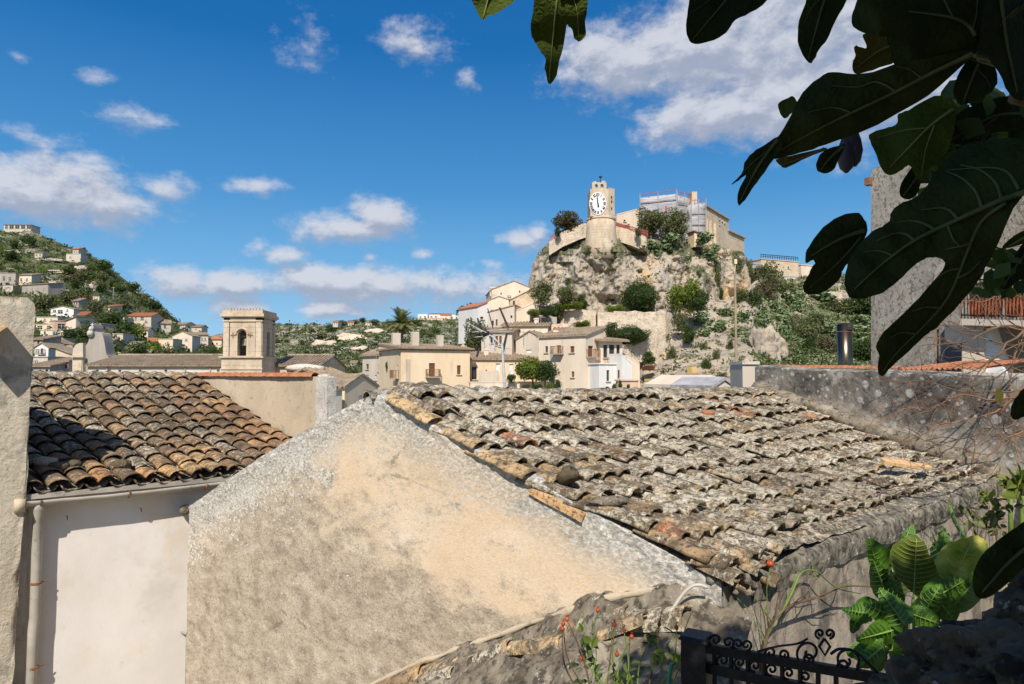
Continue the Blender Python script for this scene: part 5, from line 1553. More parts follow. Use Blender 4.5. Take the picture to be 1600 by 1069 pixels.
# ------------------------------------------------------------------ castle
YT = 106.0
def clock_tower():
    s = YT / F
    cx = P(939, 330, YT + 2.4).x; cy = YT + 2.4
    root = empty('clock_tower', (cx, cy, P(939, 395, YT).z), 'stone clock tower with a white roman numeral dial on the cliff edge', 'tower')
    zt = P(939, 340, YT).z; zb = P(939, 404, YT).z
    mb = MB()
    r1, r0 = 22.5 * s, 26.5 * s
    mb.lathe((cx, cy, zb), [(r0 * 1.02, 0), (r0, (zt - zb) * .3), (r1 * 1.05, (zt - zb) * .8), (r1, zt - zb)], 28)
    mb.build('drum', M['tower_stone'], root, smooth=True)
    mb = MB(); mb.lathe((cx, cy, zt - .05), [(r1 * .98, 0), (r1 * 1.06, .12), (r1 * 1.06, .3), (r1 * .9, .42)], 28); mb.build('string_course', M['limestone'], root, smooth=False)
    # upper shaft: an irregular octagon with its broad face to the viewer
    z1 = P(939, 294, YT).z
    pl = [(-19.5, 0), (9.5, 0), (20.5, 8), (20.5, 30), (9.5, 38), (-19.5, 38)]
    b0 = cy - 19 * s
    bot = [Vector((cx + x * s, b0 + y * s, zt + .3)) for x, y in pl]
    mb = MB(); mb.hexa(bot, [Vector((q.x, q.y, z1)) for q in bot]); mb.build('shaft', M['tower_stone'], root)
    mb = MB()
    k = [(9.5, 0), (20.5, 8), (20.5, 30), (9.5, 38)]
    q = [Vector((cx + x * s, b0 + y * s, z1)) for x, y in k]; mb.hexa([v + Vector((0, 0, .002)) for v in q], [v + Vector((.04, 0, .25)) for v in q]); mb.build('shaft_cap', M['limestone'], root)
    # bell gable with two openings
    za = z1; W = 23 * s; x0 = cx - 16.5 * s; Hh = 11 * s
    mb = MB()
    arch_wall(mb, Vector((x0, b0 + .05, za)), Vector((1, 0, 0)), Vector((0, -1, 0)), W / 2, Hh, W * .2, W * .4, .25, Hh - .5, 1.0, 6)
    arch_wall(mb, Vector((x0 + W / 2, b0 + .05, za)), Vector((1, 0, 0)), Vector((0, -1, 0)), W / 2, Hh, W * .08, W * .30, .25, Hh - .5, 1.0, 6)
    mb.box(Vector((x0 + W * .8, b0 + .5, za + Hh + .1)), (W * .25, .8, .3)); mb.box(Vector((x0 + W * .2, b0 + .5, za + Hh + .05)), (W * .2, .8, .2))
    mb.build('bell_gable', M['tower_stone'], root)
    mb = MB(); t = Vector((x0 + W * .62, b0 + .5, za + Hh)); mb.tube([t, t + ZUP * 1.15], .05, 6); mb.box(t + ZUP * .95, (.5, .05, .28)); mb.build('weather_vane', M['iron'], root)
    for (x, z, w) in ((11.5, -8, .3), (13.5, -15, .3), (17, -26, .3)):
        mb = MB(); mb.box(Vector((cx + 15 * s, b0 + 4.2 * s, z1 + (z - 4) * s)), (.16, .5, .18)); mb.build('slit', M['clock_black'], root)
    # the dial, raised numerals and hands
    dc = P(934, 318.5, b0); dc = Vector((dc.x, b0 - .06, dc.z)); R1 = 18.2 * s; AX = 0.75
    mb = MB(); K = 40
    f = [dc + Vector((R1 * AX * math.cos(2 * math.pi * i / K), 0, R1 * math.sin(2 * math.pi * i / K))) for i in range(K)]
    mb.hexa([p + Vector((0, .055, 0)) for p in f], [p - Vector((0, .05, 0)) for p in f]); dial = mb.build('dial', M['clock_white'], root)
    NUM = ['XII', 'I', 'II', 'III', 'IV', 'V', 'VI', 'VII', 'VIII', 'IX', 'X', 'XI']
    for i, t in enumerate(NUM):
        an = math.pi / 2 - 2 * math.pi * i / 12
        rad = Vector((math.cos(an), 0, math.sin(an))); tan = Vector((math.sin(an), 0, -math.cos(an)))
        mb = MB(); L = .52; w = .12
        adv = {'I': .20, 'V': .34, 'X': .34}; tot = sum(adv[c] for c in t); x = -tot / 2
        def bar(a, b):
            d = (b - a).normalized(); sd = Vector((d.z, 0, -d.x)) * (w / 2)
            bx = [a - sd, a + sd, b + sd, b - sd]
            bx = [Vector((dc.x + (p.x) * AX, dc.y - .052, dc.z + p.z)) for p in bx]
            mb.hexa(bx, [p - Vector((0, .03, 0)) for p in bx])
        for c in t:
            m_ = x + adv[c] / 2; h0 = rad * (R1 * .93 - L); h1 = rad * (R1 * .93)
            if c == 'I': bar(h0 + tan * m_, h1 + tan * m_)
            if c == 'V': bar(h0 + tan * m_, h1 + tan * (m_ - .13)); bar(h0 + tan * m_, h1 + tan * (m_ + .13))
            if c == 'X': bar(h0 + tan * (m_ - .13), h1 + tan * (m_ + .13)); bar(h0 + tan * (m_ + .13), h1 + tan * (m_ - .13))
            x += adv[c]
        mb.build('numeral', M['clock_black'], dial)
    for (an, L, w) in ((95, 1.25, .13), (101, .95, .2)):
        a = R_(an); d = Vector((math.cos(a) * AX, 0, math.sin(a))); sd = Vector((math.sin(a), 0, -math.cos(a))) * (w / 2)
        o = dc - Vector((0, .09 if L > 1 else .14, 0)) - d * .55
        e = o + d * (L + .55)
        mb = MB(); q = [o - sd * 1.3, o + sd * 1.3, e + sd * .6, e - sd * .6]; mb.hexa(q, [p - Vector((0, .03, 0)) for p in q]); mb.build('clock_hand', M['clock_black'], dial)
clock_tower()
house('castle_chapel', 'cream gabled castle building between the clock tower and the scaffolding', 964, 1003, 336, 372, 116, 118, 8, 'wall_cream', 'side', 'wall_cream', [(988, 329, 2.4, 3, 'dark'), (976, 345, 4, 3, 'brown')], rh=-1.6, over=.03, cat='building')
def scaffold(name, label, x0, x1, yt0, yt1, yb, Y0, Y1, D):
    a, b = P(x0, yb, Y0), P(x1, yb, Y1)
    z0 = P(x0, yt0, Y0).z; z1 = P(x1, yt1, Y1).z
    a = Vector((a.x, a.y, a.z - 2)); b = Vector((b.x, b.y, a.z))
    u = (b - a).normalized(); n = Vector((u.y, -u.x, 0)); L = (b - a).length
    root = empty(name, tuple((a + b) / 2), label, 'scaffolding')
    mb = MB()
    K = int(L / 1.0) + 1; J = 10
    vs = []; fs = []
    sidep = [(a - n * D, z0)] + [(a.lerp(b, i / K), lerp(z0, z1, i / K)) for i in range(K + 1)] + [(b - n * D, z1)]
    for q, zt in sidep:
        for j in range(J + 1):
            v = Vector((q.x, q.y, lerp(a.z, zt, j / J)))
            vs.append(v + n * (.10 * nz(v, .7, 3)))
    m = J + 1
    for i in range(len(sidep) - 1):
        for j in range(J):
            c = i * m + j; fs.append((c, c + m, c + m + 1, c + 1))
    tp = [i * m + J for i in range(len(sidep))]
    fs.append(tuple(tp))
    mb.add(vs, fs); mb.build('netting', M['netting'], root, smooth=True)
    mb = MB()
    nv = max(2, int(L / 2.2))
    for i in range(nv + 1):
        q = a.lerp(b, i / nv) + n * .22; zt = lerp(z0, z1, i / nv)
        mb.tube([q, Vector((q.x, q.y, zt + .7))], .06, 5)
    lv = int((z0 - a.z) / 1.9)
    for j in range(1, lv + 1):
        z = j * 1.9
        mb.tube([a + n * .22 + ZUP * z, b + n * .22 + ZUP * (z * (z1 - a.z) / (z0 - a.z))], .075, 5)
    mb.build('tube_frame', M['scaffold_steel'], root)
    mb = MB()
    mb.tube([Vector((a.x, a.y, z0 + .55)) + n * .2, Vector((b.x, b.y, z1 + .55)) + n * .2], .05, 5)
    for i in range(nv * 2 + 1):
        q = a.lerp(b, i / nv / 2) + n * .2; zt = lerp(z0, z1, i / nv / 2)
        mb.tube([Vector((q.x, q.y, zt)), Vector((q.x, q.y, zt + .75 + .4 * (i % 3 == 0)))], .05, 5)
    mb.build('guard_rail', M['scaffold_red'], root)
    for (fx, fz) in ((.72, .78), (.72, .62)):
        if name == 'scaffolding' and L > 5:
            mb = MB(); q = a.lerp(b, fx) + n * .3; z = lerp(a.z, z0, fz); mb.box(Vector((q.x, q.y, z)), (.28, .1, .9), u); mb.build('loose_strap', M['scaffold_red'], root)
scaffold('scaffolding', 'tall grey netted scaffolding wrapping the castle block', 1001, 1058, 309, 303, 385, 116, 114, 8)
scaffold('scaffolding', 'narrow recessed bay of netted scaffolding beside the tall block', 1058, 1080, 305, 310, 385, 114.2, 117, 6)
scaffold('scaffolding', 'lower netted scaffolding bay against the tan castle wing', 1080, 1103, 319, 317, 385, 115, 115.6, 1.5)
mb = MB(); a = P(1081.5, 313, 117); mb.box(a, (.9, 3, 2.2)); tag(mb.build('brick_turret', M['limestone']), 'orange-tan wall stub rising between two scaffold bays', 'wall')
house('castle_wing', 'long tan castle wing with buttresses and a falling roof line', 1102, 1139, 322, 396, 117, 128, 7, 'limestone', 'shed', 'far_tile', [(1114, 340, 1.6, 3, 'dark'), (1124, 341, 2, 4, 'brown'), (1128, 344, 2, 4, 'brown'), (1132, 347, 2, 4, 'brown'), (1124, 350, 2, 3, 'dark')], rh=.6, over=.25, cat='building',
      extra=lambda root, T, u, n, Wd, H, D: [(lambda m_: (m_.box(T(a, -.25, H - 5.2), (w, .5, 6.0), u), m_.build('buttress', M['limestone'], root)))(MB()) for a, w in ((.5, .6), (2.6, 1.0), (5.0, .9))])
house('castle_wing', 'lower tan end of the castle wing with square windows', 1139, 1163, 362, 398, 128, 135, 7, 'limestone', 'shed', 'far_tile', [(1143, 373, 1.6, 3, 'dark'), (1149, 375, 1.6, 3, 'dark'), (1155, 378, 1.6, 3, 'dark')], rh=.5, over=.3, cat='building')
house('castle_hut', 'small dark roofed hut at the foot of the scaffolding', 1085, 1100, 367, 383, 113, 113.5, 2, 'wall_yellow', 'side', 'shutter_brown', [(1093, 371, 8, 4, 'open')], rh=.5, over=.2, cat='hut', ext=.3)
mb = MB()
for k in range(26):
    q = P(lerp(958, 1012, k / 25), lerp(350, 366, k / 25), 109); mb.tube([q - ZUP * .5, q + ZUP * .55], .05, 5)
mb.tube([P(958, 347, 109), P(1012, 362, 109)], .06, 5); mb.tube([P(958, 350, 109), P(1012, 365.5, 109)], .05, 5)
tag(mb.build('orange_fence', M['scaffold_red']), 'orange safety fence along the castle terrace beside the clock tower', 'fence')
mb = MB()
for k in range(18):
    q = P(lerp(860, 905, k / 17), lerp(373, 352, k / 17), 112); mb.tube([q - ZUP * .4, q + ZUP * .6], .06, 5)
mb.tube([P(860, 369, 112), P(905, 348, 112)], .06, 5); mb.tube([P(860, 371.5, 112), P(905, 350.5, 112)], .05, 5)
tag(mb.build('orange_fence', M['scaffold_red']), 'orange safety fence on the cliff edge left of the clock tower', 'fence')
# castle terrace walls
ret_wall('cream castle terrace wall right of the clock tower', [(960, 352), (985, 360), (1010, 370), (1016, 380)], [109, 108.5, 109, 111], 12, 'tower_stone', 1.2)
ret_wall('rough castle terrace wall left of the clock tower', [(858, 377), (880, 363), (905, 352), (918, 348)], [112, 110.5, 109.5, 108.5], 11, 'dry_stone', 1.2)

# hilltop building far right of the castle
house('hilltop_house', 'pale stone hilltop building with a dark railing right of the castle', 1190, 1248, 405, 440, 150, 154, 9, 'limestone', 'flat', wins=[(1232, 418, 3, 3, 'dark'), (1224, 418, 2, 2, 'dark'), (1236, 422, 2, 2, 'dark')], cat='building',
      extra=lambda root, T, u, n, Wd, H, D: [(lambda m_: ([m_.box(T(Wd * i / 16, .1, H + .6), (.07, .07, 1.1), u) for i in range(17)], m_.box(T(Wd / 2, .1, H + 1.1), (Wd, .09, .12), u), m_.box(T(Wd / 2, .1, H + .7), (Wd, .07, .08), u), m_.build('railing', M['iron'], root)))(MB())])
house('water_tank', 'grey corrugated tank block left of the hilltop building', 1176, 1190, 413, 436, 149, 149.5, 4, 'netting', 'flat', cat='tank')
house('ruin_wall', 'grey ruined wall with dark gaps under the hilltop building', 1226, 1262, 432, 452, 146, 147, 2, 'pale_rubble', 'flat', wins=[(1235, 440, 4, 7, 'open'), (1248, 444, 5, 6, 'open')], cat='wall')
house('hill_house', 'cream house fragment showing between the fig leaves on the right hill', 1252, 1276, 414, 440, 158, 160, 5, 'wall_cream', 'flat')
for (x0, x1, y0, y1, lab) in ((1262, 1330, 458, 470, 'pale limestone outcrop upper band'), (1235, 1262, 480, 500, 'tan limestone outcrop face')): pass

# little roofs just behind the ridge
house('ochre_house', 'small ochre yellow house just behind the front roof ridge', 1082, 1124, 596, 640, 46, 47, 5, 'wall_ochre', 'flat', extra=lambda root, T, u, n, Wd, H, D: (lambda m_: (m_.box(T(.25, .3, H + .5), (.45, .45, 1.0), u), m_.build('chimney', M['wall_ochre'], root)))(MB()))
house('low_cream_house', 'low cream gabled hut peeking over the front roof ridge', 1086, 1140, 606, 640, 34, 35, 4, 'wall_cream', 'front', 'wall_cream', rh=.45, over=.1)
house('grey_roofed_hut', 'low hut with a grey metal roof over a dark opening behind the ridge', 1116, 1147, 605, 640, 32, 32.5, 3, 'wall_pale', 'front', 'netting', [(1131, 609, 20, 6, 'brown')], rh=.3, over=.2)
house('tiled_hut', 'low tan hut with brown tiles behind the ridge beside the pole', 1140, 1166, 606, 640, 36, 37, 3, 'wall_yellow', 'shed', 'far_tile', rh=.45, over=.2)
mb = MB(); q = P(1169, 611, 30); mb.lathe(q - ZUP * .15, [(.02, 0), (.12, .06), (.16, .15), (.12, .25), (.02, .3)], 12); tag(mb.build('globe_lamp', M['door_white'], smooth=True), 'small white globe lamp behind the ridge next to the lichen wall', 'lamp')

def aerial(px, py, h, Y):
    q = P(px, py, Y); s = Y / F; H_ = h * s; mb = MB()
    mb.tube([q - ZUP * .8, q + ZUP * H_], .035, 5)
    mb.tube([q + ZUP * (H_ * .92) - Vector((.7, 0, 0)), q + ZUP * (H_ * .92) + Vector((.7, .2, 0))], .03, 5)
    for k in range(6): mb.tube([q + ZUP * (H_ * .92) + Vector((-.6 + .22 * k, -.3, 0)), q + ZUP * (H_ * .92) + Vector((-.6 + .22 * k, .3, 0))], .02, 4)
    return tag(mb.build('tv_aerial', M['rail_grey']), 'thin television aerial on a town rooftop', 'aerial', 'television aerials on the town rooftops')
for a_ in ((588, 552, 12, 98), (655, 540, 12, 92), (818, 530, 12, 96), (845, 506, 11, 99), (884, 524, 13, 88), (932, 528, 12, 88), (906, 508, 10, 99), (809, 441, 8, 114), (770, 470, 10, 110), (790, 556, 12, 94)): aerial(*a_)
for (x, y, w, h, Y, l) in ((770, 456, 9, 9, 113, 'small pale chimney block at the left corner of the big gable house'), (868, 524, 7, 8, 90, 'squat cream chimney on the tall cream house roof'), (898, 527, 6, 8, 88, 'slim cream chimney near the corner of the cream house roof'), (838, 504, 7, 7, 101, 'low chimney on the long ridge house'), (760, 552, 7, 8, 95, 'small chimney on the low yellow house roof')):
    s_ = Y / F; mb = MB(); mb.box(P(x, y, Y), (w * s_, .7, h * s_ + .6)); mb.box(P(x, y - h / 2 - 1.5, Y), (w * s_ + .16, .86, .12)); tag(mb.build('chimney_stack', M['wall_cream']), l, 'chimney')
# ------------------------------------------------------------------ plants
def crown_mesh(name, seed, nblob, nleaf, leaf, mat, spread=0.55, brad=(0.3, 0.55), shade=0.5, pads=False, zs=1.0, core=0.0):
    """unit crown (reaches about 1 from the centre): leaf-sized faces over many lumps, light and dark clumps, gaps"""
    r = random.Random(seed)
    blobs = []
    for k in range(nblob):
        while True:
            c = Vector((r.uniform(-1, 1), r.uniform(-1, 1), r.uniform(-1, 1)))
            if c.length < 1: break
        c *= spread
        blobs.append((c, r.uniform(*brad), r.random()))
    mb = MB(); vs = []; fs = []; at = []
    tot = sum(b[1] ** 2 for b in blobs)
    for (c, br, tint) in blobs:
        for k in range(int(nleaf * br * br / tot)):
            d = Vector((r.gauss(0, 1), r.gauss(0, 1), r.gauss(0, 1))).normalized()
            p = c + d * br * r.uniform(0.72, 1.08)
            p.z *= zs
            n = (d * 0.8 + Vector((r.gauss(0, 1), r.gauss(0, 1), r.gauss(0, 1))) * 0.55).normalized()
            t = n.cross(Vector((r.gauss(0, 1), r.gauss(0, 1), r.gauss(0, 1)))).normalized()
            w = n.cross(t)
            L = leaf * r.uniform(0.6, 1.3)
            a = min(1, max(0, shade * tint + (1 - shade) * r.random()))
            b = len(vs)
            if pads:
                K = 7
                for i in range(K):
                    an = 2 * math.pi * i / K
                    vs.append(p + t * (L * .62 * math.cos(an)) + w * (L * .42 * math.sin(an)))
                fs.append(tuple(range(b, b + K))); at += [a] * K
            else:
                vs += [p - t * L * .5, p + w * L * .28, p + t * L * .5, p - w * L * .28]
                fs.append((b, b + 1, b + 2, b + 3)); at += [a] * 4
    ext = [sorted(abs(v[i]) for v in vs)[int(len(vs) * .985)] for i in range(3)]
    vs = [Vector((v.x / ext[0], v.y / ext[1], v.z / ext[2])) for v in vs]
    mb.add(vs, fs, 0, rnd=at)
    if core: stone(mb, (0, 0, 0), core, seed, sub=3, amp=.25, rnd=0.15)
    o = mb.build(name, M[mat], origin=(0, 0, 0))
    me = o.data
    bpy.data.objects.remove(o)
    return me
KINDS = {}
for kd, mat in (('dark', 'leaf_dark'), ('olive', 'leaf_olive'), ('bright', 'leaf_bright'), ('brown', 'leaf_brown')):
    KINDS[kd] = {'hi': [crown_mesh('foliage', 10 + i * 7 + len(kd), 26, 4200, 0.115, mat, 0.62, (0.22, 0.42), core=.5) for i in range(2)],
                 'lo': [crown_mesh('foliage', 50 + i * 7 + len(kd), 11, 520, 0.22, mat, 0.55, (0.3, 0.5)) for i in range(3)]}
DOME = crown_mesh('foliage', 77, 60, 8000, 0.075, 'leaf_dark', 0.74, (0.2, 0.32), 0.35, core=.80)
CACT = [crown_mesh('foliage', 90 + i, 14, 330, 0.20, 'leaf_cactus', 0.62, (0.25, 0.42), 0.3, True) for i in range(2)]
FLOW = crown_mesh('foliage', 99, 16, 900, 0.16, 'leaf_flower', 0.6, (0.25, 0.4), 0.4)
mb = MB(); mb.tube([(0, 0, -0.2), (0.03, 0.02, .35), (-.02, .03, .7), (0.02, 0, 1.0)], [.085, .07, .055, .04], 8)
for a in range(4): mb.tube([(0.0, 0.02, .62 + .08 * a), (.2 * math.cos(a * 1.7), .2 * math.sin(a * 1.7), .85 + .06 * a), (.38 * math.cos(a * 1.7), .38 * math.sin(a * 1.7), 1.05 + .06 * a)], [.04, .03, .015], 6)
to = mb.build('trunk', M['bark'], origin=(0, 0, 0)); TRUNK = to.data; bpy.data.objects.remove(to)
GR = random.Random(42)
def bush(mesh, c, w, h, label, cat='bush', group=None, name='bush', dep=None):
    o = bpy.data.objects.new(name, mesh); COL.objects.link(o)
    o.location = c; o.scale = (w / 2, (dep or w) / 2, h / 2); o.rotation_euler = (0, 0, GR.uniform(0, 6.28) if dep is None else 0)
    return tag(o, label, cat, group)
def tree(crown, base, w, h, label, cat='tree', group=None, name='tree', trunk=0.35):
    root = empty(name, tuple(base), label, cat, group)
    c = bpy.data.objects.new('crown', crown); COL.objects.link(c); c.parent = root
    c.location = (0, 0, h * (trunk + (1 - trunk) / 2)); c.scale = (w / 2, w / 2, h * (1 - trunk) / 2 * 1.05); c.rotation_euler = (0, 0, GR.uniform(0, 6.28))
    t = bpy.data.objects.new('trunk', TRUNK); COL.objects.link(t); t.parent = root
    s = h * (trunk + .12) ; t.scale = (max(.5, w * .42), max(.5, w * .42), s); t.rotation_euler = (0, 0, GR.uniform(0, 6.28))
    return root
def pxbush(mesh, cx, cy, w, h, Y, label, **kw):
    """bush whose foliage stands at that place of the photograph, at distance Y"""
    s = Y / F
    return bush(mesh, P(cx, cy, Y), w * s, h * s, label, **kw)
def front(px, py):
    d = ray(px, py).normalized(); best = None
    for bv in (bvC, bvS):
        q = bv.ray_cast(Vector((0, 0, 0)), d)[0]
        if q is not None and (best is None or q.y < best): best = q.y
    return best
def K(k, q='hi'): return GR.choice(KINDS[k][q])
# --- single bushes and trees of the castle hill and the town
def pxtree(mesh, cx, ytop, ybase, w, Y, label, trunk=.3, **kw):
    b = P(cx, ybase, Y); s = Y / F
    return tree(mesh, b, w * s, (ybase - ytop) * s, label, trunk=trunk, **kw)
pxtree(DOME, 1000, 440, 490, 60, 103, 'large round dark green tree at the foot of the castle cliff', .08)
pxbush(DOME, 985, 524, 58, 30, 94, 'wide dome-shaped clipped green shrub on the rocky slope')
pxbush(K('dark'), 957, 518, 22, 26, 94.5, 'small dark shrub left of the dome-shaped green shrub')
pxtree(K('bright'), 1070, 440, 492, 54, 101, 'yellow-green leaning tree at the foot of the cliff', .15)
pxtree(K('dark'), 1090, 455, 490, 30, 99, 'dark small tree right of the yellow-green leaning tree', .15)
pxtree(K('brown'), 887, 331, 366, 44, 111, 'reddish brown round tree on the castle rock left of the clock tower', .12)
pxtree(K('olive'), 1017, 327, 372, 42, 112, 'dark olive tree left of the pair before the scaffolding', .12)
pxtree(K('olive'), 1055, 328, 376, 42, 111.5, 'dark olive tree right of the pair before the scaffolding', .12)
pxbush(K('bright'), 961, 483, 28, 14, 101.5, 'light green spreading bush hanging over the retaining wall')
pxbush(K('bright'), 910, 506, 26, 10, 98, 'flat bright green bush above the white hut')
pxbush(K('olive'), 1063, 503, 24, 26, 98, 'olive shrub hiding the right end of the long retaining wall')
pxbush(K('dark'), 1078, 522, 22, 24, 95, 'dark shrub below the right end of the long retaining wall')
pxbush(K('dark'), 868, 486, 24, 26, 103.5, 'dark green shrub at the foot of the cliff by the tan wall')
pxbush(K('olive'), 846, 458, 34, 36, 103, 'grey-olive shrub by the stone house gable')
pxbush(K('olive'), 886, 464, 30, 34, 103, 'olive shrub against the left part of the cliff')
pxbush(K('bright'), 893, 478, 34, 12, 102.5, 'low bright green patch of shrub at the cliff foot')
pxbush(K('dark'), 910, 474, 22, 26, 104, 'dark ivy-like shrub left of the cave under the cliff')
pxbush(K('bright'), 835, 488, 20, 10, 101, 'small yellow-green hedge above the grey retaining wall')
pxbush(K('dark'), 851, 488, 18, 14, 100.8, 'small dark hedge above the grey retaining wall')
pxtree(K('dark'), 737, 475, 520, 40, 112, 'dark dense tree at the left edge of the hill town', .15)
pxbush(K('olive'), 744, 527, 38, 52, 98, 'olive shrubs between the yellow house and the hill town')
pxtree(K('bright'), 832, 560, 606, 50, 86, 'yellow-green tree in the garden of the low yellow house', .3)
pxtree(K('dark'), 852, 566, 608, 40, 85, 'dark green tree beside the yellow-green garden tree', .3)
pxbush(K('dark'), 799, 591, 13, 13, 86, 'round grey-green potted shrub left of the garden trees')
for i, (x, y, w, h, k, l) in enumerate(((822, 605, 13, 9, 'brown', 'low brown shrub on the garden terrace'), (840, 606, 16, 12, 'dark', 'dark low shrub in the middle of the garden terrace'), (858, 605, 12, 16, 'bright', 'upright light shrub at the terrace end'), (870, 603, 12, 18, 'dark', 'upright dark shrub next to the cream house'))):
    pxbush(K(k), x, y, w, h, 80, l)
pxbush(K('dark'), 609, 573, 12, 18, 92, 'green creeper growing on the narrow white house', name='creeper')
for i, (x, y, w, h, l) in enumerate(((934, 611, 13, 8, 'round clipped shrub before the whitewashed house'), (949, 609, 8, 9, 'small round shrub before the stair parapet'), (960, 606, 7, 12, 'short cypress bush left of the taller cypress'), (969, 602, 6, 15, 'tall slim cypress bush by the pink wall'), (982, 606, 5, 12, 'slim cypress bush standing before the pink wall'))):
    pxbush(K('dark'), x, y, w, h, 78, l, name='shrub')
pxbush(K('dark'), 1015, 560, 22, 20, 90, 'green shrub over the brick planter')
pxbush(K('brown'), 1195, 458, 36, 40, 118, 'grey-brown leafless looking bush on the right slope', cat='bush')
pxtree(K('olive'), 1200, 412, 462, 46, 126, 'tall olive green tree below the water tank', .15)
pxtree(K('dark'), 1168, 452, 496, 40, 110, 'dark green tree at the right end of the cliff', .12)
pxtree(K('olive'), 1222, 440, 480, 36, 128, 'olive tree right of the grey-brown bush', .2)
pxtree(K('dark'), 1277, 490, 520, 24, 116, 'small dark green tree before the tan outcrop', .15)
pxtree(K('olive'), 1258, 498, 560, 46, 108, 'rounded olive tree in the middle of the right slope', .1)
pxtree(K('dark'), 1268, 530, 576, 26, 100, 'upright dark green tree right of the rounded olive tree', .15)
pxbush(K('brown'), 1290, 545, 36, 36, 102, 'brownish bush beside the steel flue')
pxbush(K('dark'), 1345, 550, 50, 40, 98, 'dark grey-green bush behind the steel flue')
pxtree(K('olive'), 1310, 470, 505, 60, 128, 'broad olive tree under the big hanging leaf', .15)
pxtree(K('dark'), 1345, 462, 500, 50, 126, 'dark tree by the concrete building corner', .15)
# --- prickly pears
for (x, y, w, h, Y) in ((1046, 376, 44, 26, 108.5), (1098, 372, 34, 22, 111), (1010, 386, 40, 20, 108), (1028, 394, 30, 18, 107.5), (1108, 400, 44, 20, 110), (1070, 404, 26, 14, 108), (1096, 498, 30, 26, 93), (1120, 510, 34, 26, 92), (1160, 495, 34, 24, 96), (1150, 520, 26, 22, 92), (1136, 488, 34, 16, 98), (1100, 520, 24, 20, 90),
                        (1235, 466, 40, 30, 126), (1222, 495, 34, 34, 120), (1245, 478, 26, 26, 124), (1290, 465, 50, 22, 130), (1330, 480, 40, 24, 126), (1300, 518, 60, 26, 114), (1345, 520, 50, 26, 112), (1230, 520, 26, 30, 112), (1190, 500, 30, 30, 104), (1210, 480, 28, 26, 118), (1168, 530, 22, 26, 92), (1340, 500, 40, 20, 118), (1330, 535, 50, 16, 108), (1040, 388, 26, 16, 107), (1118, 388, 22, 16, 111)):
    Y = (front(x, y + h * .3) or Y) + .2
    pxbush(GR.choice(CACT), x, y, w * .85, h * .85, Y, 'clump of pale green prickly pear pads on the castle hill', cat='prickly pear', group='prickly pears on the castle hill', name='prickly_pear')
for (x, y, w, h, Y, l) in ((1290, 470, 70, 24, 134, 'layered tan limestone outcrop under the big hanging leaf'), (1246, 490, 22, 40, 126, 'upright tan limestone face on the right slope'), (1195, 545, 50, 60, 92, 'broad pale rock face left of the rounded olive tree')):
    s = Y / F; mb = MB(); stone(mb, P(x, y, Y), 1, x, (w * s / 2, 2.0, h * s / 2), 5, .55)
    tag(mb.build('rock_outcrop', M['cliff_rock'], smooth=True), l, 'rock')
# --- hanging ivy and tufts on the rock
for (x, y, w, h, Y) in ((958, 405, 12, 30, 104.5), (872, 350 + 12, 10, 14, 110), (905, 356, 8, 12, 107), (980, 357, 8, 12, 107.5), (997, 363, 10, 14, 107.5), (1092, 430, 8, 16, 106), (1120, 430, 12, 34, 106), (1148, 415, 26, 30, 110), (1170, 420, 12, 26, 112), (1125, 460, 9, 24, 106), (955, 392, 8, 12, 104), (888, 440, 12, 12, 107), (918, 395, 10, 8, 104), (903, 386, 14, 9, 106), (1000, 425, 11, 9, 105), (1049, 560, 14, 40, 80), (1030, 545, 10, 24, 84), (1103, 575, 13, 30, 76), (1075, 535, 16, 20, 88), (1130, 590, 10, 16, 73), (1152, 580, 8, 24, 74), (1214, 550, 16, 38, 92), (1190, 540, 10, 26, 88), (1060, 512, 20, 22, 96), (1085, 480, 26, 20, 99), (1140, 545, 10, 30, 84), (1020, 500, 8, 12, 97), (985, 505, 6, 10, 98), (1158, 470, 14, 10, 105), (1100, 545, 10, 20, 84), (1120, 560, 10, 26, 80)):
    Y = (front(x, y) or Y) + .1
    pxbush(K(GR.choice(['olive', 'dark', 'olive'])), x, y, w, h, Y, 'tuft of dark ivy or scrub clinging to the castle rock', cat='ivy', group='tufts on the castle rock', name='ivy_tuft', dep=1.6)
def scatter_scrub(name, bv, region, n, size, seed, mat, label, kind='stuff', ok=None):
    r = random.Random(seed); mb = MB(); vs = []; fs = []; at = []
    for k in range(n):
        px = r.uniform(region[0], region[1]); py = r.uniform(region[2], region[3])
        if ok and not ok(px, py): continue
        d = ray(px, py).normalized()
        loc, nrm, ix, dist = bv.ray_cast(Vector((0, 0, 0)), d)
        if loc is None: continue
        s = r.uniform(*size); tint = r.random()
        for q in range(r.randint(7, 13)):
            o = Vector((r.gauss(0, .5), r.gauss(0, .5), abs(r.gauss(0, .45)))) * s
            n_ = Vector((r.gauss(0, 1), r.gauss(0, 1) - .6, r.gauss(0, 1) + .5)).normalized()
            t = n_.cross(Vector((r.gauss(0, 1), r.gauss(0, 1), r.gauss(0, 1)))).normalized(); w = n_.cross(t)
            L = s * r.uniform(.4, .8); b = len(vs); p = loc + o
            vs += [p - t * L * .5, p + w * L * .35, p + t * L * .5, p - w * L * .35]; fs.append((b, b + 1, b + 2, b + 3)); at += [min(1, max(0, tint * .7 + r.random() * .3))] * 4
    mb.add(vs, fs, 0, rnd=at)
    o = mb.build(name, M[mat], origin=(0, 0, 0)); tag(o, label, 'scrub', kind=kind); return o
scatter_scrub('scrub', bvL, (-20, 440, 340, 600), 4300, (0.6, 2.2), 4, 'leaf_dark', 'dark green scrub covering the left hillside')
scatter_scrub('scrub', bvL, (-20, 440, 340, 600), 2200, (0.6, 1.6), 5, 'leaf_olive', 'dry olive brush between the trees of the left hillside')
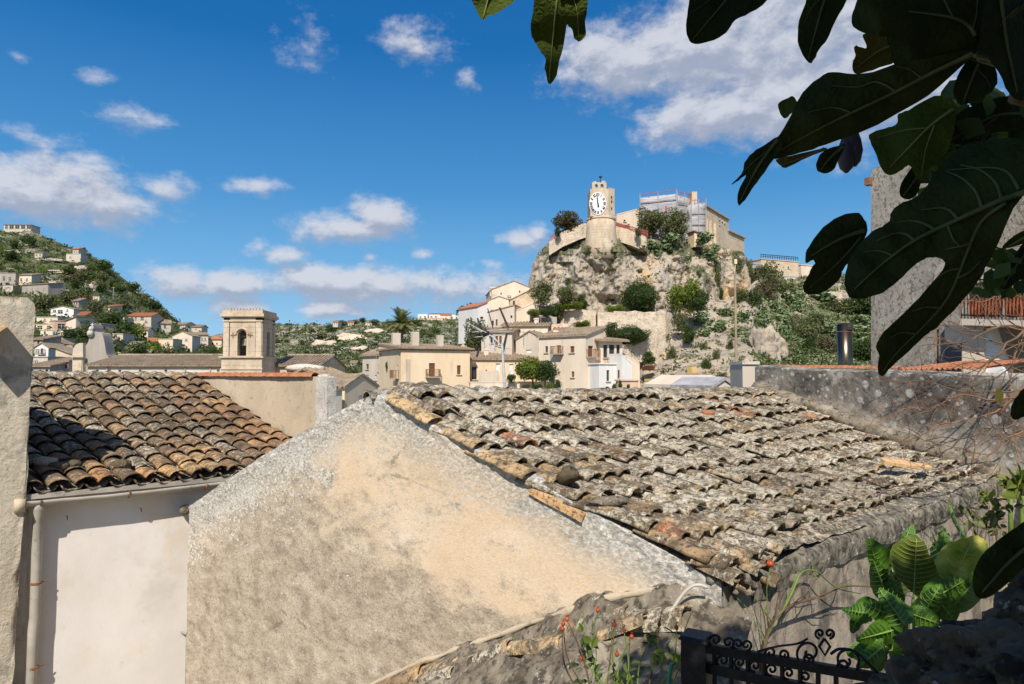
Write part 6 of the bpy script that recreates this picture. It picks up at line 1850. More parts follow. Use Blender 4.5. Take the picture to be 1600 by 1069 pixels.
scatter_scrub('scrub', bvF, (380, 780, 495, 605), 3400, (1.0, 3.0), 6, 'leaf_dark', 'dark scrub speckling the distant hillside')
scatter_scrub('scrub', bvS, (1180, 1420, 425, 600), 2000, (0.3, 0.8), 8, 'leaf_dark', 'dense dark scrub on the slope right of the cliff')
scatter_scrub('scrub', bvS, (1180, 1420, 425, 600), 1500, (0.25, 0.7), 18, 'leaf_cactus', 'pale green prickly scrub on the slope right of the cliff')
scatter_scrub('scrub', bvS, (1000, 1190, 470, 610), 300, (0.3, 0.8), 9, 'leaf_olive', 'sparse olive scrub on the rocky slope below the cliff')
scatter_scrub('scrub', bvC, (835, 1185, 350, 480), 330, (0.25, 0.7), 10, 'leaf_olive', 'small tufts of scrub dotted over the cliff face')

# --- houses on the left hill
def stepdrop(bv, px, py):
    for k in range(60):
        q = bv.ray_cast(Vector((0, 0, 0)), ray(px, py + k).normalized())[0]
        if q is not None: return q
    return P(px, py, 300)
def hx(lab, x0, x1, yt, yb, wall='wall_pale', roof='flat', wins=(), rm='far_tile', rh=1.6, turn=0.0, D=6, nm='hillside_house', dY=-2, ext=6, **kw):
    q = stepdrop(bvL, (x0 + x1) / 2, min(yb, 585))
    Y = q.y + dY
    half = (x1 - x0) / 2 * Y / F * turn
    if wall == 'wall_white' and x0 > 115: wall = 'wall_pale'
    LH.append((x0 - 5, x1 + 5, yt - 6, yb + 5))
    return house(nm, lab, x0, x1, yt, yb, Y + half, Y - half, D, wall, roof, rm, wins, rh=rh, over=.4, cat='house', ext=ext, **kw)
LH = []
hx('flat-roofed white villa with a glass front crowning the left hill', 6, 48, 351, 359, 'wall_pale', 'hip', [(18, 355, 7, 5, 'dark'), (27, 355, 7, 5, 'dark'), (36, 355, 7, 5, 'dark'), (45, 355, 7, 5, 'dark'), (10, 355, 4, 5, 'dark')], D=8, ext=2, dY=2, rh=1.0)
hx('low grey house partly cut off at the left edge of the picture', -6, 24, 427, 444, 'wall_grey', 'flat', [(6, 435, 4, 6, 'dark'), (15, 436, 4, 6, 'dark')])
hx('small cream house with two windows between grey hillside houses', 25, 49, 430, 444, 'wall_cream', 'shed', [(33, 437, 3, 4, 'dark'), (42, 437, 3, 4, 'dark')], rh=1.2)
hx('grey row house with four dark windows high on the left hill', 34, 75, 446, 459, 'wall_grey', 'shed', [(42, 452, 3, 4, 'dark'), (50, 452, 3, 4, 'dark'), (59, 452, 3, 4, 'dark'), (68, 452, 3, 4, 'dark')], rh=1.0, turn=.5)
hx('narrow cream house right of the grey row house', 76, 87, 440, 456, 'wall_cream', 'flat', [(80, 447, 3, 4, 'dark')])
hx('pale ruined wall house below the bare slope', 103, 126, 370 + 27, 408, 'wall_pale', 'flat', [(110, 402, 2, 3, 'dark')])
hx('modern white house with a shallow gable and terrace', 79, 115, 483, 493, 'wall_white', 'front', [(85, 486, 5, 4, 'dark'), (105, 485, 3, 3, 'dark'), (94, 487, 8, 5, 'dark')], rh=.9)
hx('long cream house front with a terrace wall under the modern white house', 57, 90, 496, 505, 'wall_cream', 'flat', [(70, 500, 3, 3, 'dark'), (80, 500, 3, 3, 'dark')])
hx('cream block with shaded recess left of the tan hillside blocks', 56, 84, 507, 518, 'wall_yellow', 'flat', [(62, 512, 8, 6, 'dark'), (76, 512, 6, 6, 'dark')])
hx('tan hillside block with a big shaded side', 84, 104, 501, 520, 'wall_pink', 'flat', [(96, 510, 7, 8, 'dark')], turn=-.6)
hx('tall cream slab house right of the tan hillside block', 103, 118, 502, 522, 'wall_cream', 'side', [(108, 514, 3, 4, 'brown')], rh=-1.2, turn=.4)
hx('cream terrace house with one wide dark window', 63, 98, 516, 530, 'wall_cream', 'flat', [(86, 521, 8, 6, 'dark'), (70, 520, 3, 4, 'dark')])
hx('grey house with tall shuttered windows low on the left hill', 47, 66, 531, 560, 'wall_grey', 'shed', [(51.5, 537, 3, 8, 'brown'), (60, 537, 3, 8, 'brown'), (51, 551, 3, 8, 'dark')], rh=1)
hx('grey house with a pyramid-like roof low on the left hill', 66, 90, 537, 552, 'wall_grey', 'hip', [(72, 542, 3, 4, 'brown'), (80, 543, 3, 4, 'dark')], rh=1.4)
hx('small tan house under the cream terrace house', 83, 98, 529, 542, 'wall_pink', 'flat', [(88, 535, 2, 3, 'dark')])
hx('narrow cream gabled house with a small iron balcony', 54, 75, 543, 568, 'wall_white', 'front', [(65.5, 549, 3.4, 9, 'balcony'), (65, 561, 2.6, 5, 'dark')], rh=.8, dY=-12)
hx('white garden pavilion with a pointed roof', 90, 114, 545, 556, 'wall_cream', 'hip', [(103, 549, 9, 7, 'open')], rh=1.0)
hx('brown stone house with a slanting roof beside the church front', 86, 113, 555, 580, 'limestone', 'side', [(95, 563, 3, 4, 'dark')], rh=1.4, dY=-14)
hx('shaded brown house with small windows below the stone house', 86, 106, 565, 590, 'wall_pink', 'shed', [(90, 569, 3, 5, 'dark'), (94, 571, 3, 5, 'dark'), (103, 573, 3, 5, 'dark')], rh=.8, dY=-24)
hx('low grey house with dark windows at the foot of the left hill', 44, 77, 573, 595, 'wall_grey', 'shed', [(50, 580, 4, 5, 'dark'), (63, 580, 3, 4, 'dark'), (73, 580, 4, 5, 'dark')], rh=.9, dY=-26)
hx('cream house with a walled roof terrace above the low grey house', 46, 74, 558, 580, 'wall_pale', 'flat', [(56, 566, 7, 5, 'dark'), (66, 569, 6, 5, 'dark')], dY=-20)
hx('white house with a red hipped roof among trees', 200, 236, 494, 508, 'wall_white', 'gable', [(212, 498, 3, 4, 'dark'), (222, 498, 5, 4, 'dark'), (206, 498, 3, 4, 'dark'), (228, 503, 4, 3, 'dark')], 'red_tile', rh=1.6, D=10)
hx('white house with a brown roof right of the red roofed one', 241, 267, 505, 519, 'wall_white', 'gable', [(248, 509, 3, 4, 'dark'), (258, 510, 3, 5, 'dark')], 'far_tile', rh=1.6, turn=-.5)
hx('cream cube house below the brown roofed white house', 247, 270, 530, 545, 'wall_yellow', 'flat', [(262, 536, 3, 4, 'dark')])
hx('large cream house with a broad front gable among the trees', 269, 300, 525, 546, 'wall_cream', 'front', [(277, 531, 3, 3, 'dark'), (285, 540, 8, 4, 'brown'), (291, 531, 4, 3, 'dark')], rh=1.4)
hx('long cream house with many windows joined to the broad gable', 300, 325, 523, 545, 'wall_cream', 'shed', [(305, 529, 2, 4, 'dark'), (310, 529, 2, 4, 'dark'), (316, 530, 2, 4, 'dark'), (321, 530, 2, 4, 'dark'), (308, 538, 2, 4, 'dark'), (315, 538, 2, 4, 'dark')], rh=1.0, turn=-.5)
hx('cream house with a red roof next to the bell tower', 325, 346, 530, 548, 'wall_cream', 'hip', [(332, 537, 2, 3, 'dark'), (339, 537, 2, 3, 'dark')], 'red_tile', rh=1.4)
hx('pale building fragment among trees left of the cream cube house', 176, 192, 522, 534, 'wall_pale', 'flat', [(182, 527, 2, 3, 'dark')])
hx('low white house behind the brown roofed house on the slope', 290, 315, 511, 518, 'wall_white', 'gable', [(298, 514, 2, 2, 'dark'), (306, 514, 2, 2, 'dark')], 'far_tile', rh=1.0)
HR = random.Random(17)
for i, (x, y, w, col) in enumerate(((60, 402, 12, 'pale'), (118, 398, 9, 'pale'), (150, 470, 10, 'cream'), (165, 488, 13, 'white'), (128, 500, 12, 'cream'), (150, 515, 14, 'pale'), (190, 505, 9, 'white'), (225, 524, 12, 'cream'), (238, 540, 12, 'pale'), (205, 548, 14, 'cream'), (160, 545, 10, 'pink'), (12, 455, 16, 'pale'), (100, 462, 12, 'cream'), (118, 478, 9, 'grey'), (285, 514, 9, 'pale'), (310, 550, 10, 'pale'), (182, 560, 12, 'white'), (225, 562, 13, 'pale'))):
    hgt = HR.uniform(6, 9)
    hx(['tiny pale hut just under the terrace bank of the left hill', 'tiny pale hut below the hilltop rocks', 'small cream house under the middle utility pole', 'small white house among trees above the church front', 'small cream house right of the modern white house', 'small pale house right of the tall cream slab house', 'tiny white house left of the red roofed white house', 'small cream house left of the cream cube house', 'small pale house under the cream cube house', 'small cream house behind the church roof ridge', 'small pink house above the baroque church front', 'small pale house below the grey house at the picture edge', 'small cream house above the modern white house', 'tiny grey hut beside the upper utility pole', 'tiny pale house behind the roof of the white house', 'tiny pale house left of the bell tower base', 'small white house just over the church roof', 'small pale house over the middle of the church roof'][i],
       x - w / 2, x + w / 2, y - hgt, y, 'wall_' + col, HR.choice(['flat', 'shed', 'gable']), [(x - w * .22, y - hgt * .55, 2, 2.6, 'dark'), (x + w * .22, y - hgt * .55, 2, 2.6, 'dark')], HR.choice(['far_tile', 'far_tile', 'red_tile']), rh=1.1, turn=HR.uniform(-.5, .5))
for (x, y0, y1, l) in ((133.5, 442, 462, 'thin grey utility pole upper left of the hillside'), (177, 448, 467, 'thin utility pole in the middle of the left hillside'), (222, 455, 470, 'thin utility pole near the skyline of the left hill')):
    q = drop(bvL, x, y1); mb = MB(); h = (y1 - y0) * q.y / F; mb.tube([q - ZUP, q + ZUP * h], .16, 6); mb.box(q + ZUP * (h * .93), (1.5, .12, .12)); tag(mb.build('utility_pole', M['rail_grey']), l, 'pole')
for (x, y, w, h, l) in ((140, 452, 26, 22, 'grey bare rock face with streaks on the left hillside'), (128, 420, 24, 11, 'pale tilted rock slab below the ridge of the left hill'), (80, 425, 50, 8, 'long pale terrace wall on the left hillside'), (75, 408, 46, 9, 'grey green terrace bank on the left hillside'), (207, 445, 12, 10, 'white rock outcrop on the skyline of the left hill')):
    q = stepdrop(bvL, x, y); s = q.y / F; mb = MB(); stone(mb, q + Vector((0, 1.5, 0)), 1, x, (w * s / 2, 3.5, h * s / 2), 4, .5)
    tag(mb.build('rock_outcrop', M['cliff_rock'], smooth=True), l, 'rock')
# --- trees on the left hill
def free(px, py): return not any(a < px < b and c < py < d for a, b, c, d in LH)
n = 0; tries = 0
while n < 190 and tries < 4000:
    tries += 1
    px = GR.uniform(-8, 350); top = interp(LTOP, px); py = top + (590 - top) * GR.random() ** 0.85
    if px < 48 and py > 470: continue
    if py < top + 1 or not free(px, py) or not free(px, py - 8): continue
    if 25 < px < 110 and 392 < py < 428 and GR.random() < .8: continue
    q = drop(bvL, px, py, None) if False else bvL.ray_cast(Vector((0, 0, 0)), ray(px, py).normalized())[0]
    if q is None: continue
    k = GR.choices(['dark', 'olive', 'bright', 'brown'], [5, 4, 1.3, 1.1])[0]
    w = GR.uniform(2.8, 7.0) * (1 if q.y > 200 else .75)
    lab = {'dark': 'dark green tree on the left hillside', 'olive': 'grey-olive tree on the left hillside', 'bright': 'yellow-green tree on the left hillside', 'brown': 'brownish autumn tree on the left hillside'}[k]
    tree(K(k, 'lo'), q - ZUP * .3, w, w * GR.uniform(.7, 1.05), lab, 'tree', {'dark': 'dark trees on the left hillside', 'olive': 'olive trees on the left hillside', 'bright': 'yellow-green trees on the left hillside', 'brown': 'brownish trees on the left hillside'}[k], trunk=.12)
    n += 1
# --- far hill: trees and the town on its crest
n = 0
while n < 76:
    px = GR.uniform(405, 770); top = interp(FTOP, px); py = top + (600 - top) * GR.random() ** 1.2
    q = bvF.ray_cast(Vector((0, 0, 0)), ray(px, py).normalized())[0]
    if q is None: continue
    w = GR.uniform(3.2, 8) * q.y / 500
    k = GR.choices(['dark', 'olive'], [5, 3])[0]
    tree(K(k, 'lo'), q - ZUP * .5, w * 1.2, w * GR.uniform(.6, .9), 'dark tree on the distant hillside' if k == 'dark' else 'pale olive tree on the distant hillside', 'tree', 'dark trees on the distant hill' if k == 'dark' else 'olive trees on the distant hill', trunk=.1)
    n += 1
YF = 640
house('crest_block', 'white apartment block on the far hill crest right of the palm', 653, 668, 491, 503, YF, YF, 20, 'wall_white', 'flat', wins=[(657, 495, 3, 2, 'dark'), (664, 495, 3, 2, 'dark'), (660, 499, 8, 1.6, 'dark')], cat='building')
house('crest_block', 'long pinkish brick block on the far hill crest', 652, 692, 497, 509, YF - 12, YF - 12, 10, 'wall_pink', 'flat', wins=[(x, 504, 2, 2.4, 'dark') for x in range(656, 692, 5)], cat='building')
house('crest_block', 'white stepped block in the middle of the far hill crest', 670, 690, 491, 500, YF + 6, YF + 6, 16, 'wall_white', 'shed', 'red_tile', wins=[(674, 495, 3, 2, 'dark'), (681, 495, 3, 2, 'dark')], cat='building', rh=2)
house('crest_block', 'cream block with a red roof on the far hill crest', 688, 704, 493, 508, YF - 4, YF - 4, 16, 'wall_cream', 'gable', 'red_tile', wins=[(692, 499, 2, 3, 'dark'), (698, 499, 2, 3, 'dark'), (695, 504, 8, 1.5, 'dark')], cat='building', rh=2.4)
house('crest_block', 'white row of flats at the right end of the far hill crest', 703, 720, 492, 508, YF, YF, 16, 'wall_white', 'flat', wins=[(707, 496, 2, 2, 'dark'), (713, 496, 2, 2, 'dark'), (708, 501, 3, 2, 'dark'), (715, 502, 3, 2, 'dark')], cat='building')
for (x, y, w, l) in ((548, 506, 9, 'tiny pink roofed house on the far hill skyline'), (576, 506, 10, 'tiny cream house on the far hill left of the palm'), (524, 505, 8, 'tiny white house on the far hill skyline'), (552, 569, 10, 'small pale hut low on the far hillside'), (538, 577, 12, 'pale wall of a hut at the foot of the far hill')):
    q = drop(bvF, x, y + 2, 500)
    house('far_house', l, x - w / 2, x + w / 2, y - 1.5, y + 3, q.y - 2, q.y - 2, 8, 'wall_cream' if 'cream' in l else 'wall_pale', 'gable', 'red_tile' if 'pink' in l else 'far_tile', wins=[(x - 1.5, y + .6, 1.5, 1.6, 'dark'), (x + 2, y + .6, 1.5, 1.6, 'dark')], rh=1.5)
for (x, y, w, h, l) in ((540, 530, 60, 20, 'pale limestone outcrop across the middle of the far hill'), (505, 540, 40, 16, 'grey rock band on the left of the far hill'), (585, 520, 40, 12, 'pale rock ledge near the top of the far hill'), (560, 548, 30, 12, 'light rock patch low on the far hill')):
    q = drop(bvF, x, y, 400); s = q.y / F; mb = MB(); stone(mb, q + Vector((0, 5, 0)), 1, x, (w * s / 2, 8, h * s / 2), 4, .55)
    tag(mb.build('rock_outcrop', M['dry_stone'], smooth=True), l, 'rock')

# --- palm behind the yellow house
def palm():
    Y = 100.0; s = Y / F
    base = P(626, 575, Y); top = P(626.5, 507, Y)
    root = empty('palm_tree', tuple(base), 'tall date palm behind the yellow house roof', 'palm')
    mb = MB(); mb.tube([base - ZUP * 3, base.lerp(top, .4) + Vector((.08, 0, 0)), top], [.38, .30, .34], 10); mb.build('trunk', M['bark'], root)
    r = random.Random(8); mb = MB(); vs = []; fs = []; at = []
    for k in range(64):
        az = r.uniform(0, 2 * math.pi); el = R_(r.choice([r.uniform(25, 85), r.uniform(-10, 50), r.uniform(-45, 15)]))
        L = r.uniform(2.3, 3.0) * (0.75 if el < -.3 else 1)
        h = Vector((math.cos(az), math.sin(az), 0)); p = Vector(top); d = h * math.cos(el) + ZUP * math.sin(el)
        tint = r.random() * (.6 if el > 0 else 1)
        N_ = 12
        for i in range(N_):
            q = p + d * (L / N_)
            d = (d - ZUP * (.085 if el > 0 else .07)).normalized()
            side = d.cross(ZUP).normalized(); upn = side.cross(d)
            w = .50 * math.sin(math.pi * min(1, (i + 1.2) / (N_ + 1))) ** .6
            b = len(vs)
            vs += [p - side * .035, p + side * .035, q + side * .03, q - side * .03]; fs.append((b, b + 1, b + 2, b + 3)); at += [tint] * 4
            for sg in (-1, 1):
                for m_ in range(2):
                    o = p.lerp(q, m_ * .5); e = o + side * (sg * w) + d * (w * .65) + upn * .12 - ZUP * (.12 * r.random())
                    b = len(vs); vs += [o, o + d * .10, e + d * .02, e - d * .03]; fs.append((b, b + 1, b + 2, b + 3)); at += [min(1, tint + r.uniform(-.15, .2))] * 4
            p = q
    mb.add(vs, fs, 0, rnd=at); mb.build('crown', M['leaf_palm'], root)
palm()
# --- leaning pole and the old aerial mast
mb = MB(); a, b = P(1150, 640, 33), P(1148, 424, 33); mb.tube([a, a.lerp(b, .5) + Vector((.03, 0, 0)), b], [.075, .065, .05], 8)
po = empty('wooden_pole', tuple(a), 'tall bare wooden pole rising behind the front roof ridge', 'pole'); mb.build('shaft', M['wood_pole'], po)
mb = MB(); mb.box(P(1149, 409, 33), (.13, .13, .24)); mb.tube([P(1148, 424, 33), P(1149, 413, 33)], .02, 6); mb.build('top_box', M['wall_yellow'], po)
mb = MB(); mb.tube([P(1140, 432, 33), P(1157, 428, 33)], .02, 6); mb.build('cross_bar', M['wood_pole'], po)
am = empty('aerial_mast', tuple(P(789, 612, 30)), 'bent metal aerial mast with dark blades above the front roof ridge', 'aerial')
mb = MB(); mb.tube([P(790, 625, 30), P(787, 580, 30), P(784.5, 536, 30)], [.065, .06, .05], 8); mb.build('mast', M['pole_grey'], am)
mb = MB(); mb.tube([P(783, 540, 30), P(772, 528, 30.2), P(758, 520, 30.4), P(740, 512, 30.4)], .028, 6); mb.build('boom', M['pole_grey'], am)
mb = MB(); stone(mb, P(759, 521, 30.3), .14, 3, (1.3, .8, 1)); mb.build('hub', M['blade_dark'], am)
def blade(p0, p1, w, Y):
    a, b = P(*p0, Y), P(*p1, Y); d = (b - a).normalized(); sd = Vector((d.z, 0, -d.x)) * (w / 2)
    m_ = MB(); q = [a - sd * .8, a + sd * .8, b + sd, b - sd]; m_.hexa([v + Vector((0, .03, 0)) for v in q], q); m_.build('blade', M['blade_dark'], am)
blade((780.5, 480.5), (794, 512), .10, 30); blade((746, 497), (751.5, 513), .09, 30.3); blade((749, 543), (745, 558), .10, 30.3); blade((792, 521), (785.5, 551), .12, 30); blade((762, 482), (770, 512), .05, 30.2)
for k, (p0, p1) in enumerate((((738, 519), (800, 514)), ((742, 527), (790, 522)), ((735, 507), (760, 520)))):
    mb = MB(); mb.tube([P(*p0, 30.4), P(*p1, 30.1)], .016, 6); mb.build('element', M['pole_grey'], am)
for x in (756, 765, 772):
    mb = MB(); mb.tube([P(x, 522, 30.35), P(x + 1.5, 545 + (x % 3) * 4, 30.35)], .03, 6); mb.build('strut', M['pole_grey'], am)
# ------------------------------------------------------------------ lichen wall behind the roof, on the right
B0 = Vector((B.x, B.y, 0)); UW = Vector((C.x - B.x, C.y - B.y, 0)).normalized()
NW = Vector((UW.y, -UW.x, 0)); NW = NW if NW.dot(B0) < 0 else -NW
wl0 = hit_vplane(1180, 600, B0, UW); wl1 = hit_vplane(1690, 600, B0, UW)
LW = (Vector((wl1.x, wl1.y, 0)) - Vector((wl0.x, wl0.y, 0))).length
lw = empty('lichen_wall', tuple(wl0), 'dark lichen-spotted plaster wall with pale rosettes behind the right end of the roof', 'wall')
topz = [(1180, 573), (1260, 578), (1400, 583), (1534, 590), (1600, 594), (1700, 598)]
mb = MB(); vs = []; fs = []; ed = []
NI, NJ = 110, 50
for i in range(NI + 1):
    a = LW * i / NI
    q0 = Vector((wl0.x, wl0.y, 0)) + UW * a
    px = 800 + F * q0.x / q0.y
    zt = hit_vplane(px, interp(topz, px), B0, UW).z
    zr = lerp(B.z, C.z, min(1, a / (B0 - Vector((C.x, C.y, 0))).length))
    for j in range(NJ + 1):
        z = lerp(zt + .02 * nz((a, 0, 0), 3, 2), -2.6, (j / NJ) ** 1.2)
        p = q0 + ZUP * z + NW * (.022 * fbm((a, z, 0), 1.4, 4, 7) + .006 * nz((a, z, 2), 12))
        vs.append(p); ed.append(max(0, min(1.3, (zt - z) / max(.15, zt - zr))))
for i in range(NI):
    for j in range(NJ):
        a = i * (NJ + 1) + j; fs.append((a, a + NJ + 1, a + NJ + 2, a + 1))
mb.add(vs, fs, 0, edge=ed)
tv = []; tf = []
for i in range(NI + 1):
    q = vs[i * (NJ + 1)]; tv += [q, q - NW * .16 + ZUP * .03, q - NW * .3]
for i in range(NI):
    for k in (0, 1): tf.append((i * 3 + k, i * 3 + 3 + k, i * 3 + 4 + k, i * 3 + k + 1))
q = [vs[0], vs[NJ]]; mb.add(tv, tf, 0, edge=0.1)
mb.add([q[0], q[1], q[1] - NW * .3, q[0] - NW * .3], [(0, 1, 2, 3)], 0, edge=.5)
mb.build('wall', M['lichen_wall'], lw, smooth=True)
# mortar fillet where the roof dies into the wall
mb = MB(); pts = []
for k in range(40):
    q = B.lerp(C, k / 39); pts.append(q + NW * .03 + ZUP * (.03 + .02 * nz(q, 4)))
mb.tube(pts, [.09 + .03 * nz(p, 5, 2) for p in pts], 8); mb.build('mortar_fillet', M['mortar'], lw, smooth=True)
# cream fascia and red corrugated sheet roof behind the wall
def rpt(px, py, off): return hit_vplane(px, py, B0 - NW * off, UW)
sr = empty('shed_roof', tuple(rpt(1470, 572, .5)), 'low red corrugated shed roof with a cream fascia behind the lichen wall', 'roof')
mb = MB(); a, b = rpt(1388, 582, .33), rpt(1640, 590, .33)
mb.hexa([a - ZUP * .5, b - ZUP * .5, b - NW * .12 - ZUP * .5, a - NW * .12 - ZUP * .5], [a + ZUP * .03, b + ZUP * .03, b - NW * .12 + ZUP * .03, a - NW * .12 + ZUP * .03]); mb.build('fascia', M['wall_cream'], sr)
mb = MB()
fa, fb = rpt(1402, 577, .36), rpt(1543, 574, .36)
n_ = int((fb - fa).length / .055)
vs = []; fs = []
dz = Vector(-NW) * 1.3 + ZUP * .10
for i in range(n_ * 4 + 1):
    q = fa.lerp(fb, i / (n_ * 4)); h = .012 * math.cos(i * math.pi / 2)
    vs += [q + ZUP * h, q + dz + ZUP * h, q + ZUP * (h - .012)]
for i in range(n_ * 4):
    a = i * 3; fs += [(a, a + 3, a + 4, a + 1), (a, a + 2, a + 5, a + 3)]
mb.add(vs, fs); mb.build('corrugated_sheet', M['red_tile'], sr, smooth=True)
mb = MB()
for k in range(22):
    a = rpt(lerp(1205, 1404, k / 22), lerp(574, 577, k / 22), .32); b = rpt(lerp(1205, 1404, (k + 1.1) / 22), lerp(574, 577, (k + 1.1) / 22), .32)
    half_tile(mb, a, b, .045, rn4, .9, -2)
mb.build('coping_tile_row', M['red_tile'], sr, smooth=True)
# pale end pier left of the lichen wall
q0 = P(1160, 569, 10.6); q1 = P(1181, 569, 10.6)
pe = empty('pale_pier', tuple(P(1170, 620, 10.6)), 'pale plastered pier against the left end of the lichen wall', 'wall')
mb = MB(); mb.box(Vector(((q0.x + q1.x) / 2, 10.9, q0.z - 1.5)), (q1.x - q0.x, .6, 3.0)); mb.build('pier', M['wall_pale'], pe)
mb = MB(); mb.box(Vector(((q0.x + q1.x) / 2 + .02, 10.9, q0.z + .02)), (q1.x - q0.x + .06, .66, .05)); mb.build('cap', M['pale_rubble'], pe)
# steel flue
fb_ = P(1321, 590, 9.6); ft = P(1321, 505, 9.6); r_ = 11.2 * 9.6 / F
fl = empty('steel_flue', tuple(fb_), 'round brushed steel flue pipe standing above the lichen wall', 'flue')
mb = MB(); mb.lathe(fb_ - ZUP * .4, [(r_ * .98, 0), (r_ * .98, ft.z - fb_.z + .38)], 28); mb.build('pipe', M['steel'], fl, smooth=False)
for k in fl.children:
    for p_ in k.data.polygons: p_.use_smooth = len(p_.vertices) == 4
mb = MB(); mb.lathe(ft - ZUP * .10, [(r_ * 1.0, 0), (r_ * 1.05, .005), (r_ * 1.05, .03), (r_ * 1.0, .035), (r_ * 1.0, .10), (r_ * .86, .10), (r_ * .86, .0)], 28); mb.build('collar', M['steel'], fl)
# ------------------------------------------------------------------ concrete building at the right
YCa = Vector((P(1361, 400, 13).x, 13, 0)); UC = (Vector((P(1640, 400, 10.6).x, 10.6, 0)) - YCa).normalized(); NC = Vector((UC.y, -UC.x, 0)); NC = NC if NC.y < 0 else -NC
def cpt(px, py, off=0.0): return hit_vplane(px, py, YCa + NC * off, UC)
cb = empty('concrete_building', tuple(cpt(1480, 640)), 'grey rough concrete building rising behind the fig leaves on the right', 'building')
mb = MB()
def prism(mb, px, off, depth):
    fr = [cpt(x, y, off) for x, y in px]; n = len(fr)
    bk = [p - NC * depth for p in fr]
    bm = bmesh.new(); f = bm.faces.new([bm.verts.new(p) for p in fr]); r = bmesh.ops.extrude_face_region(bm, geom=[f])
    for v in r['geom']:
        if isinstance(v, bmesh.types.BMVert): v.co -= NC * depth
    bmesh.ops.recalc_face_normals(bm, faces=bm.faces[:])
    bm.verts.index_update(); mb.add([v.co.copy() for v in bm.verts], [[v.index for v in g.verts] for g in bm.faces]); bm.free()
prism(mb, [(1361, 660), (1361, 267), (1373, 259), (1420, 250), (1510, 240), (1510, 660)], 0, 3)
mb.build('front_block', M['concrete'], cb)
mb = MB(); prism(mb, [(1508, 660), (1508, 212), (1534, 178), (1566, 152), (1600, 142), (1700, 120), (1700, 660)], -.6, 4); mb.build('rear_block', M['concrete'], cb)
mb = MB(); mb.box(cpt(1357, 284, .05), (.10, .12, .14), UC); mb.build('beam_end', M['rust'], cb)
mb = MB(); prism(mb, [(1458, 440), (1461, 425), (1468, 413), (1480, 408), (1492, 415), (1492, 440)], .04, .03); mb.build('arched_niche', M['wall_grey'], cb)
bl = empty('balcony', tuple(cpt(1560, 500, .8)), 'balcony with iron railing and terracotta planters among bare vines', 'balcony')
def bpt(px, py, off=1.0): return cpt(px, py, off)
mb = MB(); a, b = bpt(1500, 498), bpt(1690, 503); dz = b - a
mb.hexa([a - ZUP * .10, b - ZUP * .10, b - NC * 1.4 - ZUP * .10, a - NC * 1.4 - ZUP * .10], [a, b, b - NC * 1.4, a - NC * 1.4]); mb.build('slab', M['wall_pale'], bl)
mb = MB()
for k in range(34):
    q = a.lerp(b, k / 33) - NC * .05
    mb.tube([q, q + ZUP * .62], .008, 5)
mb.tube([a - NC * .05 + ZUP * .62, b - NC * .05 + ZUP * .62], .014, 6); mb.tube([a - NC * .05 + ZUP * .06, b - NC * .05 + ZUP * .06], .012, 6); mb.build('railing', M['iron'], bl)
mb = MB(); prism(mb, [(1503, 660), (1503, 507), (1536, 506), (1540, 660)], .75, .5); mb.build('pier', M['wall_cream'], bl)
mb = MB(); prism(mb, [(1536.5, 640), (1536.5, 513), (1545, 512), (1567, 576), (1590, 640)], .70, .3); mb.build('sun_patch_wedge', M['sun_patch_white'], bl)  # white wedge stands in for the patch of sunlight on the recess reveal
mb = MB(); prism(mb, [(1541, 660), (1541, 507), (1700, 507), (1700, 660)], -.2, .1); mb.build('recess_wall', M['wall_grey'], bl)
mb = MB(); prism(mb, [(1476, 590), (1476, 508), (1503, 508), (1503, 590)], .10, .08); mb.build('door', M['door_grey'], cb)
mb = MB(); prism(mb, [(1464, 590), (1464, 515), (1466, 515), (1466, 590)], .4, .03); mb.build('post', M['iron'], cb)
for (x0, x1, l) in ((1519, 1540, 'small terracotta planter at the left end of the balcony'), (1543, 1563, 'terracotta planter in the middle of the balcony with red flowers'), (1576, 1600, 'terracotta planter at the right end of the balcony')):
    c0, c1 = bpt(x0, 497, .72), bpt(x1, 498, .72); w = (c1 - c0).length; m_ = (c0 + c1) / 2
    pt = empty('planter', tuple(m_), l, 'planter', None)
    mb = MB(); d_ = Vector(NC) * .1
    bt = [m_ + UC * sx * w * .43 + Vector(NC) * sy * .09 + ZUP * .02 for sx, sy in ((-1, -1), (1, -1), (1, 1), (-1, 1))]
    tp = [m_ + UC * sx * w * .5 + Vector(NC) * sy * .12 + ZUP * .26 for sx, sy in ((-1, -1), (1, -1), (1, 1), (-1, 1))]
    mb.hexa(bt, tp); mb.hexa([p + ZUP * .002 for p in tp], [p + ZUP * .035 + (p - m_) * .06 for p in tp]); mb.build('pot', M['pot_red'], pt)
    o = bpy.data.objects.new('plant', K('dark') if '1' not in l else K('dark')); COL.objects.link(o); o.parent = pt; o.scale = (w * .5, .14, .16); o.location = (0, 0, .40)
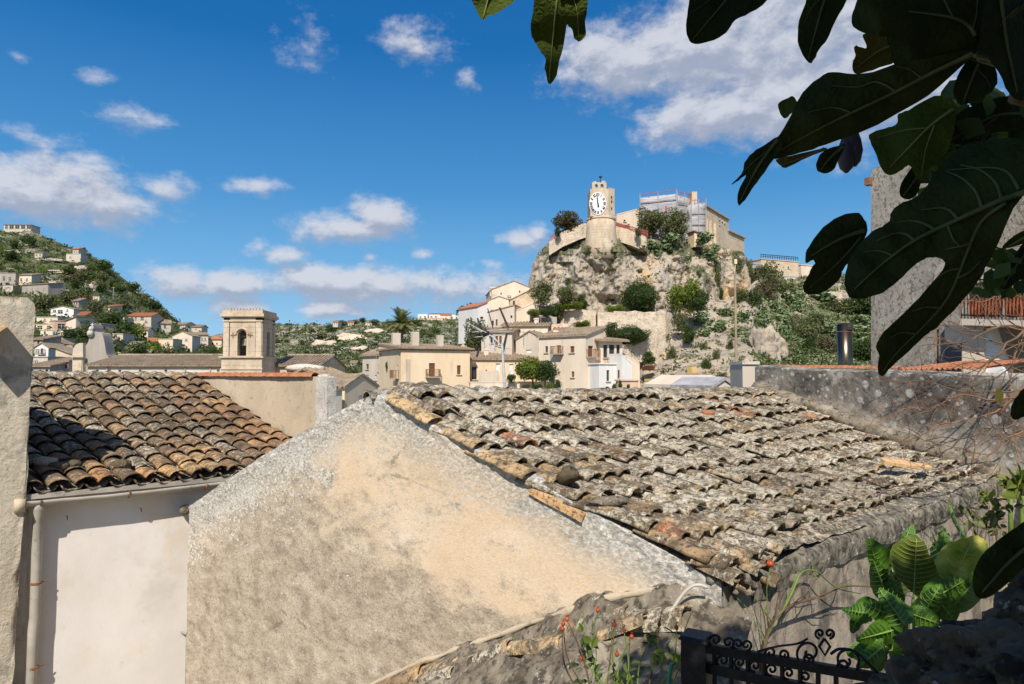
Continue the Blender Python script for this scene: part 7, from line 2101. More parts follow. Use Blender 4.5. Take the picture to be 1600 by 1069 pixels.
# bare vines trained over the building and the wall: each stem with its own side twigs
VR = random.Random(31)
def wander(p, d, L, n, wob, r, grav=0.0):
    pts = [Vector(p)]; d = Vector(d).normalized()
    for k in range(n):
        d = (d + Vector((r.gauss(0, wob), r.gauss(0, wob * .5), r.gauss(0, wob) - grav))).normalized()
        pts.append(pts[-1] + d * (L / n))
    return pts
vn = empty('bare_vine', tuple(P(1560, 640, 5.5)), 'tangle of bare brown vine stems in front of the balcony and lichen wall', 'vine')
starts = [((1640, 470), (1420, 500), 6.2), ((1640, 520), (1380, 560), 6.0), ((1640, 560), (1400, 640), 5.6), ((1640, 600), (1320, 690), 5.2), ((1640, 590), (1370, 600), 5.4), ((1640, 545), (1440, 520), 6.4), ((1620, 620), (1390, 665), 5.0),
          ((1640, 480), (1500, 440), 6.6), ((1640, 420), (1480, 470), 6.8), ((1640, 640), (1500, 700), 4.8), ((1640, 500), (1450, 590), 6.0), ((1640, 575), (1450, 545), 5.8), ((1560, 640), (1640, 430), 6.0), ((1640, 380), (1490, 430), 6.8), ((1640, 400), (1520, 500), 6.5),
          ((1640, 530), (1410, 470), 6.6), ((1640, 610), (1440, 700), 4.9), ((1640, 660), (1540, 690), 4.7), ((1640, 555), (1300, 530), 7.5), ((1600, 520), (1480, 660), 5.5)]
for k, (p0, p1, Y) in enumerate(starts):
    a, b = P(*p0, Y), P(*p1, Y + VR.uniform(-.4, .4))
    n_ = 14; pts = []
    w1 = Vector((VR.uniform(-1, 1), VR.uniform(-1, 1), VR.uniform(-1, 1)))
    for i in range(n_ + 1):
        t = i / n_; q = a.lerp(b, t); q += ZUP * (.16 * math.sin(t * math.pi) * VR.choice((1, 1, -.6)) * .6 if i == -1 else .10 * math.sin(t * 3 + k)) + Vector((.03 * nz((t * 4, k, 0)), .05 * nz((t * 4, k, 5)), .07 * nz((t * 5, k, 9))))
        pts.append(q)
    mb = MB(); r0 = VR.uniform(.005, .011)
    mb.tube(pts, [lerp(r0, .002, i / n_) for i in range(n_ + 1)], 6)
    for s_ in range(9):
        i = VR.randint(2, n_ - 1); d = (pts[i] - pts[i - 1]).normalized() * .7 + Vector((VR.gauss(0, .5), VR.gauss(0, .3), VR.gauss(0, .6)))
        tw = wander(pts[i], d, VR.uniform(.15, .55), 6, .25, VR, .03); mb.tube(tw, [lerp(.0035, .0012, j / 6) for j in range(7)], 5)
    mb.build('stem', M['twig_red' if k % 3 == 0 else 'twig'], vn, smooth=True)
# dark creeper leaves on the upper right, a dry leaf on the vine
def leaf_cloud(name, pxs, Y, size, mat, label, n, cat, seed, spread=.5):
    r = random.Random(seed); mb = MB(); vs = []; fs = []; at = []
    for k in range(n):
        x, y = r.choice(pxs); p = P(x + r.gauss(0, 14), y + r.gauss(0, 14), Y + r.gauss(0, spread))
        n_ = Vector((r.gauss(0, 1), r.gauss(0, 1) - .5, r.gauss(0, 1) + .6)).normalized(); t = n_.cross(Vector((r.gauss(0, 1), r.gauss(0, 1), r.gauss(0, 1)))).normalized(); w = n_.cross(t)
        L = size * r.uniform(.6, 1.3); b = len(vs)
        vs += [p - t * L * .5, p - t * L * .1 + w * L * .38, p + t * L * .25 + w * L * .25 + n_ * L * .06, p + t * L * .55, p + t * L * .25 - w * L * .25 + n_ * L * .06, p - t * L * .1 - w * L * .38]
        fs.append(tuple(range(b, b + 6))); at += [r.random()] * 6
    mb.add(vs, fs, 0, rnd=at); return tag(mb.build(name, M[mat]), label, cat)
leaf_cloud('creeper', [(1490, 170), (1510, 200), (1530, 190), (1545, 215), (1560, 240), (1575, 205), (1500, 225), (1590, 240), (1480, 240), (1530, 240), (1460, 255), (1590, 180), (1545, 160), (1470, 215), (1450, 290)], .96, .036, 'leaf_dark', 'dark leafy creeper hanging between the fig leaves before the concrete building', 190, 'creeper', 3, .05)
leaf_cloud('creeper', [(1540, 440), (1555, 420), (1570, 410), (1590, 430), (1580, 445), (1560, 450), (1575, 395)], .97, .026, 'leaf_dark', 'small sprig of dark leaves before the balcony railing', 40, 'creeper', 5, .03)
# ------------------------------------------------------------------ leaves with a traced outline, their own depth, curl and raised veins
def leaf(parent, outline, Yc, mat, mids=(), gx=0.0, gy=0.0, curl=0.02, seed=0, smooth=3, name='leaf', vr=0.0022, serr=0.7, wave=0.012):
    cx = sum(p[0] for p in outline) / len(outline); cy = sum(p[1] for p in outline) / len(outline)
    r = random.Random(seed)
    ol = catmull(outline, smooth, True) if smooth > 1 else outline
    if serr: ol = [(x + r.uniform(-serr, serr), y + r.uniform(-serr, serr)) for x, y in ol]
    main = mids[0] if mids else [(cx - 1, cy), (cx + 1, cy)]
    def dist(px, py):
        best = 1e9
        for (x0, y0), (x1, y1) in zip(main, main[1:]):
            dx, dy = x1 - x0, y1 - y0; t = max(0, min(1, ((px - x0) * dx + (py - y0) * dy) / (dx * dx + dy * dy + 1e-9)))
            best = min(best, math.hypot(px - x0 - dx * t, py - y0 - dy * t))
        return best
    def Yf(px, py):
        d = dist(px, py) / 100
        return Yc * (1 + gx * (px - cx) / 100 + gy * (py - cy) / 100 + curl * d * d) + wave * Yc * nz((px / 38, py / 38, seed))
    bm = bmesh.new()
    vb = [bm.verts.new((x, y, 0)) for x, y in ol]
    f = bm.faces.new(vb)
    bmesh.ops.triangulate(bm, faces=[f], quad_method='BEAUTY', ngon_method='BEAUTY')
    for it in range(2):
        lng = [e for e in bm.edges if e.calc_length() > 22]
        if lng:
            bmesh.ops.subdivide_edges(bm, edges=lng, cuts=1)
            bmesh.ops.triangulate(bm, faces=[g for g in bm.faces if len(g.verts) > 3])
    bm.verts.index_update()
    mb = MB()
    mb.add([P(v.co.x, v.co.y, Yf(v.co.x, v.co.y)) for v in bm.verts], [[v.index for v in g.verts] for g in bm.faces], 0)
    bm.free()
    th = .0005 * (Yc / .6)
    n0 = len(mb.v); fr = list(mb.f)
    mb.add([v * (1 + th / max(.2, v.length)) for v in mb.v[:n0]], [list(reversed(f_)) for f_ in fr], 0)
    for i, path in enumerate(mids):
        pts = catmull(path, 5, False); K_ = len(pts)
        q = [P(x, y, Yf(x, y) - .0012 * Yc / .6) for x, y in pts]
        r0 = vr * (1 if i == 0 else (.6 if len(path) > 3 else .42))
        mb.tube(q, [max(.0003, r0 * (1 - .75 * j / (K_ - 1))) for j in range(K_)], 6, 1)
    return mb.build(name, [M[mat], M[mat + '_vein']], parent, smooth=True)

ft = empty('fig_tree', (1.9, 0.3, -1.7), 'dark shaded fig tree whose large lobed leaves hang into the upper right of the view', 'tree')
mb = MB(); mb.tube([(1.9, .3, -1.7), (1.82, .26, -.9), (1.66, .30, .1), (1.55, .32, .8)], [.10, .085, .07, .05], 10); mb.build('trunk', M['bark'], ft, smooth=True)
for pts, r0 in (([(1.66, .30, .1), (1.2, .52, .38), tuple(P(1690, 150, .74)), tuple(P(1600, 112, .70)), tuple(P(1530, 92, .66))], .012), ([(1.55, .32, .8), (1.0, .5, .75), (.55, .62, .62), (.25, .75, .62)], .022), ([(1.55, .32, .8), (1.1, .0, 1.5), (.6, -.4, 2.0)], .03), ([(1.55, .32, .8), (1.6, .4, 1.5), (1.3, .3, 2.2)], .03)):
    c_ = catmull([tuple(p) for p in pts], 5, False); mb = MB(); mb.tube(c_, [lerp(r0, r0 * .22, i / (len(c_) - 1)) for i in range(len(c_))], 8); mb.build('branch', M['bark'], ft, smooth=True)
mb = MB(); mb.tube([P(1620, 112, .66), P(1570, 95, .655), P(1524, 84, .65)], [.0045, .004, .0035], 8); mb.build('petiole', M['fig_leaf_vein'], ft, smooth=True)
mb = MB(); mb.tube([P(1680, 285, .60), P(1640, 292, .58), P(1600, 299, .57)], [.0045, .004, .0035], 8); mb.build('petiole', M['fig_leaf_vein'], ft, smooth=True)
LV = 'fig_leaf'
leaf(ft, [(736, -10), (744, 14), (752, 31), (764, 25), (775, 22), (790, 12), (806, -3), (806, -60), (760, -70)], 1.0, 'fig_leaf_young', [[(780, -60), (765, -10), (755, 28)]], seed=1, serr=.8)
leaf(ft, [(842, -50), (833, 15), (829, 40), (830, 54), (836, 66), (843, 78), (852, 92), (851, 106), (857, 131), (868, 121), (872, 104), (879, 76), (885, 40), (889, 42), (893, 46), (897, 58), (904, 65), (916, 55), (915, 32), (919, 0), (915, -50), (880, -70)], .95, 'fig_leaf_young', [[(878, -60), (868, 20), (858, 125)], [(880, -40), (900, 10), (904, 60)]], seed=2, serr=.9, gy=.05)
leaf(ft, [(1085, -40), (1077, 5), (1072, 32), (1073, 54), (1081, 68), (1098, 67), (1124, 59), (1138, 47), (1150, 30), (1172, 20), (1200, -1), (1215, -40), (1150, -80)], .85, LV, [[(1180, -60), (1130, 5), (1082, 62)], [(1140, -10), (1110, 0), (1080, 20)]], seed=3, gx=.05)
leaf(ft, [(1275, -40), (1258, 5), (1249, 32), (1246, 57), (1250, 78), (1264, 99), (1273, 91), (1279, 79), (1294, 60), (1304, 35), (1324, -2), (1330, -50)], .82, LV, [[(1310, -60), (1285, 10), (1263, 92)], [(1292, -10), (1270, 10), (1255, 40)]], seed=4)
leaf(ft, [(1360, -40), (1338, 5), (1331, 24), (1333, 41), (1347, 51), (1376, 56), (1396, 60), (1430, 76), (1475, 88), (1518, 88), (1530, 70), (1538, 30), (1535, -60), (1440, -80)], .60, LV, [[(1524, 56), (1510, 38), (1480, 26), (1420, 18)], [(1518, 50), (1526, 20), (1528, -40)], [(1490, 30), (1470, -10), (1450, -50)]], seed=5, curl=.05, gx=.03)
leaf(ft, [(1520, 82), (1480, 84), (1440, 93), (1396, 101), (1365, 112), (1335, 116), (1300, 112), (1280, 121), (1254, 145), (1243, 165), (1236, 180), (1219, 209), (1200, 236), (1206, 248), (1230, 244), (1262, 236), (1291, 226), (1354, 203), (1402, 178), (1450, 149), (1500, 106)], .66, LV,
     [[(1519, 84), (1460, 112), (1390, 148), (1290, 196), (1206, 242)], [(1400, 143), (1370, 128), (1340, 136), (1300, 134)], [(1330, 176), (1300, 168), (1262, 176)], [(1440, 122), (1420, 108), (1400, 104)]], seed=6, curl=.10, gx=-.02, gy=.06)
leaf(ft, [(1216, 214), (1193, 228), (1177, 238), (1163, 254), (1160, 270), (1152, 279), (1143, 289), (1154, 282), (1165, 274), (1159, 288), (1152, 304), (1154, 321), (1164, 312), (1176, 295), (1188, 279), (1210, 247), (1222, 230)], .70, 'fig_leaf', [[(1216, 218), (1186, 258), (1156, 315)], [(1200, 236), (1172, 258), (1146, 287)]], seed=7)
leaf(ft, [(1240, 150), (1232, 153), (1219, 159), (1216, 168), (1221, 180), (1227, 185), (1238, 176), (1246, 162)], .9, 'fig_leaf_young', [], seed=8)
leaf(ft, [(1396, 60), (1370, 52), (1348, 54), (1352, 66), (1354, 75), (1345, 74), (1338, 71), (1334, 77), (1337, 88), (1332, 99), (1335, 115), (1356, 112), (1381, 103), (1398, 96)], .86, 'fig_leaf_dry', [[(1396, 70), (1370, 82), (1336, 108)]], seed=9, serr=.6)
leaf(ft, [(1320, 226), (1302, 230), (1290, 234), (1279, 245), (1275, 262), (1282, 270), (1300, 268), (1312, 247)], .80, LV, [[(1318, 228), (1298, 246), (1282, 266)]], seed=10)
leaf(ft, [(1290, 231), (1250, 240), (1213, 249), (1220, 259), (1228, 263), (1253, 250), (1286, 236)], .78, 'fig_leaf_dry', [[(1288, 233), (1250, 248), (1222, 258)]], seed=11)
leaf(ft, [(1494, 165), (1478, 152), (1460, 150), (1436, 162), (1420, 172), (1404, 178), (1402, 192), (1393, 198), (1376, 202), (1358, 211), (1362, 226), (1370, 243), (1376, 260), (1386, 273), (1402, 270), (1414, 262), (1422, 259), (1428, 270), (1434, 279), (1444, 282), (1452, 266), (1476, 242), (1488, 214)], .84, 'fig_leaf_young', [[(1490, 170), (1450, 200), (1390, 262)], [(1460, 195), (1446, 235), (1440, 276)], [(1450, 200), (1410, 204), (1370, 216)]], seed=12, gx=-.04, curl=.06)
leaf(ft, [(1536, 86), (1552, 100), (1559, 124), (1552, 141), (1538, 150), (1523, 159), (1500, 164), (1491, 150), (1491, 134), (1500, 112), (1515, 92)], .80, LV, [[(1534, 88), (1520, 120), (1505, 160)], [(1526, 108), (1540, 122), (1548, 138)]], seed=13)
leaf(ft, [(1532, 60), (1545, 92), (1560, 112), (1578, 148), (1604, 156), (1650, 120), (1670, 20), (1640, -50), (1560, -60), (1540, -10)], .62, LV, [[(1560, -40), (1572, 60), (1590, 145)], [(1600, 5), (1578, 22), (1562, 42)]], seed=14, gx=.05)
leaf(ft, [(1600, 165), (1575, 150), (1540, 158), (1505, 172), (1478, 196), (1462, 224), (1470, 236), (1490, 222), (1515, 214), (1530, 224), (1552, 208), (1585, 204), (1610, 196)], .86, LV, [[(1604, 178), (1550, 182), (1475, 226)], [(1560, 182), (1540, 196), (1528, 218)]], seed=24)
leaf(ft, [(1452, 262), (1440, 285), (1432, 305), (1415, 312), (1405, 300), (1412, 280), (1425, 262), (1440, 250)], .9, LV, [[(1450, 254), (1430, 280), (1412, 306)]], seed=25)  # dark leaf standing in for a leaf's shadow cast on the building
leaf(ft, [(1560, 300), (1530, 262), (1498, 250), (1470, 262), (1450, 288), (1462, 300), (1490, 292), (1520, 310)], .72, LV, [[(1556, 296), (1510, 276), (1460, 292)]], seed=26)
leaf(ft, [(1610, 372), (1590, 392), (1572, 420), (1560, 446), (1572, 452), (1590, 440), (1612, 428), (1640, 400)], .95, LV, [[(1614, 384), (1590, 412), (1568, 448)]], seed=27)
leaf(ft, [(1388, 52), (1392, 80), (1400, 104), (1440, 98), (1490, 94), (1530, 90), (1545, 60), (1500, 20), (1430, 35)], .78, LV, [], seed=22)
leaf(ft, [(1500, 70), (1520, 96), (1548, 100), (1572, 90), (1560, 40), (1520, 40)], .76, LV, [], seed=23)
leaf(ft, [(1592, 20), (1602, -2), (1625, -20), (1660, -10), (1640, 12), (1605, 10), (1588, 24), (1576, 28)], .58, 'fig_leaf_dry', [], seed=15)
# the great lobed leaf in the lower right, two long lobes from one petiole
leaf(ft, [(1604, 300), (1622, 262), (1625, 230), (1600, 219), (1575, 216), (1549, 218), (1528, 221), (1508, 226), (1490, 238), (1476, 252), (1462, 268), (1448, 290), (1433, 308), (1411, 316), (1393, 331), (1390, 345), (1378, 354), (1363, 362), (1347, 377), (1334, 395), (1325, 412), (1320, 432), (1321, 450), (1328, 465), (1347, 467), (1364, 463), (1380, 457), (1404, 438), (1426, 417), (1444, 405), (1458, 402), (1468, 404), (1477, 411), (1472, 422), (1452, 447), (1426, 476), (1395, 505), (1378, 522), (1369, 542), (1373, 556), (1371, 570), (1372, 582), (1380, 588), (1394, 572), (1420, 549), (1445, 525), (1458, 516), (1464, 512), (1490, 485), (1522, 447), (1547, 406), (1566, 368), (1584, 326)], .57, LV,
     [[(1602, 300), (1562, 314), (1497, 343), (1429, 376), (1376, 415), (1335, 452)], [(1570, 318), (1535, 345), (1515, 385), (1484, 460), (1445, 508), (1400, 552), (1380, 580)],
      [(1497, 343), (1485, 330), (1470, 325), (1440, 328)], [(1462, 360), (1445, 350), (1425, 345), (1400, 348)], [(1429, 376), (1415, 366), (1395, 366), (1370, 376)], [(1395, 400), (1375, 392), (1350, 394)], [(1535, 328), (1525, 300), (1505, 280), (1480, 268)], [(1565, 312), (1555, 285), (1530, 265), (1500, 258)], [(1592, 296), (1575, 270), (1545, 262), (1480, 266)],
      [(1518, 380), (1500, 385), (1475, 390)], [(1500, 420), (1480, 424), (1462, 436)], [(1470, 482), (1448, 480), (1425, 486)], [(1430, 522), (1408, 520), (1390, 528)], [(1480, 350), (1490, 375), (1500, 385)], [(1495, 435), (1515, 425), (1532, 408)]], seed=16, gx=-.05, gy=-.02, curl=.04, vr=.0026)
leaf(ft, [(1337, 332), (1347, 338), (1355, 353), (1352, 372), (1340, 388), (1330, 405), (1318, 420), (1312, 436), (1291, 454), (1274, 460), (1259, 459), (1255, 446), (1264, 428), (1270, 415), (1283, 405), (1294, 400), (1292, 396), (1280, 403), (1267, 408), (1259, 411), (1259, 396), (1267, 380), (1286, 355), (1312, 338)], .66, LV, [[(1350, 360), (1310, 375), (1268, 400)], [(1345, 370), (1310, 410), (1265, 450)]], seed=17, curl=.06)
leaf(ft, [(1566, 388), (1577, 374), (1604, 358), (1630, 352), (1626, 372), (1600, 380), (1580, 387)], .9, 'fig_leaf_young', [[(1620, 360), (1595, 374), (1570, 388)]], seed=18)
leaf(ft, [(1604, 812), (1582, 828), (1560, 844), (1534, 868), (1522, 892), (1519, 915), (1528, 934), (1545, 934), (1572, 914), (1600, 888), (1640, 870), (1660, 820), (1640, 790)], .62, LV, [[(1640, 830), (1580, 875), (1535, 925)]], seed=19, curl=.08)
leaf(ft, [(1608, 602), (1590, 617), (1580, 636), (1580, 652), (1590, 656), (1606, 648), (1630, 640), (1640, 610)], .7, LV, [], seed=20)
leaf(ft, [(1556, 610), (1562, 608), (1568, 616), (1564, 630), (1555, 625)], 3.0, 'fig_leaf_dry', [], seed=21, name='dry_leaf')
for (x, y, r_) in ((1322, 246, .011), (1335, 236, .010), (1329, 229, .009)):
    mb = MB(); mb.lathe(P(x, y, .86) - ZUP * .02, [(.002, 0), (r_ * .7, .006), (r_, .02), (r_ * .8, .034), (.004, .048)], 12); mb.build('fig', M['fig_fruit'], ft, smooth=True)
# upper crown over and behind the viewer: it shades the hanging leaves and dapples the wall
r = random.Random(77); mb = MB(); vs = []; fs = []; at = []
LO = [(0, -.5), (.12, -.30), (.36, -.34), (.44, -.08), (.24, -.02), (.40, .22), (.30, .38), (.13, .2), (.10, .5), (0, .62), (-.10, .5), (-.13, .2), (-.30, .38), (-.40, .22), (-.24, -.02), (-.44, -.08), (-.36, -.34), (-.12, -.30)]
k = 0
while k < 330:
    x, y = r.uniform(.15, 2.7), r.uniform(-1.1, 1.3)
    z = r.uniform(max(.75, .66 * y + .18), 2.5)
    if y < 0 and z < 1.1: continue
    if z > 2.2 - .99 * y: continue
    p = Vector((x, y, z)); n_ = Vector((r.gauss(0, .5), r.gauss(0, .5), 1)).normalized(); t = n_.cross(Vector((r.gauss(0, 1), r.gauss(0, 1), .1))).normalized(); w = n_.cross(t)
    L = r.uniform(.14, .26); b = len(vs)
    vs += [p + w * (a * L) + t * (c * L) - n_ * (L * .25 * (a * a + c * c)) for a, c in LO]; fs.append(tuple(range(b, b + len(LO)))); at += [r.random()] * len(LO); k += 1
mb.add(vs, fs, 0, rnd=at); o = mb.build('crown', M['leaf_fig'], ft); o['kind'] = 'stuff'
# unseen house block added behind the viewer to shade the terrace before it
hb = empty('unseen_shade_house', (2.0, -2.2, -6), 'unseen house block added behind the viewer to shade the terrace', 'house')
mb = MB(); mb.box((2.1, -2.6, -1.6), (6.0, 2.2, 9.0)); mb.build('wall', M['grey_render'], hb)
# ------------------------------------------------------------------ terrace edge: dark boulders, gate, plants
bw = empty('boulder_wall', tuple(P(1480, 1100, 1.7)), 'dark lichen-crusted limestone boulders of a terrace wall in the lower right corner', 'wall')
for i, (x, y, rr, Y, sq) in enumerate(((1480, 1030, 66, 1.75, (1.2, 1, .72)), (1425, 1058, 46, 1.72, (1.1, 1, .8)), (1550, 1010, 60, 1.7, (1.2, 1, .7)), (1600, 965, 56, 1.8, (1.0, 1, .9)), (1530, 1080, 62, 1.6, (1.2, 1, .7)), (1385, 1085, 42, 1.72, (1.1, 1, .8)), (1610, 1060, 66, 1.55, (1, 1, .9)), (1465, 1100, 60, 1.62, (1.2, 1, .7)), (1350, 1110, 40, 1.75, (1.2, 1, .7)), (1640, 920, 50, 1.85, (1, 1, .9)), (1570, 1110, 60, 1.5, (1, 1, .8)), (1520, 985, 36, 1.8, (1.3, 1, .7)))):
    mb = MB(); stone(mb, P(x + 6, y + 17, Y), rr * Y / F, 30 + i, sq, 5, .6); mb.build('boulder', M['boulder'], bw, smooth=True)
gt = empty('iron_gate', tuple(P(1090, 1100, 2.5)), 'black wrought iron gate with scroll tops beside a square post', 'gate')
GY0, GY1 = 2.5, 2.25
ga, gb = P(1108, 1010, GY0), P(1350, 1050, GY1); UGt = Vector((gb.x - ga.x, gb.y - ga.y, 0)).normalized()
mb = MB(); pc = P(1088, 1010, GY0 + .02); mb.box(pc - ZUP * .55, (.088, .088, 1.16), UGt); mb.hexa([pc + UGt * sx * .052 + Vector((-UGt.y, UGt.x, 0)) * sy * .052 + ZUP * .032 for sx, sy in ((-1, -1), (1, -1), (1, 1), (-1, 1))], [pc + UGt * sx * .044 + Vector((-UGt.y, UGt.x, 0)) * sy * .044 + ZUP * .045 for sx, sy in ((-1, -1), (1, -1), (1, 1), (-1, 1))]); mb.build('post', M['iron'], gt)
def gp(px, py): return hit_vplane(px, py, ga, UGt)
def rail(p0, p1, r, nm='rail'):
    mb = MB(); a, b = gp(*p0), gp(*p1); c = (a + b) / 2; d = (b - a)
    nrm = Vector((-UGt.y, UGt.x, 0)) * (r * .6); up = ZUP * r
    mb.hexa([a - nrm - up, b - nrm - up, b + nrm - up, a + nrm - up], [a - nrm + up, b - nrm + up, b + nrm + up, a + nrm + up]); return mb.build(nm, M['iron'], gt)
rail((1108, 1013), (1420, 1068), .016); rail((1104, 1042), (1300, 1085), .018)
for x in (1116, 1142, 1168, 1194, 1222, 1250, 1278, 1306):
    t = (x - 1108) / 312; rail_y = lerp(1013, 1068, t)
    a = gp(x, rail_y); mb = MB(); mb.tube([a, a - ZUP * .5], .008, 6); mb.build('picket', M['iron'], gt)
def scroll(cx, cy, R, turns, start, flip, nm='scroll', r=.0045):
    pts = []
    for k in range(26):
        t = k / 25; an = start + flip * t * turns * 2 * math.pi; rr = R * (1 - .82 * t)
        pts.append(gp(cx + rr * math.cos(an), cy + rr * math.sin(an)))
    mb = MB(); mb.tube(pts, r, 6); mb.build(nm, M['iron'], gt, smooth=True)
for (x, y, R, f) in ((1118, 1000, 11, 1), (1138, 1004, 10, -1), (1153, 1006, 9, 1), (1166, 1008, 9, -1), (1130, 1032, 11, 1), (1156, 1035, 10, 1), (1180, 1040, 10, 1), (1206, 1046, 10, 1), (1232, 1052, 10, 1), (1258, 1058, 10, 1), (1204, 1020, 10, 1), (1224, 1023, 9, -1), (1264, 1020, 22, 1), (1262, 1030, 10, -1), (1322, 1032, 24, -1), (1318, 1040, 11, 1), (1281, 990, 8, 1), (1296, 990, 8, -1)):
    scroll(x, y, R, 1.35, math.pi * (.5 if f > 0 else .5), f)
mb = MB(); c_ = catmull([tuple(gp(x, y)) for x, y in ((1184, 1018), (1215, 1010), (1245, 1006), (1262, 998))], 5, False); mb.tube(c_, .004, 6); mb.build('bar', M['iron'], gt, smooth=True)
mb = MB(); c_ = catmull([tuple(gp(x, y)) for x, y in ((1298, 1022), (1312, 1014), (1336, 1018), (1356, 1036), (1372, 1052))], 5, False); mb.tube(c_, .005, 6); mb.build('bar', M['iron'], gt, smooth=True)
mb = MB(); c_ = [gp(*q) for q in ((1288, 998), (1297, 1010), (1289, 1024), (1280, 1010), (1288, 998))]; mb.tube(c_, .005, 6); mb.build('diamond', M['iron'], gt)
# --- elephant ear plant, every leaf on its own stem
te = empty('elephant_ear', tuple(P(1430, 1060, 2.75)), 'lush elephant ear plant with big ribbed green leaves beside the side wall', 'plant')
def rib(a, b, side, n, L, back=.25):
    """lateral veins for a midrib a->b on one side"""
    out = []
    dx, dy = b[0] - a[0], b[1] - a[1]; l = math.hypot(dx, dy); ux, uy = dx / l, dy / l; nx, ny = -uy * side, ux * side
    for k in range(n):
        t = (k + .3) / n; w = L * math.sin(math.pi * min(.97, .22 + t * .75)) ** .8
        p = (a[0] + dx * t, a[1] + dy * t)
        out.append([p, (p[0] + nx * w * .55 + ux * w * .12, p[1] + ny * w * .55 + uy * w * .12), (p[0] + nx * w + ux * w * back * 1.6, p[1] + ny * w + uy * w * back * 1.6)])
    return out
def ear(outline, Y, mat, a, b, n, L1, L2, **kw):
    leaf(te, outline, Y, mat, [[a, ((a[0] + b[0]) / 2, (a[1] + b[1]) / 2), b]] + rib(a, b, 1, n, L1) + rib(a, b, -1, n, L2), vr=.004, **kw)
ear([(1424, 925), (1405, 905), (1393, 885), (1390, 866), (1396, 852), (1408, 843), (1420, 838), (1432, 836), (1438, 842), (1446, 850), (1452, 866), (1462, 880), (1470, 898), (1478, 912), (1484, 924), (1474, 934), (1462, 944), (1450, 946), (1438, 938), (1430, 930)], 2.7, 'taro_leaf_olive', (1427, 935), (1432, 842), 13, 44, 40, gx=.02, curl=.05, seed=31)
ear([(1354, 842), (1366, 843), (1376, 850), (1388, 858), (1392, 872), (1388, 890), (1384, 904), (1374, 910), (1364, 902), (1358, 882), (1355, 862)], 2.85, 'taro_leaf', (1376, 908), (1360, 846), 8, 16, 16, seed=32)
ear([(1408, 846), (1410, 832), (1418, 826), (1426, 818), (1430, 830), (1428, 842), (1418, 850)], 2.95, 'taro_leaf', (1412, 850), (1424, 820), 4, 8, 8, seed=33)
ear([(1460, 875), (1468, 862), (1478, 852), (1490, 846), (1500, 842), (1512, 840), (1524, 836), (1536, 842), (1544, 856), (1540, 870), (1534, 880), (1522, 890), (1508, 900), (1496, 915), (1484, 925), (1474, 910), (1464, 892)], 2.65, 'taro_leaf_yellow', (1484, 920), (1520, 842), 9, 30, 30, curl=.08, seed=34, serr=1.0)
ear([(1484, 925), (1498, 912), (1512, 900), (1528, 890), (1540, 884), (1548, 900), (1540, 925), (1524, 945), (1504, 958), (1490, 952)], 2.6, 'taro_leaf', (1486, 950), (1538, 892), 7, 22, 22, seed=35)
ear([(1384, 908), (1396, 906), (1408, 918), (1414, 935), (1410, 952), (1398, 950), (1388, 936), (1382, 920)], 2.78, 'taro_leaf', (1408, 950), (1388, 908), 6, 14, 14, seed=36)
ear([(1340, 938), (1352, 932), (1366, 936), (1380, 944), (1398, 950), (1404, 962), (1392, 966), (1374, 964), (1358, 970), (1344, 976), (1336, 966), (1328, 958)], 2.6, 'taro_leaf', (1402, 958), (1336, 952), 8, 14, 16, seed=37)
ear([(1400, 962), (1388, 958), (1372, 968), (1358, 984), (1356, 1004), (1364, 1014), (1378, 1002), (1392, 988), (1404, 976)], 2.5, 'taro_leaf', (1402, 962), (1360, 1006), 6, 12, 14, curl=.3, seed=38)
ear([(1402, 958), (1416, 962), (1420, 982), (1412, 1002), (1402, 1024), (1392, 1030), (1386, 1010), (1388, 986), (1394, 968)], 2.48, 'taro_leaf', (1404, 960), (1392, 1024), 6, 12, 12, curl=.3, seed=39)
ear([(1416, 950), (1432, 946), (1450, 950), (1462, 960), (1470, 974), (1456, 984), (1438, 982), (1424, 972), (1412, 962)], 2.45, 'taro_leaf', (1414, 956), (1466, 974), 7, 14, 14, seed=40)
ear([(1352, 1000), (1340, 1000), (1330, 1008), (1322, 1020), (1334, 1030), (1352, 1036), (1372, 1034), (1378, 1020), (1368, 1010)], 2.45, 'taro_leaf', (1368, 1006), (1334, 1026), 6, 14, 12, seed=41)
ear([(1346, 944), (1336, 954), (1328, 972), (1330, 990), (1342, 984), (1350, 966)], 2.62, 'taro_leaf', (1346, 948), (1332, 986), 4, 8, 8, seed=42)
ear([(1468, 928), (1486, 940), (1500, 956), (1490, 972), (1470, 968), (1460, 950)], 2.5, 'taro_leaf', (1464, 936), (1490, 968), 5, 12, 12, seed=43)
ear([(1372, 1000), (1384, 1012), (1386, 1034), (1376, 1050), (1362, 1048), (1354, 1030), (1362, 1012)], 2.4, 'taro_leaf', (1376, 1002), (1370, 1046), 5, 10, 10, curl=.3, seed=44)
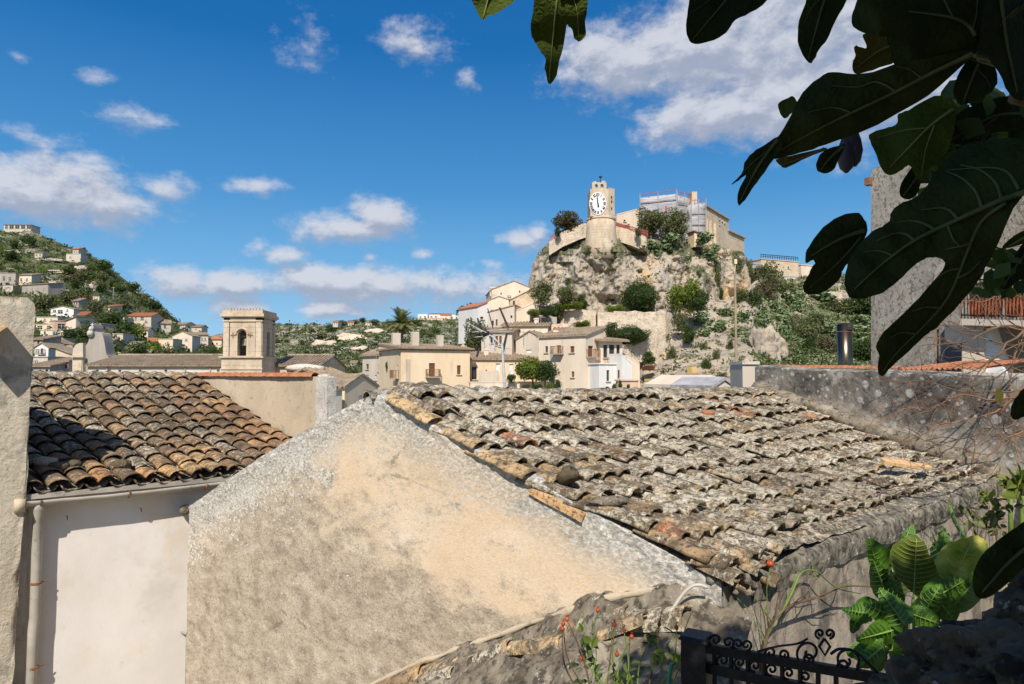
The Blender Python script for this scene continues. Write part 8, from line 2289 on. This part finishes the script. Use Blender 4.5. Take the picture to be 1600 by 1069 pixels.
for i, (bx, by, an, L, wd, Y, mt) in enumerate(((1405, 965, 200, 62, 22, 2.42, 'taro_leaf'), (1412, 975, 235, 70, 24, 2.40, 'taro_leaf'), (1395, 985, 165, 58, 20, 2.38, 'taro_leaf'), (1440, 965, 300, 60, 22, 2.5, 'taro_leaf'), (1450, 940, 330, 66, 24, 2.55, 'taro_leaf'), (1385, 930, 250, 60, 20, 2.8, 'taro_leaf'), (1400, 930, 262, 78, 22, 2.9, 'taro_leaf_olive'), (1480, 930, 290, 84, 26, 2.75, 'taro_leaf'), (1500, 930, 318, 70, 24, 2.7, 'taro_leaf_yellow'), (1420, 1000, 110, 60, 20, 2.36, 'taro_leaf'), (1380, 1010, 140, 55, 18, 2.34, 'taro_leaf'), (1360, 960, 190, 44, 16, 2.5, 'taro_leaf'), (1440, 990, 60, 48, 18, 2.42, 'taro_leaf'), (1470, 900, 275, 70, 22, 2.85, 'taro_leaf'))):
    a_ = R_(an); ux, uy = math.cos(a_), math.sin(a_); nx, ny = -uy, ux
    ol = []
    for t, w_ in ((0, .0), (-.10, .45), (.05, .85), (.25, 1.0), (.5, .88), (.75, .5), (1.0, .0), (.75, -.5), (.5, -.92), (.25, -1.0), (.05, -.8), (-.10, -.45)):
        ol.append((bx + ux * L * t + nx * wd * w_ + GR.uniform(-2, 2), by + uy * L * t + ny * wd * w_ + GR.uniform(-2, 2)))
    ear(ol, Y, mt, (bx, by), (bx + ux * L * .97, by + uy * L * .97), 8, wd * .85, wd * .85, curl=GR.uniform(.1, .5), gx=GR.uniform(-.05, .05), gy=GR.uniform(-.06, .06), seed=60 + i, serr=1.0, wave=.02)
for (x, y, Y) in ((1427, 935, 2.7), (1376, 908, 2.85), (1484, 922, 2.65), (1402, 958, 2.55), (1414, 952, 2.6), (1368, 1004, 2.5), (1486, 950, 2.6), (1410, 950, 2.78)):
    mb = MB(); mb.tube(catmull([tuple(P(x, y, Y)), tuple(P(lerp(x, 1430, .4), y + 60, Y + .03)), tuple(P(lerp(x, 1430, .8), 1120, Y + .06))], 4, False), [.006, .008, .011] * 3, 8); mb.build('stem', M['stem_green'], te, smooth=True)
# --- rose bush with red hips below the gable corner
rb = empty('rose_bush', tuple(P(960, 1110, 2.95)), 'straggly rose bush with orange red hips growing before the lean-to', 'rose bush')
HIPS = [(934, 955), (880, 976), (886, 969), (879, 984), (960, 977), (975, 986), (987, 996), (1030, 977), (1057, 982), (909, 1030), (964, 1024)]
RB = random.Random(9)
for (x, y) in HIPS:
    Y = RB.uniform(2.75, 2.95); base = P(lerp(x, 960, .6) + RB.uniform(-12, 12), 1110, Y)
    tip = P(x, y, Y); mid = base.lerp(tip, .55) + Vector((RB.uniform(-.05, .05), RB.uniform(-.04, .04), 0))
    c_ = catmull([tuple(base), tuple(mid), tuple(tip)], 6, False)
    mb = MB(); mb.tube(c_, [lerp(.0045, .0018, i / (len(c_) - 1)) for i in range(len(c_))], 6); st = mb.build('stem', M['stem_green' if RB.random() < .6 else 'twig'], rb, smooth=True)
    mb = MB(); mb.lathe(tip - ZUP * .006, [(.002, 0), (.007, .003), (.0095, .009), (.007, .016), (.003, .019)], 10)
    for k in range(5): mb.tube([tip + ZUP * .012, tip + Vector((.006 * math.cos(k * 1.26), .006 * math.sin(k * 1.26), .023))], .0009, 4)
    mb.build('hip', M['hip_red'], st, smooth=True)
def sprig(parent, pts, Y, size, mat, seed, name='leaves', n=4, spread=10):
    r = random.Random(seed); mb = MB(); vs = []; fs = []; at = []
    for (x, y) in pts:
        for k in range(n):
            p = P(x + r.gauss(0, spread), y + r.gauss(0, spread), Y + r.gauss(0, .05))
            n_ = Vector((r.gauss(0, .7), r.gauss(0, .7) - .5, r.gauss(0, .5) + .8)).normalized(); t = n_.cross(Vector((r.gauss(0, 1), r.gauss(0, 1), r.gauss(0, 1)))).normalized(); w = n_.cross(t)
            L = size * r.uniform(.6, 1.3); b = len(vs); f_ = n_ * (L * .10)
            for sg in (1, -1):
                b = len(vs)
                vs += [p - t * L * .5, p - t * L * .15 + w * (sg * L * .28) + f_, p + t * L * .2 + w * (sg * L * .24) + f_, p + t * L * .55]; fs.append((b, b + 1, b + 2, b + 3) if sg > 0 else (b, b + 3, b + 2, b + 1)); at += [r.random()] * 4
    mb.add(vs, fs, 0, rnd=at); return mb.build(name, M[mat], parent, smooth=False)
sprig(rb, [(918, 1005), (930, 1015), (925, 1050), (905, 1060), (980, 1062), (1018, 1000), (1030, 995), (1028, 1015), (945, 1055), (995, 1050), (960, 1070), (1040, 1045)], 2.85, .045, 'leaf_dark', 3)
sprig(rb, [(1028, 1022), (915, 1000), (964, 1062), (980, 1058), (1040, 1030)], 2.82, .05, 'leaf_bright', 4, n=3)
for k in range(9):
    p = P(RB.uniform(890, 1050), 1105, 2.85); tw = wander(p, (RB.uniform(-.4, .4), 0, 1), RB.uniform(.2, .42), 8, .12, RB)
    mb = MB(); mb.tube(tw, [lerp(.004, .0015, i / 8) for i in range(9)], 5); mb.build('stem', M['twig' if k % 2 else 'stem_green'], rb, smooth=True)
mb = MB(); mb.tube(catmull([tuple(P(1050, 1036, 2.6)), tuple(P(1046, 1055, 2.6)), tuple(P(1044, 1085, 2.6))], 4, False), .007, 6); tag(mb.build('tie_cord', M['cord_green']), 'green plastic cord tied beside the black gate post', 'cord')
# --- bare climbing branch on the side wall
SP = Rr + NS_ * 0.07
def spt(px, py, off=0.0): return hit_vplane(px, py, SP + NS_ * off, SV)
cbz = empty('climbing_branch', tuple(spt(1194, 1015)), 'bare twiggy branch arching across the side wall towards the elephant ear', 'branch')
main = catmull([tuple(spt(*q, o_)) for q, o_ in (((1188, 1060), .02), ((1196, 1005), .03), ((1209, 968), .04), ((1237, 946), .05), ((1283, 931), .06), ((1320, 916), .06), ((1362, 917), .08))], 6, False)
mb = MB(); mb.tube(main, [lerp(.012, .005, i / (len(main) - 1)) for i in range(len(main))], 8); mb.build('stem', M['twig'], cbz, smooth=True)
for k in range(16):
    i = RB.randint(4, len(main) - 4); d = (Vector(main[i + 1]) - Vector(main[i])).normalized() * .5 + Vector((RB.gauss(0, .4), -.15, abs(RB.gauss(.4, .5))))
    tw = wander(main[i], d, RB.uniform(.12, .38), 7, .22, RB); mb = MB(); mb.tube(tw, [lerp(.0045, .0015, j / 7) for j in range(8)], 5); mb.build('twig', M['twig' if k % 3 else 'stem_green'], cbz, smooth=True)
second = catmull([tuple(spt(*q, .03)) for q in ((1222, 958), (1238, 925), (1252, 895), (1275, 892), (1290, 905), (1310, 920), (1345, 928))], 5, False)
mb = MB(); mb.tube(second, [lerp(.007, .003, i / (len(second) - 1)) for i in range(len(second))], 6); mb.build('stem', M['stem_green'], cbz, smooth=True)
mb = MB(); stone(mb, spt(1204, 881, .05), .022, 4, (1, .8, .9)); o = mb.build('dry_flower', M['hip_red'], cbz, smooth=True)
mb = MB(); mb.tube([spt(1204, 881, .05), spt(1198, 920, .04), spt(1200, 990, .03)], .0022, 5); mb.build('stem', M['stem_green'], cbz)
# --- plants along the eave of the side wall at the right
es = empty('wall_shrub', tuple(spt(1545, 850)), 'small leafy weed shrub rooted along the eave of the side wall', 'shrub')
sprig(es, [(1530, 790), (1545, 785), (1555, 800), (1540, 810), (1525, 815), (1560, 820), (1512, 808), (1548, 830), (1570, 790)], 4.9, .07, 'leaf_olive', 6, n=8, spread=11)
sprig(es, [(1538, 782), (1552, 792), (1545, 815)], 4.85, .07, 'leaf_bright', 7, n=5, spread=9)
for k in range(6):
    p = spt(RB.uniform(1520, 1565), 845, .02); tw = wander(p, (RB.uniform(-.3, .3), -.1, 1), .32, 6, .15, RB); mb = MB(); mb.tube(tw, .004, 5); mb.build('stem', M['twig'], es)
ws = empty('weed', tuple(spt(1468, 850)), 'small green weed clinging to the side wall above the elephant ear', 'weed')
sprig(ws, [(1465, 835), (1475, 830), (1470, 850), (1480, 845), (1462, 852)], 4.5, .05, 'leaf_dark', 8, n=4, spread=6)
mb = MB(); mb.tube([spt(1470, 870), spt(1472, 835, .05)], .004, 5); mb.build('stem', M['twig'], ws)
mb = MB(); mb.tube([spt(1483, 790, .12), spt(1492, 815, .12), spt(1512, 850, .12), spt(1520, 880, .1)], [.012, .016, .014, .014], 8); gs = tag(mb.build('green_stalk', M['stem_green'], smooth=True), 'thick cut green stalk leaning on the side wall with a cord', 'stalk')
mb = MB(); mb.tube([spt(1488, 800, .14), spt(1500, 830, .14), spt(1503, 860, .14)], .004, 5); mb.build('cord', M['cord_green'], gs)
lp = empty('tall_leafy_stalk', tuple(spt(1582, 850)), 'tall thick-stemmed plant with yellow-green leaves at the right end of the side wall', 'plant')
for (x, o_) in ((1580, .1), (1598, .12), (1612, .1)):
    mb = MB(); mb.tube([spt(x, 860, o_), spt(x - 1, 800, o_), spt(x, 752, o_)], [.022, .019, .012], 8); mb.build('stem', M['stem_green'], lp, smooth=True)
sprig(lp, [(1578, 752), (1590, 748), (1602, 750), (1582, 765), (1596, 762), (1608, 758)], 4.7, .12, 'leaf_bright', 12, n=6, spread=7)
